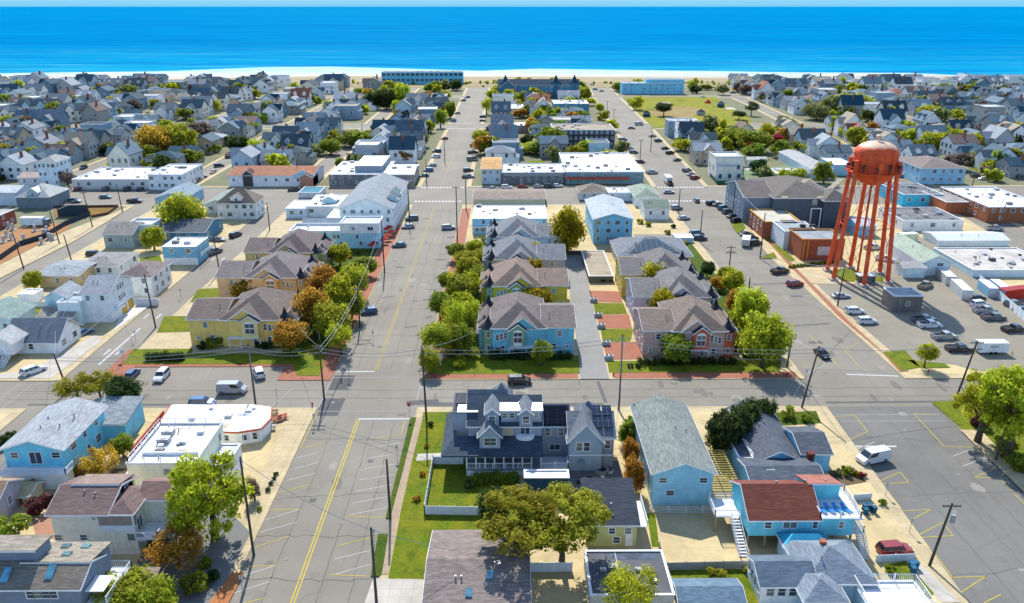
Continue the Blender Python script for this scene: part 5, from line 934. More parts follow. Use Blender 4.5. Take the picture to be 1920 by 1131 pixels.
B('garage', 'long grey metal sheds in the yard behind the dark hall', 'shed', 1520, 1560, 336, 318, 285, 'gy', 1.0, (.42,.46,.48), (.33,.34,.34), wins=None); B('warehouse', 'white flat roofed depot between dark hall and second right street', 'depot', 1562, 1600, 330, 310, 297, 'flat', 0, (.25,.38,.44), (.62,.63,.63), wins=None)
B('garage', 'low white roofed shed directly behind the dark hall', 'shed', 1440, 1545, 334, 326, 316, 'flat', 0, (.5,.52,.52), (.72,.73,.73), wins=None); B('storage_tank_shed', 'blue grey barn between the tower legs behind the library', 'barn', 1606, 1640, 444, 424, 12, 'gx', 1.2, (.12,.34,.46), (.42,.46,.48), wins=None)
B('garden_shed', 'small white shed in the plant nursery garden', 'shed', 1400, 1436, 313, 300, 5, 'gx', .8, (.55,.58,.6), (.45,.44,.41), wins=None)
# ------------------------------------------------------------ water tower
p0 = at(1606, 520); tw = empty('water_tower', (p0.x, p0.y, .1), 'tall orange red water tower with round tank on six slanting legs', 'water tower'); RED = mat('rust', (.80,.11,.035)); RED2 = mat('rust', (.5,.06,.025))
NL = 6; rb, rt, ZT = 8.1, 5.8, 29.5
la = [2*PI*k/NL+R(20) for k in range(NL)]
mb = MB(); prof = [(.8,25.6),(3.0,26.4),(4.8,28.0),(5.35,29.4),(5.4,30.2),(5.4,34.2)]+[(5.45*math.cos(t), 34.2+3.0*math.sin(t)) for t in np.linspace(.08, PI/2-.08, 8)]
mb.lathe(prof, 32); part('tank', mb, RED, tw, True)
for k in range(16):
    a = 2*PI*k/16; mb = MB(); mb.tube([(5.42*math.cos(a), 5.42*math.sin(a), 30.2), (5.42*math.cos(a), 5.42*math.sin(a), 34.2)], .05, 4); part('seam', mb, RED2, tw)
for z in (31.4, 32.8): mb = MB(); mb.lathe([(5.38,z),(5.45,z+.03),(5.38,z+.08)], 32); part('seam_ring', mb, RED2, tw)
mb = MB(); mb.lathe([(.7,37.8),(.75,38.6),(.2,38.9)], 10); mb.lathe([(5.5,34.1),(5.53,34.3)], 32); part('cap', mb, RED, tw)
for a in la:
    c, s_ = math.cos(a), math.sin(a); mb = MB(); mb.tube([(rb*c, rb*s_, 0), (rt*c, rt*s_, ZT)], [.62,.56], 8); lg = part('leg', mb, RED, tw)
    mb = MB(); mb.box(rb*c-1, rb*c+1, rb*s_-1, rb*s_+1, -.1, .6); part('footing', mb, mat('plain', (.4,.38,.35)), lg); mb = MB(); mb.tube([(rt*c, rt*s_, ZT-.6), ((rt+.2)*c, (rt+.2)*s_, ZT+3)], [.9,.7], 8); part('leg_cap', mb, RED, lg)
for k in range(NL):
    for z in (15.0,):
        a, b = la[k], la[(k+1) % NL]; r_ = rb+(rt-rb)*z/ZT; mb = MB(); mb.tube([(r_*math.cos(a), r_*math.sin(a), z), (r_*math.cos(b), r_*math.sin(b), z)], .12, 5); part('strut', mb, RED2, tw)
    for z0_, z1_ in ((1, 15), (15, 29)):
        for a, b in ((la[k], la[(k+1) % NL]), (la[(k+1) % NL], la[k])):
            q0, q1 = rb+(rt-rb)*z0_/ZT, rb+(rt-rb)*z1_/ZT; mb = MB(); mb.tube([(q0*math.cos(a), q0*math.sin(a), z0_), (q1*math.cos(b), q1*math.sin(b), z1_)], .06, 4); part('tie_rod', mb, RED2, tw)
mb = MB(); mb.lathe([(5.5,29.3),(6.9,29.3),(6.9,29.5),(5.5,29.5)], 32); part('walkway', mb, RED, tw)
mb = MB()
for k in range(36): a = 2*PI*k/36; b = 2*PI*(k+1)/36; mb.tube([(6.85*math.cos(a), 6.85*math.sin(a), 29.5), (6.85*math.cos(a), 6.85*math.sin(a), 30.7)], .05, 4); [mb.tube([(6.85*math.cos(a), 6.85*math.sin(a), z), (6.85*math.cos(b), 6.85*math.sin(b), z)], .05, 4) for z in (30.1, 30.7)]
part('railing', mb, RED, tw)
for k in range(12): a = 2*PI*k/12+.2; mb = MB(); mb.box(6.4*math.cos(a)-.35, 6.4*math.cos(a)+.35, 6.4*math.sin(a)-.2, 6.4*math.sin(a)+.2, 29.8, 32.2-(k % 3)*.5); part('antenna', mb, mat('plain', (.08,.035,.03)), tw)
mb = MB(); mb.tube([(0,0,0),(0,0,26)], .28, 10); part('riser_pipe', mb, RED2, tw)
mb = MB(); a0 = -1.2
for dx in (-.25, .25): mb.tube([(5.5*math.cos(a0)+dx, 5.5*math.sin(a0), 29.5), (5.5*math.cos(a0)+dx, 5.5*math.sin(a0)-.02, 34.8), (4.6*math.cos(a0)+dx, 4.6*math.sin(a0), 37.2), (1*math.cos(a0)+dx, math.sin(a0), 38.2)], .05, 4)
part('ladder', mb, RED2, tw)

# ------------------------------------------------------------ fences and yard things
WF = mat('plain', (.62,.66,.70)); GF = mat('bark', (.16,.14,.13))
slatfence('fence', 'white panel fence round the lawn in front of the grey house', [(868,872),(812,872),(796,966),(912,968)], 1.6, WF)
slatfence('fence', 'white picket fence closing the pale blue house yard', [(1222,963),(1348,963)], 1.2, WF, solid=False); slatfence('fence', 'low pale fence between sandy lot and bottom lawn', [(1250,1070),(1425,1066)], 1.3, mat('plain', (.4,.38,.33)))
slatfence('fence', 'tall grey plank fence between the pine trees and the blue house', [(1366,828),(1408,930)], 1.6, mat('plain', (.35,.36,.36))); slatfence('fence', 'short white fence panel under the stilt house', [(1492,1012),(1525,1052)], 1.6, WF)
slatfence('fence', 'stone and timber fence along the dark flat roof', [(1236,1030),(1268,1131)], 1.1, mat('plain', (.33,.3,.25))); slatfence('fence', 'white yard fence behind the two tree trunks', [(985,1074),(1072,1073)], 1.6, WF)
slatfence('fence', 'pale fence beside the red brown car', [(1642,1055),(1712,1052)], 1.2, WF); slatfence('fence', 'white fence at the back of the sandy drive near the bins', [(1600,940),(1632,938)], 1.2, WF)
slatfence('fence', 'dark mesh hoarding around the rusty building site', [(0,490),(40,462),(85,448),(124,424),(170,405)], 1.8, mat('plain', (.04,.055,.07)), post=True); slatfence('fence', 'low red brown fence along the vacant lot corner', [(101,391),(222,389),(203,403),(172,409)], 1.0, mat('plain', (.16,.07,.05)))
slatfence('fence', 'dark wall of black panels behind the parked box truck', [(110,407),(168,406)], 4.2, mat('plain', (.035,.05,.065))); slatfence('fence', 'long white fence across the car yard on the right', [(1835,530),(1930,612)], 2.2, WF); slatfence('fence', 'green netting fence round the plant nursery', [(1326,326),(1345,347),(1420,345)], 1.6, mat('plain', (.03,.10,.07)), group=None)
slatfence('fence', 'white board fence beside the small back lawn on the left', [(40,577),(95,576)], 1.5, WF); slatfence('fence', 'brown wooden fence beside the mauve house', [(36,948),(102,946)], 1.4, mat('bark', (.2,.15,.05)))
slatfence('fence', 'dark hedge like screen at the end of the alley lane', [(1056,479),(1093,479)], 1.5, mat('plain', (.07,.07,.07)))
# pergola, loungers, benches, umbrellas
p = at(1330, 925); r = empty('pergola', (p.x, p.y, .1), 'yellow timber pergola beside the pale blue house', 'pergola'); w_, d_ = at(1378, 925).x-p.x, 8.2
for x in (0, w_):
    for y in (0, d_/2, d_): mb = MB(); mb.box(x-.07,x+.07,y-.07,y+.07,0,2.3); part('post', mb, mat('bark', (.35,.27,.08)), r)
mb = MB(); [mb.box(-.2, w_+.2, i*d_/12-.06, i*d_/12+.06, 2.42, 2.56) for i in range(13)]; part('rafters', mb, mat('bark', (.40,.31,.08)), r); mb = MB(); [mb.box(x-.07, x+.07, -.2, d_+.2, 2.28, 2.42) for x in (0, w_/2, w_)]; part('beam', mb, mat('plain', (.6,.55,.4)), r)
sx, sy, sw, sh = STILT
for i in range(4):
    r = empty('sun_lounger', (sx+sw*.73+i*1.15, sy+1.9, sh-.05), f'blue sun lounger on the white roof deck, {ordinal(i)} from the left', 'sun lounger', 'blue loungers on the roof deck', .5)
    mb = MB(); mb.box(-.3,.3,-.9,.5,.3,.38); mb.poly3([(-.3,.5,.33),(.3,.5,.33),(.3,1.0,.8),(-.3,1.0,.8)], (0,0,.07)); part('cushion', mb, mat('plain', (.02,.22,.55)), r); mb = MB(); [mb.box(x-.03,x+.03,y-.03,y+.03,0,.3) for x in (-.27,.27) for y in (-.8,.5)]; part('leg', mb, mat('plain', (.5,.5,.5)), r)
def umbrella(x, y, c, label, R_=1.5, H=2.5, group=None):
    p = at(x, y); r = empty('umbrella', (p.x, p.y, .1), label, 'umbrella', group); mb = MB(); mb.tube([(0,0,0),(0,0,H)], .04, 5); part('pole', mb, mat('metal', (.3,.3,.3)), r); mb = MB(); mb.lathe([(R_,H-.5),(R_*.5,H-.15),(.05,H+.1)], 8); part('canopy', mb, mat('plain', c), r)
for i, (x, y) in enumerate([(716,447),(724,441),(728,452),(735,445),(712,462),(703,467),(697,472),(722,458),(731,437)]): umbrella(x, y, (.40,.035,.025), f'red cafe umbrella beside the blue white building, {ordinal(i)} of nine by the kerb', 1.3, 2.4, 'red umbrellas on the brick pavement')
umbrella(1556, 992, (.04,.35,.5), 'turquoise umbrella beside the deck of the stilt house')
def bench(x, y, c, label, rz=0.):
    p = at(x, y); r = empty('picnic_bench', (p.x, p.y, .1), label, 'bench', None, rz); m = mat('bark', c); box_part('table_top', r, m, (-.9,.9,-.35,.35,.7,.76)); [box_part('seat', r, m, (-.9,.9,a,a+.3,.42,.47)) for a in (-.95,.65)]; [box_part('leg', r, m, (a,a+.08,-.9,.9,.35,.42),(a,a+.08,-.3,-.2,0,.7),(a,a+.08,.2,.3,0,.7)) for a in (-.6,.55)]
bench(513, 778, (.14,.08,.06), 'brown picnic bench on sand beside the white roofed restaurant', .5); bench(530, 786, (.35,.07,.05), 'red picnic bench nearest the street by the restaurant', .6); bench(520, 790, (.3,.08,.06), 'rust coloured picnic bench between the brown one and the red one', .5); bench(508, 806, (.35,.36,.36), 'grey picnic bench at the restaurant corner', .2)
def wheelie(x, y, c, label, group=None):
    p = at(x, y); r = empty('wheelie_bin', (p.x, p.y, .1), label, 'bin', group); m = mat('plain', c); mb = MB(); mb.add([(-.24,-.26,.08),(.24,-.26,.08),(.24,.22,.08),(-.24,.22,.08),(-.3,-.36,1.0),(.3,-.36,1.0),(.3,.32,1.0),(-.3,.32,1.0)], [(3,2,1,0),(4,5,6,7),(0,1,5,4),(1,2,6,5),(2,3,7,6),(3,0,4,7)]); part('body', mb, m, r); box_part('lid', r, m, (-.32,.32,-.4,.36,1.0,1.07)); mb = MB(); mb.tube([(-.28,.24,.12),(.28,.24,.12)], .12, 8); part('wheel', mb, TYRE, r)
for i, (x, y) in enumerate([(1620,958),(1629,957),(1638,962),(1622,966)]): wheelie(x, y, (.02,.10,.18), f'blue wheelie bin on the sandy drive, {ordinal(i)} from the street deck', 'blue bins by the stilt house')
for i, (x, y) in enumerate([(1708,1068),(1716,1066),(1711,1076)]): wheelie(x, y, (.03,.12,.2), f'dark blue bin near the red brown car, {ordinal(i)} of three', 'bins near the red brown car')
for i, (x, y) in enumerate([(1113,567),(1121,595),(1127,616),(1136,648),(1141,675)]):
    p = at(x, y); r = empty('storage_chest', (p.x, p.y, .1), f'grey air conditioner box beside the alley, {ordinal(4-i)} from the crossing', 'air conditioner', 'grey boxes along the alley'); box_part('casing', r, mat('metal', (.42,.46,.5)), (-.9,.9,-.5,.5,0,1.0)); mb = MB(); mb.lathe([(.38,1.0),(.38,1.06)], 12, -.4, 0); mb.lathe([(.38,1.0),(.38,1.06)], 12, .45, 0); part('fan', mb, mat('plain', (.05,.05,.05)), r)
p = at(1128, 885); r = empty('fire_pit', (p.x, p.y, .1), 'round stone fire pit on the dark patio behind grey house', 'fire pit'); mb = MB(); mb.lathe([(1.2,0),(1.2,.5),(.8,.5),(.8,.3),(.1,.3)], 18); part('ring', mb, mat('plain', (.3,.28,.26)), r); mb = MB(); mb.lathe([(.75,.28),(.7,.36)], 12); part('embers', mb, mat('plain', (.03,.03,.03)), r)
p = at(1090, 892); umbrella(1090, 888, (.16,.22,.24), 'folded grey green umbrella on the dark patio', .5, 2.4)
# enclosed trailer, boxes, trucks
def trailer(x, y, L_, W_, H_, c, label, name='trailer', cat='trailer', hd=90, wheels=True, group=None, door_=False):
    p = at(x, y); r = empty(name, (p.x, p.y, .1), label, cat, group, -R(hd)); mb = MB(); z = .5 if wheels else .05
    mb.box(-W_/2, W_/2, -L_/2, L_/2, z, z+H_); part('body', mb, mat('siding', c), r); mb = MB(); mb.box(-W_/2-.04, W_/2+.04, -L_/2-.04, L_/2+.04, z+H_, z+H_+.07); part('roof', mb, mat('metal', (.66,.68,.69) if not door_ else c), r)
    mb = MB(); mb.box(-W_/2+.1, W_/2-.1, -L_/2-.05, -L_/2, z+.1, z+H_-.15); part('rear_door', mb, mat('metal', (.55,.57,.58)), r)
    if wheels:
        for s_ in (-1, 1):
            for yy in (-.5, .5): q = MB(); q.tube([(s_*(W_/2-.15), yy, .35), (s_*(W_/2+.05), yy, .35)], .35, 10); part('wheel', q, TYRE, r)
    return r
r = trailer(1856, 662, 6.2, 2.3, 2.1, (.66,.67,.68), 'white enclosed box trailer hitched behind the dark pickup', hd=90)
mb = MB(); mb.box(1.16, 1.19, -1.0, .9, 1.75, 1.95); part('lettering_stripe', mb, mat('plain', (.2,.2,.22)), r)
trailer(1398, 452+8, 5.5, 2.4, 1.9, (.66,.67,.68), 'white covered trailer behind the dark parked cars by the lawn', hd=20)
trailer(1800, 553, 9, 2.5, 2.6, (.30,.32,.33), 'grey office container with rubbish boxes in the tower yard', 'container', 'container', 10, False); trailer(1772, 528, 8, 2.5, 2.5, (.30,.31,.31), 'brown grey container standing behind the office container', 'container', 'container', 10, False)
trailer(1850, 551, 7, 2.4, 2.5, (.14,.28,.38), 'blue shipping container with pale roof left of its twin', 'container', 'container', 8, False); trailer(1872, 550, 7, 2.4, 2.5, (.13,.26,.36), 'blue shipping container with pale roof right of its twin', 'container', 'container', 8, False); trailer(1910, 558, 12, 2.6, 2.6, (.36,.03,.02), 'dark red open container at the right edge of the yard', 'container', 'container', 75, False, door_=True)
trailer(1700, 452, 6, 2.4, 2.4, (.6,.58,.35), 'cream box van body parked between tower and workshop', 'container', 'container', 80, False)
for x, y, c, l in ((64,424,(.45,.55,.6),'white box truck parked behind the building site'),): 
    r = trailer(x, y, 7.5, 2.4, 2.5, c, l, 'box_truck', 'truck', 90); mb = MB(); mb.box(-1.05,1.05,3.85,5.6,.5,2.4); cb = part('cab', mb, mat('paint', (.1,.16,.2)), r); mb = MB(); mb.box(-.9,.9,5.58,5.66,1.4,2.2); part('windshield', mb, CAR_GLASS, cb)
r = trailer(1252, 344, 6.5, 2.4, 2.6, (.66,.66,.64), 'white box truck waiting at the crossing on the right street', 'box_truck', 'truck', 0); mb = MB(); mb.box(-1.05,1.05,3.3,5.0,.5,2.2); part('cab', mb, mat('paint', (.5,.5,.5)), r)
p = at(1897, 665); r = empty('traffic_cone', (p.x, p.y, .1), 'orange traffic cone on asphalt right of the white trailer', 'traffic cone'); mb = MB(); mb.lathe([(.16,.05),(.04,.75)], 10); part('cone', mb, mat('plain', (.7,.14,.02)), r); box_part('base', r, mat('plain', (.6,.12,.02)), (-.22,.22,-.22,.22,0,.05))
for i, (x, y) in enumerate([(232,678),(826,687),(600,640),(672,560),(1330,655)]):
    p = at(x, y); r = empty('signpost', (p.x, p.y, .1), ['slim street sign post on the brick corner left of the yellow house','white framed notice board on the lawn left of the teal house','pale street lantern beside the yellow row house garden','second pale lantern along the left brick pavement','white garden lantern beside the dusty pink house'][i], 'sign' if i < 2 else 'lamp post')
    mb = MB(); mb.tube([(0,0,0),(0,0,2.6 if i < 2 else 4.2)], .09, 6); part('post', mb, mat('plain', (.6,.62,.63)), r)
    if i < 2: box_part('sign_panel', r, mat('plain', (.6,.65,.68)), (-.45,.45,-.06,-.0,1.8,2.7))
    else: mb = MB(); mb.lathe([(.12,4.2),(.28,4.5),(.3,4.9),(.05,5.1)], 8); part('lantern', mb, mat('plain', (.75,.78,.8)), r)
p = at(768, 784); r = empty('stop_sign', (p.x, p.y, .1), 'red stop sign on the near right corner of the crossing', 'stop sign'); mb = MB(); mb.tube([(0,0,0),(0,0,3.0)], .04, 6); part('post', mb, mat('metal', (.3,.3,.3)), r)
mb = MB(); mb.poly3([(.4*math.cos(t), -.06, 2.7+.4*math.sin(t)) for t in [PI/8+k*PI/4 for k in range(8)]], (0,-.03,0)); pn = part('sign_panel', mb, mat('plain', (.45,.03,.03)), r)
fc = bpy.data.curves.new('lettering', 'FONT'); fc.body = 'STOP'; fc.size = .26; fc.align_x = 'CENTER'; fc.align_y = 'CENTER'; fc.extrude = .004; fc.materials.append(mat('plain', (.7,.7,.7))); ft = ob('text', fc); me = bpy.data.meshes.new_from_object(ft); bpy.data.objects.remove(ft); fo = ob('lettering', me, pn, (0,-.1,2.7)); fo.rotation_euler = (PI/2, 0, 0)

# ------------------------------------------------------------ poles and wires
PL = [(479,757,645,'pole in front of the white restaurant roof near the parking bays',1,0,0),(608,750,648,'pole on the near left corner of the crossing',2,0,0),(800,790,650,'tall plain pole on the near right corner of the crossing',0,-.3,0),(1160,770,628,'pole beside the bushes right of the grey house',0,0,0),(1503,765,650,'leaning pole beside the sandy lot corner',0,1.6,0),(1742,1062,945,'pole with transformer beside the yellow zigzag markings',1,1.2,1),
      (1795,740,640,'pole by the trees right of the far crossing',2,1.6,0),(476,1042,858,'dark pole along the kerb beside the green tree',0,0,0),(732,974,862,'pole on the right verge of the near street, upper one',0,0,0),(706,1131,990,'pole on the right verge of the near street, lower one',0,0,0),(128,735,665,'leaning pole beside the round trees at far left',0,-1.2,0),(292,615,515,'pole on the kerb by the white L shaped driveway',0,-.5,0),
      (412,512,440,'pole beside the dark pickup on the left side street',0,-.4,0),(506,432,380,'pole near the pool terrace on the left side street',0,0,0),(721,512,415,'pole with lamp arm by the red umbrellas',0,0,0),(675,614,540,'pole on the left brick pavement beside the blue hatchback',1,0,0),(858,470,350,'tall pole right of the avenue before the crosswalk',1,0,0),(768,420,345,'pole beside the tall hotel',0,0,0),(874,395,330,'pole at the right corner of the shop crossing',0,0,0),
      (45,505,430,'pole beside the building site, nearest the left edge',0,-1,0),(135,492,440,'pole on the second left street beside the tan cottage',0,-.8,0),(112,458,395,'second pole along the building site fence',0,-1,0),(174,427,360,'pole at the corner of the vacant lot',1,-1,0),(230,398,345,'pole at the crossing corner of the vacant lot',0,-.5,0),(1366,515,462,'double arm pole on the curved street',2,0,0),(1404,543,522,'slim pole by the lime trees',0,0,0),(1475,690,625,'pole at the far corner before the crossing on the right street',0,.3,0),
      (1425,485,400,'pole by the library lawn',0,0,0),(1570,575,500,'pole beside the brick path under the tower',0,.3,0),(1312,455,395,'pole beside the sandy verge of the curved street',0,0,0),(1373,405,345,'pole near the dark hall corner',0,0,0),(1272,400,355,'pole by the two silver cars at the bend',0,0,0),(1872,430,385,'pole on the far right street by the brick shop',0,.6,0),(1842,505,500,'short pole in front of the warehouse',0,0,0),(1820,360,320,'pole near the far right crossing',0,.5,0),(1606,262,212,'pole on the second right street beyond the tower',1,0,0),
      (1866,865,800,'pole at the right edge among bushes',0,.4,0),(1200,300,262,'pole beside the supermarket',1,0,0),(1220,285,240,'second pole beside the supermarket',1,0,0),(1150,240,205,'pole near the dark hotel on the right street',1,0,0),(1138,215,190,'far pole on the right street',1,0,0),(834,305,260,'pole left of avenue beside shop canopy',0,0,0),(800,345,300,'pole beside the small gabled shop',0,0,0),(560,700-360,300,'pole in front of the tiled restaurant',0,0,0),(680,262,232,'pole beside the third left street',0,0,0),(700,185,160,'far pole on the left diagonal street',0,0,0)]
PT = [pole(x, y, t, 'wooden utility '+l, a, ln, bool(tr)) for x, y, t, l, a, ln, tr in PL]
def far_pt(x, y, z): q = at(x, y); return Vector((q.x, q.y, z))
WIRES = [(10,0,'far left pole to restaurant pole'),(0,1,'restaurant pole to crossing pole'),(1,2,'over the wide avenue near the crossing'),(2,3,'in front of the teal house'),(3,4,'in front of the pink house'),(4,6,'over the right crossing'),(7,9,'over the near street, lower'),(1,15,'along the left brick pavement'),(15,14,'along the left side of the avenue, further'),(11,10,'along the left side street'),(12,11,'along the left side street, further'),(4,26,'across the right junction'),(26,28,'along the tower brick path'),(19,21,'along the building site'),(21,22,'to the vacant lot corner'),(28,24,'over the curved street'),(27,30,'beside the library')]
for a, b, l in WIRES:
    for k, (dz, of) in enumerate(((0,-.5),(-1.1,.3)) if a in (0,1,2,3,10) else ((0,0),)):
        wire(PT[a]+Vector((0,0,dz)), PT[b]+Vector((0,0,dz)), f'{["upper","lower"][k]} power line {l}', 1.0, .045, of)

# ------------------------------------------------------------ cars
G = 'cars parked or driving in the streets'
car(42+22, 700, 'suv', 'white', 35, 'white estate car on pale driveway in front of the left white house', G); car(249, 706, 'hatch', 'blue', 0, 'blue hatchback in the left parking bay', G); car(304, 710, 'suv', 'white', 180, 'white SUV in the parking bay with dark windscreen', G); car(486, 704, 'suv', 'white', -25, 'white SUV in the parking bay beside the grassy corner', G)
car(436, 736, 'van', 'silver', 90, 'silver van driving on the near cross street', G); car(380, 761, 'suv', 'blue', 90, 'steel blue estate car parked behind the white restaurant roof', G); car(974, 719, 'suv', 'black', 90, 'black SUV on the cross street behind the grey house', G); car(1636, 865, 'van', 'white', 252, 'white panel van parked on the near right street', G); car(1677, 1038, 'suv', 'red', 85, 'dark red SUV parked beside the bottom right house', G); car(1541, 668, 'sedan', 'black', 172, 'black sedan waiting at the stop line on the right street', G)
car(692, 588, 'hatch', 'blue', 250, 'blue hatchback with white roof angled beside the left brick pavement', G); car(841, 430, 'suv', 'silver', 80, 'silver SUV angled on the right side of the avenue', G); car(748, 463, 'sedan', 'teal', 255, 'teal sedan angled beside the red umbrellas', G)
cars('of two angled cars left of avenue before shops', [(765,428,'sedan','silver',255),(772,413,'suv','grey',255)], G)
cars('nearest at left avenue kerb beyond shop crosswalk', [(795,332,'sedan','teal',255),(803,322,'suv','blue',255),(810,312,'sedan','silver',255),(817,296,'suv','white',255),(819,286,'suv','black',255),(833,262,'hatch','red',255),(849,229,'sedan','blue',255),(857,214,'sedan','black',255),(868,190,'suv','black',255),(876,184,'suv','navy',255)], G)
cars('nearest at right avenue kerb beyond shop crosswalk', [(878,334,'pickup','grey',90),(878,322,'suv','black',80),(886,302,'van','grey',100),(887,288,'pickup','black',80),(889,275,'suv','silver',80),(905,228,'sedan','black',80),(906,221,'suv','navy',80),(906,163,'suv','black',0)], G)
cars('nearest along the left side street', [(157,628,'sedan','blue',35),(402,476,'pickup','grey',25),(442,444,'suv','navy',20),(410,453,'sedan','grey',90),(486,467,'suv','red',0),(502,466,'suv','black',0),(533,463,'pickup','grey',60),(178,480,'suv','black',90),(553,358,'pickup','black',70),(432,297,'sedan','black',70),(411,313,'suv','navy',60),(378,334,'suv','black',60),(366,337,'sedan','silver',60)], G)
cars('on the left part of shop cross street', [(198,372,'sedan','teal',90),(140,380,'suv','teal',90),(253,380,'pickup','black',90),(200,357,'suv','grey',0),(240,357,'suv','black',0),(264,357,'sedan','navy',0),(126,357,'sedan','silver',0),(147,357,'sedan','red',0)], G)
cars('from left on the supermarket front street', [(925,356,'sedan','silver',90),(950,354,'suv','white',90),(980,352,'sedan','red',90),(1010,352,'sedan','silver',90),(1030,352,'suv','black',90),(1045,351,'sedan','white',90)], G)
cars('nearest along left kerb of curved right street', [(1312,450,'suv','navy',80),(1306,441,'suv','teal',80),(1282,412,'sedan','silver',75),(1268,393,'suv','silver',75),(1222,326,'pickup','silver',80),(1200,306,'suv','black',70),(1188,288,'suv','grey',75),(1180,281,'suv','silver',75),(1174,272,'suv','black',75),(1168,264,'suv','teal',75)], G)
cars('nearest along right kerb of curved right street', [(1490,536,'suv','red',70),(1462,512,'pickup','black',65),(1415,459,'suv','black',70),(1408,450,'suv','black',70),(1399,442,'sedan','grey',70),(1381,417,'suv','black',60),(1373,408,'sedan','black',60),(1364,400,'suv','grey',60),(1356,393,'suv','teal',60),(1346,386,'sedan','black',60),(1334,384,'suv','black',60)], G)
cars('nearest on right street beyond the crossing', [(1303,336,'suv','red',60),(1296,329,'sedan','silver',60),(1288,322,'suv','grey',60),(1270,302,'sedan','grey',65),(1256,289,'suv','black',65),(1247,280,'sedan','black',65),(1234,266,'suv','grey',65),(1223,257,'sedan','tan',65),(1184,242,'sedan','black',90),(1198,235,'van','silver',90)], G)
cars('nearest of three in the right crossing', [(1306,379,'sedan','grey',0),(1254,363,'sedan','silver',90),(1256,347,'pickup','black',0)], G)
cars('nearest beside the brick path in tower yard', [(1625,607,'suv','white',88),(1602,588,'suv','white',88),(1576,559,'sedan','silver',88)], G)
cars('nearest in front of the pump house', [(1797,659,'pickup','black',88),(1770,636,'pickup','silver',85),(1742,614,'pickup','white',85),(1732,604,'pickup','grey',85),(1636,588-120,'pickup','silver',70),(1660,490,'pickup','white',120)], G)
cars('listed at the right side of tower yard', [(1900,622,'pickup','black',80),(1862,600,'pickup','grey',85),(1846,587,'pickup','silver',85),(1836,575,'suv','white',80),(1900,575,'suv','grey',80),(1830,562,'sedan','black',80),(1916,585,'sedan','navy',80),(1734,540,'pickup','tan',50)], G)
cars('on the far right streets', [(1835,401,'sedan','black',110),(1864,432,'pickup','silver',90),(1692,333,'sedan','silver',90),(1862,336,'suv','silver',90),(1845,338,'sedan','white',90),(1830,333,'suv','black',90),(1915,335,'suv','black',90),(1546,290,'suv','black',90),(1537,284,'sedan','silver',90),(1557,287,'pickup','black',90),(1906,300,'sedan','white',0)], G)
cars('in the car parks by the beach', [(1344,170,'suv','black',60),(1338,166,'sedan','grey',60),(1330,167,'suv','navy',60),(1374,175,'suv','black',90),(1318,183,'sedan','white',90),(1128,172,'sedan','black',80),(1116,169,'suv','teal',80),(1152,163,'suv','black',80),(1110,160,'sedan','silver',80),(640,182,'suv','black',60),(652,179,'sedan','red',60)], G)
# red play tent and huts on the park
p = at(1327, 194); r = empty('play_tent', (p.x, p.y, .1), 'small red pointed tent on the park lawn', 'tent'); mb = MB(); mb.lathe([(2.6,0),(2.4,.9),(.2,2.8)], 6); part('canvas', mb, mat('plain', (.5,.03,.02)), r); mb = MB(); mb.tube([(0,0,2.7),(0,0,3.4)], .1, 5); part('finial', mb, mat('plain', (.5,.03,.02)), r)
B('garden_shed', 'dark green hut on the park lawn near the street', 'hut', 1207, 1219, 220, 213, 4, 'pyr', 1.8, (.03,.05,.07), (.03,.045,.05), wins=None, vent=0); B('garden_shed', 'dark roofed pavilion on the park lawn behind the blue house', 'hut', 1308, 1322, 217, 211, 4, 'pyr', 1.8, (.25,.24,.22), (.05,.06,.07), wins=None, vent=0); B('garden_shed', 'dark blue hut at the park corner by the car park', 'hut', 1347, 1358, 202, 195, 4, 'pyr', 1.8, (.03,.06,.09), (.04,.06,.08), wins=None, vent=0)

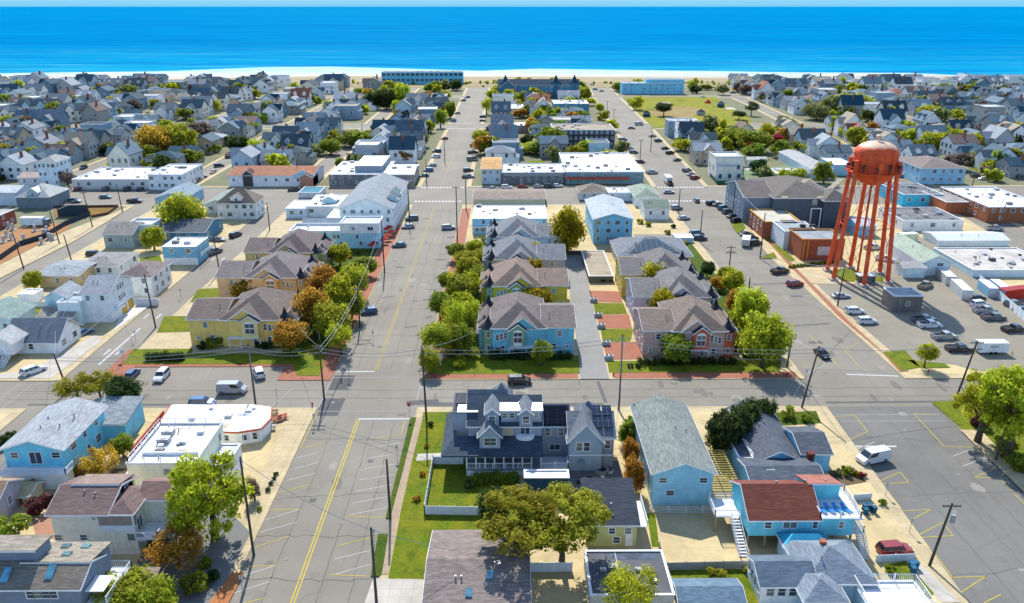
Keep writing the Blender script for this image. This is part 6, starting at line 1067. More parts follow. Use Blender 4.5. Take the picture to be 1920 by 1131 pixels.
# ------------------------------------------------------------ trees and shrubs, near and middle
T = [(404,1012,845,170,'lime','large green tree leaning over the cream house and pavement',BIG,.06),(970,1070,930,190,'olive','broad olive green tree, left of the twin trees before the green cottage',BIG,.42),(1052,1068,925,190,'olive','broad olive green tree, right of the twin trees before the green cottage',BIG,.42),(928,1000,920,60,'dark','dark bent conifer left of the olive twin trees',CROWN,.3),
     (1178,1160,1062,112,'lime','thin pale green tree above the dark flat garage roof',THIN,.2),(1832,830,690,130,'lime','left one of the large lime trees beside the right crossing',BIG,.2),(1885,860,680,150,'lime','middle large lime tree beside the right crossing',BIG,.2),(1940,830,670,120,'bright','large lime tree cut by the right picture edge',BIG,.2),
     (240,776,708,66,'dark','round dark green tree between blue house and restaurant',CROWN,.25),(148,756,702,80,'olive','loose olive tree over the road, left of the round dark tree',THIN,.3),(190,756,698,70,'olive','gappy olive tree touching the round dark tree',THIN,.3),(232,858,815,42,'green','small green tree beside the restaurant ramp',CROWN,.1),(235,1140,1082,115,'olive','olive tree crown at the bottom edge, left of its neighbour',CROWN,.1),(300,1150,1092,70,'olive','smaller olive tree crown at the bottom edge',CROWN,.1),
     (335,1065,995,110,'ochre','orange brown bushy tree in the shady garden',THIN,.1),(190,895,838,70,'ochre','orange yellow bushy tree beside the cream house',THIN,.05),(548,664,606,64,'ochre','orange brown tree at the corner of the yellow house',CROWN,.3),(590,625,545,70,'ochre','orange tree behind the yellow row house',CROWN,.2),(612,585,500,60,'ochre','orange brown tree behind the tan row house',CROWN,.2),(625,640,570,70,'olive','olive green tree on the left garden strip, nearest',CROWN,.15),(645,600,520,60,'lime','green yellow tree along the left garden strip',CROWN,.2),(668,560,500,56,'olive','olive tree near the left pavement',CROWN,.2),(685,520,484,46,'green','small green tree by the pale wall left of avenue',CROWN,.2),(638,500,458,40,'lime','yellow green tree beside the olive row house',CROWN,.2),(470,562,520,66,'yellow','yellow green shrubby tree in front of tan house',CROWN,0),(600,545,500,40,'ochre','small orange tree behind the turrets',CROWN,.1),
     (220,660-50,0,0,'',None,None,0),
     (820,672,610,64,'olive','first tree from the crossing on the right brick pavement',CROWN,.3),(826,602,548,44,'green','second tree from the crossing on the right brick pavement',CROWN,.3),(838,552,512,34,'green','third tree from the crossing on the right brick pavement',CROWN,.3),(855,490,456,38,'green','fourth tree from the crossing on the right brick pavement',CROWN,.3),(850,640,563,52,'lime','bright tree in the garden strip before the teal house',THIN,.2),(880,620,556,56,'lime','bright tree touching the teal house turret',THIN,.2),(862,580,520,50,'green','green tree in the strip before the mustard house',CROWN,.2),(885,570,505,44,'lime','lime tree touching the mustard house turret',THIN,.2),(878,530,480,46,'olive','olive tree before the mauve house',CROWN,.2),(890,510,470,36,'olive','small olive tree before the pale blue house',CROWN,.2),(912,470,440,26,'sage','sparse grey tree at the motel corner',THIN,.2),
     (1016,686,640,40,'green','small round tree before the teal house back wing',CROWN,.2),(1005,592,540,60,'yellow','yellow green tree behind the teal house roof',CROWN,0),(1002,548,488,46,'yellow','yellow tree between mauve and mustard houses',CROWN,0),(1000,503,450,46,'lime','lime tree between pale blue and mauve houses',CROWN,0),(1062,478,390,60,'yellow','tall yellow green tree at the end of the alley',CROWN,.1),(1268,682,628,62,'green','round green tree before the dusty pink house',CROWN,.15),(1248,608,540,56,'yellow','yellow tree between pink and lavender houses',CROWN,0),(1228,560,494,54,'yellow','yellow tree between lavender and golden houses',CROWN,0),
     (1428,690,592,86,'lime','large lime tree by the right street near the crossing',CROWN,.2),(1400,640,540,60,'lime','lime tree behind the large lime tree',CROWN,.2),(1370,560,505,40,'lime','smaller lime tree beside the double arm pole',CROWN,.2),(1378,590,545,40,'ochre','brown orange tree between the lime trees',CROWN,.1),(1345,545,520,30,'ochre','small orange bushy tree behind the golden house',CROWN,.1),(1325,520,490,26,'dark','dark small tree on the sandy verge',CROWN,.1),(1732,690,646,38,'lime','small round tree on the corner lawn',CROWN,.35),
     (1352,850,768,66,'dark','dark pine beside the sandy lot, left one',CROWN,0),(1395,820,755,50,'dark','dark pine beside the sandy lot, middle one',CROWN,0),(1378,832,762,50,'dark','dark pine in the middle of the group, lower branches wide',CROWN,0),(1412,802,750,50,'dark','dark pine behind the plank fence top',CROWN,0),(1430,800,745,46,'dark','dark pine touching the blue house, right one',CROWN,0),(342,436,366,80,'lime','perfectly round bright lime tree beside the dark blue house',CROWN,.08),(290,470,424,40,'lime','small lime tree beside the grey green house',CROWN,.1),(65,545,508,34,'olive','olive bush like tree beside the tan cottage',CROWN,.1),(905,275,243,38,'lime','lime tree on the avenue beyond the shops',CROWN,.2),(128,350,318,28,'bare','bare grey tree before the shop row',THIN,.1),
     (1182,880,820,30,'ochre','orange brown shrub tree right of grey house',CROWN,0),(1176,835,790,34,'green','green shrub tree behind the pole',CROWN,0),(1186,925,855,40,'ochre','rusty shrub tree along the sandy drive',CROWN,0),(478,940,895,30,'bare','bare grey bush by the dark pole',THIN,0),(1244,218,193,34,'dark','dark spreading tree on the park lawn',CROWN,.35),(1385,225,208,26,'dark','dark tree at the park edge',CROWN,.3),(1408,218,190,30,'dark','thin dark tree by the second right street',THIN,.3),(1357,262,232,22,'bright','bright columnar tree beside the park houses',TALLC,.05),(1436,262,232,30,'bright','round bright tree beyond the nursery',CROWN,.1),(1410,285,245,66,'green','large green tree clump beyond the nursery',CROWN,.05),(1453,278,252,24,'red','dark red tree beyond the nursery',CROWN,.1),(1380,275,240,50,'green','green tree left of the large clump',CROWN,.05),
     (1745,284,248,42,'bright','bright lime tree behind the blue walled house, left one',CROWN,.1),(1785,288,258,40,'bright','bright lime tree behind the blue walled house, middle one',CROWN,.1),(1820,286,250,34,'bright','bright lime tree behind the blue walled house, right one',CROWN,.1),(1745,225,197,46,'bright','wide bright tree among the far right houses',CROWN,.1),(1806,242,220,34,'bright','round bright tree among the far right houses',CROWN,.1),(1560,215,176,44,'sage','large sage green tree beyond the hotel roofs',CROWN,.05),(1600,212,176,60,'lime','wide green yellow tree beyond the tower',CROWN,.05),(1530,225,193,50,'sage','wide sage tree by the second right street',CROWN,.05),
     (300,300,232,70,'ochre','ochre tree clump among the left houses, left part',CROWN,.05),(345,296,230,60,'olive','olive tree clump among the left houses, right part',CROWN,.05),(375,270,228,50,'bare','grey bare tree behind the olive clump',CROWN,.05),(485,300,262,36,'bright','lime tree beside the left diagonal street',CROWN,.1),(450,285,255,40,'dark','dark tree left of the diagonal street',CROWN,.05),(190,254,228,28,'dark','dark round tree among far left houses',CROWN,.05),(205,290,270,40,'dark','dark clump beside the shop row roofs',CROWN,.05),(20,245,215,50,'olive','olive tree at the far left edge',CROWN,.05),(755,202,160,46,'lime','big round lime tree inland of the long motel',CROWN,.05),(725,205,165,36,'dark','dark tree beside the round lime tree',CROWN,.05),(700,205,172,34,'dark','second dark tree beside the round lime tree',CROWN,.05),(660,275,245,60,'green','green tree clump between the diagonal street and shops',CROWN,.05),(620,290,260,40,'green','green tree behind the blue gabled house',CROWN,.05),(1000,212,184,26,'bright','bright tree inland of the navy hotel',CROWN,.1),(1015,290,262,50,'green','green trees behind the shop terrace',CROWN,.05),(1040,285,240,40,'green','taller green tree left of the dark hotel',CROWN,.05),(990,288,268,40,'bright','bright bush tree behind the shop terrace',CROWN,.05),(1078,218,206,30,'bright','lime bush tree before the teal lodge',CROWN,0),(1125,212,193,16,'bright','small lime tree beside the right street',CROWN,.1),(912,215,180,20,'lime','green street tree on the right of avenue',THIN,.1),(845,222,190,20,'green','green street tree on the left of avenue',CROWN,.1),(826,240,205,20,'green','second green street tree left of avenue',CROWN,.1),(855,170,148,24,'dark','dark shrub tree by the long motel',CROWN,.0),(930,330,325,2,'',None,None,0)]
for x, y, yt, w_, c, l, s__, lw in T:
    if l: tree(x, y, yt, w_, c, l, None, s__, low=lw)
Bz = [(1586,890,26,'green','round green shrub on the planting bed by the white van'),(1606,894,16,'yellow','yellow shrub on the planting bed'),(1616,896,16,'red','red shrub on the planting bed nearest the street'),(1570,892,18,'sage','pale shrub at the left of the planting bed'),(1340,1088,40,'lime','rounded lime shrub on the bottom lawn'),(1402,1075,20,'olive','small shrub at the right end of low fence'),(1425,1110,24,'green','green shrub beside the glazed porch'),(1655,948,18,'green','green shrub beside the blue bins'),(1668,1075,24,'green','dark green shrub on the corner lawn'),(1478,785,30,'green','low green shrub by the leaning pole, left'),(1510,790,26,'green','low green shrub by the leaning pole, right'),
      (1480,770,16,'olive','olive shrub behind the two low shrubs'),(518,892,10,'dark','dark pavement shrub beside the near street, farthest'),(514,900,10,'dark','dark pavement shrub beside the near street, second'),(509,910,11,'dark','dark pavement shrub beside the near street, third'),(503,922,12,'dark','dark pavement shrub beside the near street, nearest'),(487,958,12,'green','small green shrub at the dark pole'),(808,800,14,'dark','dark shrub beside the grey house lawn'),(800,840,12,'ochre','rusty sapling on the grey house lawn'),(792,893,14,'ochre','orange sapling left of the white fence'),(782,940,16,'ochre','orange sapling lower left of the white fence'),(935,1125,20,'red','red shrub beside the bungalow drive'),
      (60,920,40,'ochre','orange bush before the blue house balcony'),(100,905,50,'ochre','wide orange bush beside the blue house'),(80,960,50,'purple','purple brown bush by the shed'),(135,895,40,'ochre','ochre bush right of the blue house'),(15,1010,80,'green','large green bush at the left edge'),(12,835,40,'dark','dark bush at left edge behind the blue house'),(370,1110,60,'green','green shrub in the shady bottom garden'),(385,1065,30,'green','small green bush near the orange tree'),(275,1075,24,'green','green bush beside the beige house deck'),(400,1090,34,'dark','dark shrub beside brick path'),(460,905-80,40,'ochre','ochre hedge below the restaurant wall'),
      (380,655,20,'dark','dark shrub at the yellow house corner'),(400,652,34,'green','green shrub before the yellow house windows'),(488,655,22,'dark','dark round shrub before the yellow house, left'),(503,655,22,'dark','dark round shrub before the yellow house, right'),(745-200,668,30,'green','green shrub under the orange tree'),(925,668,30,'dark','dark shrub left of teal house porch'),(975,672,26,'dark','dark shrub below teal house window'),(862,690,24,'lime','lime shrub before the teal house corner'),(845,665,30,'yellow','yellow shrub on the brick pavement strip'),(850,655,24,'purple','purple shrub by the teal house'),(885,670,30,'olive','olive shrub beside the teal turret'),(1182,690,14,'dark','dark conical shrub left of the pink house'),(1196,690,14,'dark','second dark conical shrub left of the pink house'),(1130,530,12,'dark','dark cypress at the alley yards, left'),(1142,530,12,'dark','dark cypress at the alley yards, right'),
      (1405,668,34,'green','green shrub under the large lime tree'),(1380,660,20,'purple','purple shrub beside the pink house'),(1450,668,30,'purple','brown shrub under the lime tree'),(1470,495,10,'olive','row shrub'),(1180,795,20,'green','low shrub at the pole base'),(1000,925,14,'dark','small conifer at the shed, left'),(1085,908,10,'dark','small conifer on the patio edge'),(1105,900,10,'dark','second small conifer on the patio edge'),(880,915,26,'dark','dark conifer before the white porch'),(1850,760,50,'green','green undergrowth below the right lime trees'),(1835,800,40,'purple','purple brown shrub below the lime trees'),(1880,850,50,'olive','olive shrub right of the street sidewalk'),(1905,880,50,'green','green shrub at right edge lower'),(1400,378,14,'yellow','yellow shrub beside the hall, near corner'),(1408,392,16,'green','green shrub beside the hall'),(1416,400,14,'yellow','yellow shrub nearer the library'),
      (1252,440,14,'green','green shrub beside the curved street white cottage'),(1200,420,14,'olive','olive shrub in front of the moss roofed cottage'),(1215,425,14,'olive','second olive shrub before the moss roofed cottage'),(1262,428,12,'dark','dark round shrub at the cottage corner'),(1128,398,24,'purple','purple brown bush beside the stepped roof house'),(1120,385,20,'green','green bush behind the stepped roof house'),(446,500,12,'lime','lime shrub at the olive house lawn'),(438,505,14,'green','green shrub at the olive house lawn')]
for x, y, w_, c, l in Bz:
    if l != 'row shrub': bush(x, y, w_, c, l)
for i in range(12): x, y = 1482+i*7, 503-i*.8; bush(x, y, 11, 'green', f'low green shrub in the row before the library, {ordinal(i)} from the left', 'shrubs before the library', .7)
for nm, pts, col, lb in (('hedge',[(905,674),(1085,674)],'dark','dark hedge line at the foot of the teal house'),('hedge',[(1180,684),(1395,684)],'dark','black green hedge before the dusty pink house'),('hedge',[(270,676),(350,676)],'dark','low dark hedge on the lawn left of the yellow house'),('hedge',[(882,906),(978,906)],'green','green hedge below the white porch')):  # pink house hedge enlarged and dark, also standing in for house shadow
    a, b = at(*pts[0]), at(*pts[1]); me = leaf_mesh('foliage', 200, 7000, .11, 1, 190, .5, ((b-a).length/2, .7, .55)); o = ob(nm, me, None, ((a.x+b.x)/2, (a.y+b.y)/2, .8)); o.scale = (1, 1.3, 1.5); o.material_slots[0].link = 'OBJECT'; o.material_slots[0].material = LM[col]; tag(o, lb, 'hedge')

# more of the tree belts along the brick pavements
for i, (x, y, yt, w_, c) in enumerate([(806,700,655,40,'olive'),(838,655,600,46,'lime'),(865,668,610,44,'green'),(846,618,560,44,'olive'),(870,600,545,46,'lime'),(855,560,510,40,'lime'),(895,545,500,34,'green'),(868,505,465,36,'olive'),(890,480,450,30,'lime'),(640,665,600,50,'lime'),(660,600,545,46,'olive'),(610,560,510,44,'ochre'),(655,545,500,44,'lime'),(575,600,552,44,'ochre'),(625,612,560,46,'green'),(1395,665,620,50,'olive'),(1445,668,625,44,'lime'),(1385,620,572,44,'lime'),(1360,535,500,34,'olive')]):
    tree(x, y, yt, w_, c, f'{c if c != "ochre" else "orange"} garden tree filling the tree belt by the pavement, {ordinal(i)} of the infill', 'infill trees of the garden belts', THIN if i % 2 else CROWN, low=.15)
gq = random.Random(21)
for i in range(46):
    x, y = gq.choice([(gq.uniform(-53,-41), gq.uniform(160,245)), (gq.uniform(-12,-4.5), gq.uniform(152,238)), (gq.uniform(51,57.5), gq.uniform(155,238))]); c = gq.choice(['green','lime','olive','purple','dark','ochre','yellow'])
    bush(x, y, 0, c, f'{c} understorey bush in the garden belt, {ordinal(i)} counted from the crossing', 'understorey bushes of the garden belts', px=False, r=gq.uniform(.6,1.3))
# service drops from the poles to the houses
for i, (pi_, x, y, z) in enumerate([(11,228,558,6),(11,190,600,6),(12,372,470,6),(1,560,650,6),(2,893,668,6),(3,1152,870,6),(3,1222,890,5.5),(4,1470,810,5),(5,1600,1000,5),(7,378,940,6.5),(7,300,1030,5),(9,988,1100,4),(26,1386,672,6),(13,570,410,5),(14,712,465,7),(10,112,660,5),(0,494,832,2.6),(28,1672,580,5),(24,1296,495,6),(19,76,538,4)]):
    q = at(x, y); wire(PT[pi_], Vector((q.x, q.y, z)), f'thin service cable running from a pole down to a building, {ordinal(i)}', .6, .03)
# white concrete piers and heaps of the building site
for i in range(14):
    p = at(gq.uniform(5, 100), gq.uniform(428, 470)); 
    if p.x > -141 or p.y < 215: continue
    r = empty('concrete_pier', (p.x, p.y, .15), f'pale concrete pier on the rusty building site, {ordinal(i)} counted', 'pier', 'concrete piers on the building site'); box_part('shaft', r, mat('plain', (.45,.44,.42)), (-.35,.35,-.35,.35,0,2.2)); box_part('footing', r, mat('plain', (.4,.36,.3)), (-.9,.9,-.9,.9,0,.3))

# small yard things round the near houses
for i, (x, y) in enumerate([(1130,905),(1118,880),(1098,905),(1145,892)]):
    p = at(x, y); r = empty('garden_chair', (p.x, p.y, .15), f'pale chair on the dark patio behind the grey house, {ordinal(i)} round the fire pit', 'chair', 'chairs on the dark patio', i*1.4); m = mat('plain', (.5,.52,.53)); box_part('seat', r, m, (-.3,.3,-.3,.3,.38,.44)); box_part('backrest', r, m, (-.3,.3,.26,.32,.44,.95)); [box_part('leg', r, m, (a,a+.05,b,b+.05,0,.38)) for a in (-.28,.23) for b in (-.28,.23)]
for i, (x, y, l) in enumerate([(640,716,'left brick corner'),(815,708,'right brick corner'),(1150,706,'alley mouth'),(1474,706,'far right corner'),(586,762,'near left corner by the restaurant'),(1740,700,'lawn corner')]):
    p = at(x, y); r = empty('hydrant', (p.x, p.y, .12), f'small red fire hydrant on the {l}', 'hydrant'); mb = MB(); mb.lathe([(.13,0),(.12,.5),(.16,.52),(.13,.68),(.03,.76)], 10); part('barrel', mb, mat('plain', (.45,.04,.03)), r); mb = MB(); mb.tube([(-.22,0,.45),(.22,0,.45)], .06, 6); part('nozzle', mb, mat('plain', (.45,.04,.03)), r)
for i, (x, y, hd) in enumerate([(700,640,0),(655,712,0),(520,752,90),(1085,716,90),(1510,715,0),(1660,930,10),(1705,1000,10),(1860,810,10),(590,800,0),(745,860,0),(702,1020,0),(455,1110,0),(255,640,0),(340,560,0)]):
    p = at(x, y); r = empty('street_sign', (p.x, p.y, .1), f'small parking sign on a thin post at the kerb, {ordinal(i)} counted', 'sign', 'small parking signs at the kerbs', -R(hd)); mb = MB(); mb.tube([(0,0,0),(0,0,2.5)], .04, 5); part('post', mb, mat('metal', (.2,.2,.2)), r); box_part('sign_panel', r, mat('plain', (.5,.5,.5)), (-.22,.22,-.03,-.0,1.9,2.45))
# ------------------------------------------------------------ far neighbourhoods, house by house
FP = []
def far_proto(kind, seed):
    g = random.Random(seed); t = ob('house', None, None, (0, -520, 0)); wm, rm, wn = swap('wall'), swap('roof'), mat('glass', (.03,.05,.07)); tr = mat('plain', (.5,.52,.54))
    W = g.uniform(8, 11); D = g.uniform(10, 13); h = g.uniform(5.2, 7.2)
    if kind == 'gabled': wall_roof(t, -W/2, W/2, -D/2, D/2, 0, h, 'gy', g.uniform(2.4, 4.2), wm, rm, .5, .3, False); wall_roof(t, -W/2-3, 0, -D/4, D/4, 0, h-.4, 'gx', 2.4, wm, rm, .4, .3, False)
    elif kind == 'long': W, D = 13, 9; wall_roof(t, -W/2, W/2, -D/2, D/2, 0, h, 'gx', g.uniform(2.4, 3.6), wm, rm, .5, .3, False); wall_roof(t, -2, 2.5, -D/2-1.2, 0, 0, h+.4, 'gy', 2.2, wm, rm, .4, .3, False)
    elif kind == 'hip': wall_roof(t, -W/2, W/2, -D/2, D/2, 0, h, 'hip', g.uniform(2, 3.2), wm, rm, .6, .3, False); wall_roof(t, -W/2, W/2, -D/2-2.4, -D/2, 0, 3, 'shed', .7, wm, rm, .3, .2, False)
    elif kind == 'flat': W, D = 11, 13; h = 8; wall_roof(t, -W/2, W/2, -D/2, D/2, 0, h, 'flat', .3, wm, rm, fascia=tr); wall_roof(t, -W/2, W/2-3, -D/2-2, -D/2, 0, 5, 'flat', .3, wm, rm, fascia=tr)
    elif kind == 'dormered': W, D = 12, 11; wall_roof(t, -W/2, W/2, -D/2, D/2, 0, h-.5, 'gx', 4.2, wm, rm, .5, .3, False); [dormer(t, x-1, x+1, -D/2+.6, -D/2+4, h, h+1.6, 1.0, wm, rm, w=False) for x in (-3, 3)]
    n = 3 if W < 12 else 4; y0 = -D/2-(2.0 if kind == 'flat' else 0)
    for i in range(2):
        for k in range(n):
            x = -W/2+(k+.5)*W/n
            if kind == 'hip' and i == 0: continue
            mb = MB(); mb.mi = 0; mb.box(-.75,.75,-.1,.02,-.9,.9); mb.mi = 1; mb.box(-.55,.55,-.14,-.1,-.7,.7); me = mb.mesh('window', [tr, wn]); o = ob('window', me, t, (x, (y0 if not (kind == 'flat' and i) else -D/2) if not (kind == 'long' and -2.9 < x < 3.4) else -D/2-1.2, 1.7+i*2.9)); 
    for sx, rz in ((1, PI/2), (-1, -PI/2)):
        for k in (-.25, .25): o = ob('window', me, t, (sx*W/2, D*k, 4.2)); o.rotation_euler = (0,0,rz)
    if kind in ('gabled','dormered'): mb = MB(); mb.box(W*.15,W*.15+.9,0,.9,h,h+5.2); part('chimney', mb, mat('brick', (.25,.1,.07)), t)
    learn(t); return t
KINDS = ['gabled','long','hip','flat','dormered','gabled','long']
FP = [(k, far_proto(k, i)) for i, k in enumerate(KINDS)]
WALLC = [('white',(.60,.62,.64)),('pale blue',(.28,.36,.41)),('grey',(.28,.29,.30)),('cream',(.52,.49,.42)),('slate blue',(.10,.16,.21)),('blue grey',(.18,.24,.29)),('white',(.62,.62,.62)),('white',(.62,.65,.68)),('tan',(.34,.27,.2)),('cedar grey',(.21,.21,.20))]
ROOFC = [('slate',(.085,.13,.16)),('grey',(.20,.225,.25)),('charcoal',(.04,.07,.09)),('navy',(.02,.065,.10)),('pale grey',(.30,.33,.36)),('brown',(.17,.13,.115)),('blue grey',(.13,.19,.235)),('rust',(.27,.10,.07)),('beige',(.33,.29,.23))]
RW = [5,4,5,4.5,3.5,2.5,5,.9,1.8]
avoid = []
for o in list(C.objects):
    if o.parent is None and o.type == 'EMPTY' and o.location.y > 322 and o.get('category') not in ('car','pickup truck','van','utility pole'):
        rr = 9
        for k in C.objects:
            pass
        avoid.append((o.location.x, o.location.y+6, 10))
BX = []   # footprints of hand-built things beyond the shops
for o in list(C.objects):
    if o.parent is None or o.parent.parent is not None or o.type != 'MESH' or o.name.split('.')[0] not in ('wall',): continue
    L0 = o.parent.location
    if L0.y < 318: continue
    bb = [Vector(c) for c in o.bound_box]; fr = 16 if max(b.x for b in bb)-min(b.x for b in bb) > 26 and L0.y < 600 else 0; BX.append((L0.x+min(b.x for b in bb)-7, L0.x+max(b.x for b in bb)+7, L0.y+min(b.y for b in bb)-8-fr, L0.y+max(b.y for b in bb)+8))
park = [at(*p) for p in ((1160,180),(1400,180),(1400,243),(1225,246))]
def blocked(x, y):
    for a in BX:
        if a[0] < x < a[1] and a[2] < y < a[3]: return True
    if 98 < x < 190 and 470 < y < 680: # park
        return True
    if y > 625 and (-118 < x < -38 or -14 < x < 62 or 96 < x < 178): return True
    return any((x-a)**2+(y-b)**2 < r*r for a, b, r in avoid)
PREP = {}
SPOTS = []
def place(x, y, rz, label, big=1.0): SPOTS.append((x, y, rz, label, big))
def merge_far(spots):
    V = []; F = []; MI = []; mats = []
    for x, y, rz, _, big in spots:
        k, pr = random.choice(FP); wc = random.choice(WALLC)[1]; rn, rc = random.choices(ROOFC, RW)[0]
        loc = {'swap_wall': mat('siding', wc), 'swap_roof': mat('shingle', rc)}
        M = Matrix.Translation((x, y, .1)) @ Matrix.Rotation(rz, 4, 'Z') @ Matrix.Scale(big, 4)
        for ch in KIDS[pr.name]:
            ML = M @ Matrix.LocRotScale(ch.location, ch.rotation_euler, None); me = ch.data; o = len(V)
            V += [tuple(ML @ v.co) for v in me.vertices]; ms = [loc.get(m.name, m) for m in me.materials]
            for p in me.polygons:
                m = ms[p.material_index]
                if m not in mats: mats.append(m)
                F.append(tuple(i+o for i in p.vertices)); MI.append(mats.index(m))
    me = bpy.data.meshes.new('distant_houses'); me.from_pydata(V, [], F); [me.materials.append(m) for m in mats]; me.polygons.foreach_set('material_index', MI); me.update()
    tag(ob('distant_houses', me), 'mass of tiny distant houses packed near the beach at both edges', 'houses', kind='stuff')
def place_one(x, y, rz, label, big=1.0):
    k, pr = random.choice(FP); wn, wc = random.choice(WALLC); rn, rc = random.choices(ROOFC, RW)[0]
    if k == 'flat' and random.random() < .6: rn, rc = 'white', (.6,.62,.62)
    c = copy_tree(pr, None, {'swap_wall': mat('siding', wc), 'swap_roof': mat('shingle' if k != 'flat' else 'membrane', rc)})
    c.location = (x, y, .1); c.rotation_euler = (0, 0, rz); c.scale = (big*random.uniform(.9,1.12), big*random.uniform(.9,1.12), big*random.uniform(.88,1.2))
    kk = {'gabled':'gabled','long':'long','hip':'hip roofed','flat':'flat roofed','dormered':'dormered'}[k]
    tag(c, f'{wn} {kk} house with {rn} roof, {label}', 'house', 'houses of the far neighbourhoods'); return c
def inview(x, y): return abs(x-.0063*y) < .655*(y*.936+24)*1.02+8
cols = []
lefts = [(-36,-80),(-90,-130),(-140,-185),(-197,-240),(-252,-295),(-307,-351),(-363,-407),(-419,-465),(-477,-520),(-532,-575)]
for i, (a, b) in enumerate(lefts):
    cols += [(a-14,), (b+14,)]
NF = [0]; far_rows = [(328,484,4),(514,658,3),(684,765,2)]
def run(side, xs_of, idx):
    nr = 0
    for (ya, yb, _) in far_rows[::-1]:
        y = yb-7
        while y > ya+5:
            x = xs_of(y)+random.uniform(-2.5, 2.5)
            if inview(x, y) and not blocked(x, y) and nr < 40:
                rz = random.choice((0, 0, PI/2 if x < 0 else -PI/2, PI/2, -PI/2))+random.gauss(0, .03)
                place(x, y, rz, f'{ordinal(nr)} inland, {ordinal(idx)} column {side} of avenue', 1.0 if y < 500 else (1.08 if y < 660 else 1.2)); nr += 1; NF[0] += 1
            y -= random.uniform(15, 19) if y < 500 else (random.uniform(19, 25) if y < 660 else random.uniform(24, 30))
r_ = [lambda y: -3, lambda y: 22, lambda y: 45, lambda y: r1r(y)+13, lambda y: (r1r(y)+r2l(y))/2, lambda y: r2l(y)-13, lambda y: r2r(y)+13, lambda y: (r2r(y)+262)/2+4, lambda y: 249, lambda y: 284, lambda y: 313, lambda y: 342, lambda y: 378, lambda y: 410, lambda y: 438, lambda y: 474, lambda y: 505, lambda y: 535]
for i in range(20):
    if i < len(cols): run('left', lambda y, i=i: cols[i][0], i)
    if i < len(r_): run('right', r_[i], i)
SPOTS.sort(key=lambda q: q[1]+.45*abs(q[0]))
for q in SPOTS[:238]: place_one(*q)
merge_far(SPOTS[238:]); print('far houses', len(SPOTS))
# trees among the far houses
TCOL = ['green','dark','sage','olive','green','green','lime','bright','ochre','olive','lime','bare']
FTL = []; FST = []; FG = 'trees of the far neighbourhoods'; nt_ = 0
g = random.Random(5); rowsn = {}
while nt_ < 540:
    y = 325+(g.random()**.9)*425; hw = .655*(y*.936+24); x = g.uniform(-hw, hw)
    sx = [-35,-85,-135,-191,-246,-301,-357,-413,267,360,455]
    if any(abs(x-s_) < 9 for s_ in sx) or (-40 < x < -12) or float(r1l(y))-4 < x < float(r1r(y))+4 or float(r2l(y))-3 < x < float(r2r(y))+4 or 484 < y < 514 or 656 < y < 684: continue
    if 98 < x < 175 and 480 < y < 680: continue
    if any(a[0]+5 < x < a[1]-5 and a[2]+5 < y < a[3]-6 for a in BX): continue
    c = g.choice(TCOL); k = f'{"left" if x < -27 else "right"}'; hgt = g.uniform(5, 10.5)
    z_ = 'seaward' if y > 660 else ('middle' if y > 500 else 'nearest'); q = (k, z_, c); rowsn[q] = rowsn.get(q, 0)+1
    r_ = g.uniform(2.4, 4.6)+y*.003
    if y > 560 and g.random() < .5: FST.append((x, y, hgt, r_, c)); nt_ += 1; continue
    if g.random() < .46: t_ = bush(x, y, 0, c, f'{c if c not in ("bare","sage") else "grey green"} bush among {z_} far houses, {k} of the avenue', FG, px=False, r=r_*.8, set_=FBUSH)
    else: t_ = tree(x, y, 0, 0, c, f'{c if c not in ("bare","sage") else "grey green"} tree among {z_} far houses, {k} of the avenue', FG, FAR, px=False, H=hgt, r=r_, low=.15)
    nt_ += 1; FTL.append((k, z_, abs(x), t_, c))
def merge_trees(L_):
    base = []
    for m in FAR: a = np.zeros(len(m.vertices)*3, dtype=np.float32); m.vertices.foreach_get('co', a); base.append(a.reshape(-1, 3)[:2600])
    cs = sorted(set(q[4] for q in L_)); V = []; MI = []
    for i, (x, y, h_, r0, c) in enumerate(L_):
        V.append(base[i % len(base)]*np.array([r0, r0, h_*.6])+np.array([x, y, h_*.55])); MI.append(np.full(len(V[-1])//4, cs.index(c), dtype=np.int32))
    V = np.concatenate(V); MI = np.concatenate(MI); n = len(MI); me = bpy.data.meshes.new('distant_trees'); me.vertices.add(4*n); me.vertices.foreach_set('co', V.astype(np.float32).ravel())
    me.loops.add(4*n); me.loops.foreach_set('vertex_index', np.arange(4*n, dtype=np.int32)); me.polygons.add(n); me.polygons.foreach_set('loop_start', np.arange(0, 4*n, 4, dtype=np.int32)); me.polygons.foreach_set('loop_total', np.full(n, 4, dtype=np.int32))
    [me.materials.append(LM[c]) for c in cs]; me.polygons.foreach_set('material_index', MI); me.update(calc_edges=True)
    tag(ob('distant_trees', me), 'small distant trees merging together between the houses near the beach', 'trees', kind='stuff')
merge_trees(FST)
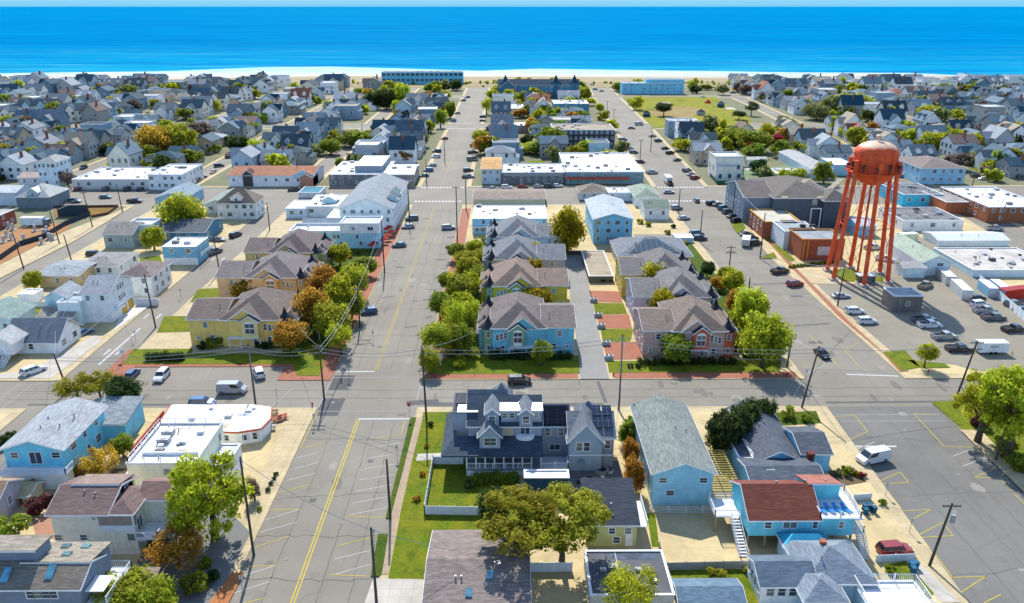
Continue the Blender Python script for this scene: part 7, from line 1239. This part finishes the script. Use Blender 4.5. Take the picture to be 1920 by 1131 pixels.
for k in ('left', 'right'):
    for z_ in ('nearest', 'middle', 'seaward'):
        for i, (_, _, _, o, c) in enumerate(sorted([q for q in FTL if q[0] == k and q[1] == z_], key=lambda q: q[2])):
            o['label'] = f'{c if c not in ("bare","sage") else "grey green"} {o["category"]} among {z_} far houses, {ordinal(i)} {k}ward from avenue'
# patches of lawn in the far gardens
for i in range(150):
    y = g.uniform(330, 740); hw = .655*(y*.936+24); x = g.uniform(-hw, hw)
    if any(abs(x-s_) < 14 for s_ in sx) or (-45 < x < -8) or float(r1l(y))-9 < x < float(r1r(y))+9 or float(r2l(y))-9 < x < float(r2r(y))+9 or 478 < y < 520 or 650 < y < 690: continue
    w_ = g.uniform(4, 9); rect('lawn' if i % 3 else 'driveway', x-w_/2, x+w_/2, y-6, y+g.uniform(4, 9), .15+i*.0004, LAWN if i % 3 else CONC)
# far cars along the side streets
n_ = 0
for sx in (-131.5, -138, -187.5, -194.5, -243, -249.5, -298, 263.5, 270.5, 356.5):
    y = 330.+g.uniform(0, 10)
    while y < 735 and n_ < 60:
        if not (486 < y < 512 or 658 < y < 682) and g.random() < .45 and inview(sx, y):
            kd = g.choice(['sedan','suv','hatch','pickup']); cc = g.choice(list(PAINT)); car(sx, y, kd, cc, g.choice((0, 180)), f'{cc} {KN[kd]} at the kerb of a far side street {"left" if sx < 0 else "right"} of the avenue', 'cars on far side streets', px=False)['label'] = f'{cc} {KN[kd]}, {ordinal(n_)} counted along the far side streets'; n_ += 1
        y += g.uniform(12, 40)
# dune scrub and beach fence
def scrub():
    g = np.random.default_rng(3); me = leaf_mesh('dune_scrub', 5, 9000, .9, 1, 260, .5, (560, 16, 1.4)); o = ob('dune_scrub', me, None, (0, 790, .8)); o.material_slots[0].link = 'OBJECT'; o.material_slots[0].material = LM['olive']; tag(o, 'olive scrub covering the dunes behind the beach', 'scrub', kind='stuff')
scrub()
for o in [q for q in C.objects if q.parent is None and q.location.y in (-500.0, -520.0)]:
    ks = [o]
    for q in ks: ks += [c for c in C.objects if c.parent == q]
    for q in reversed(ks): bpy.data.objects.remove(q)
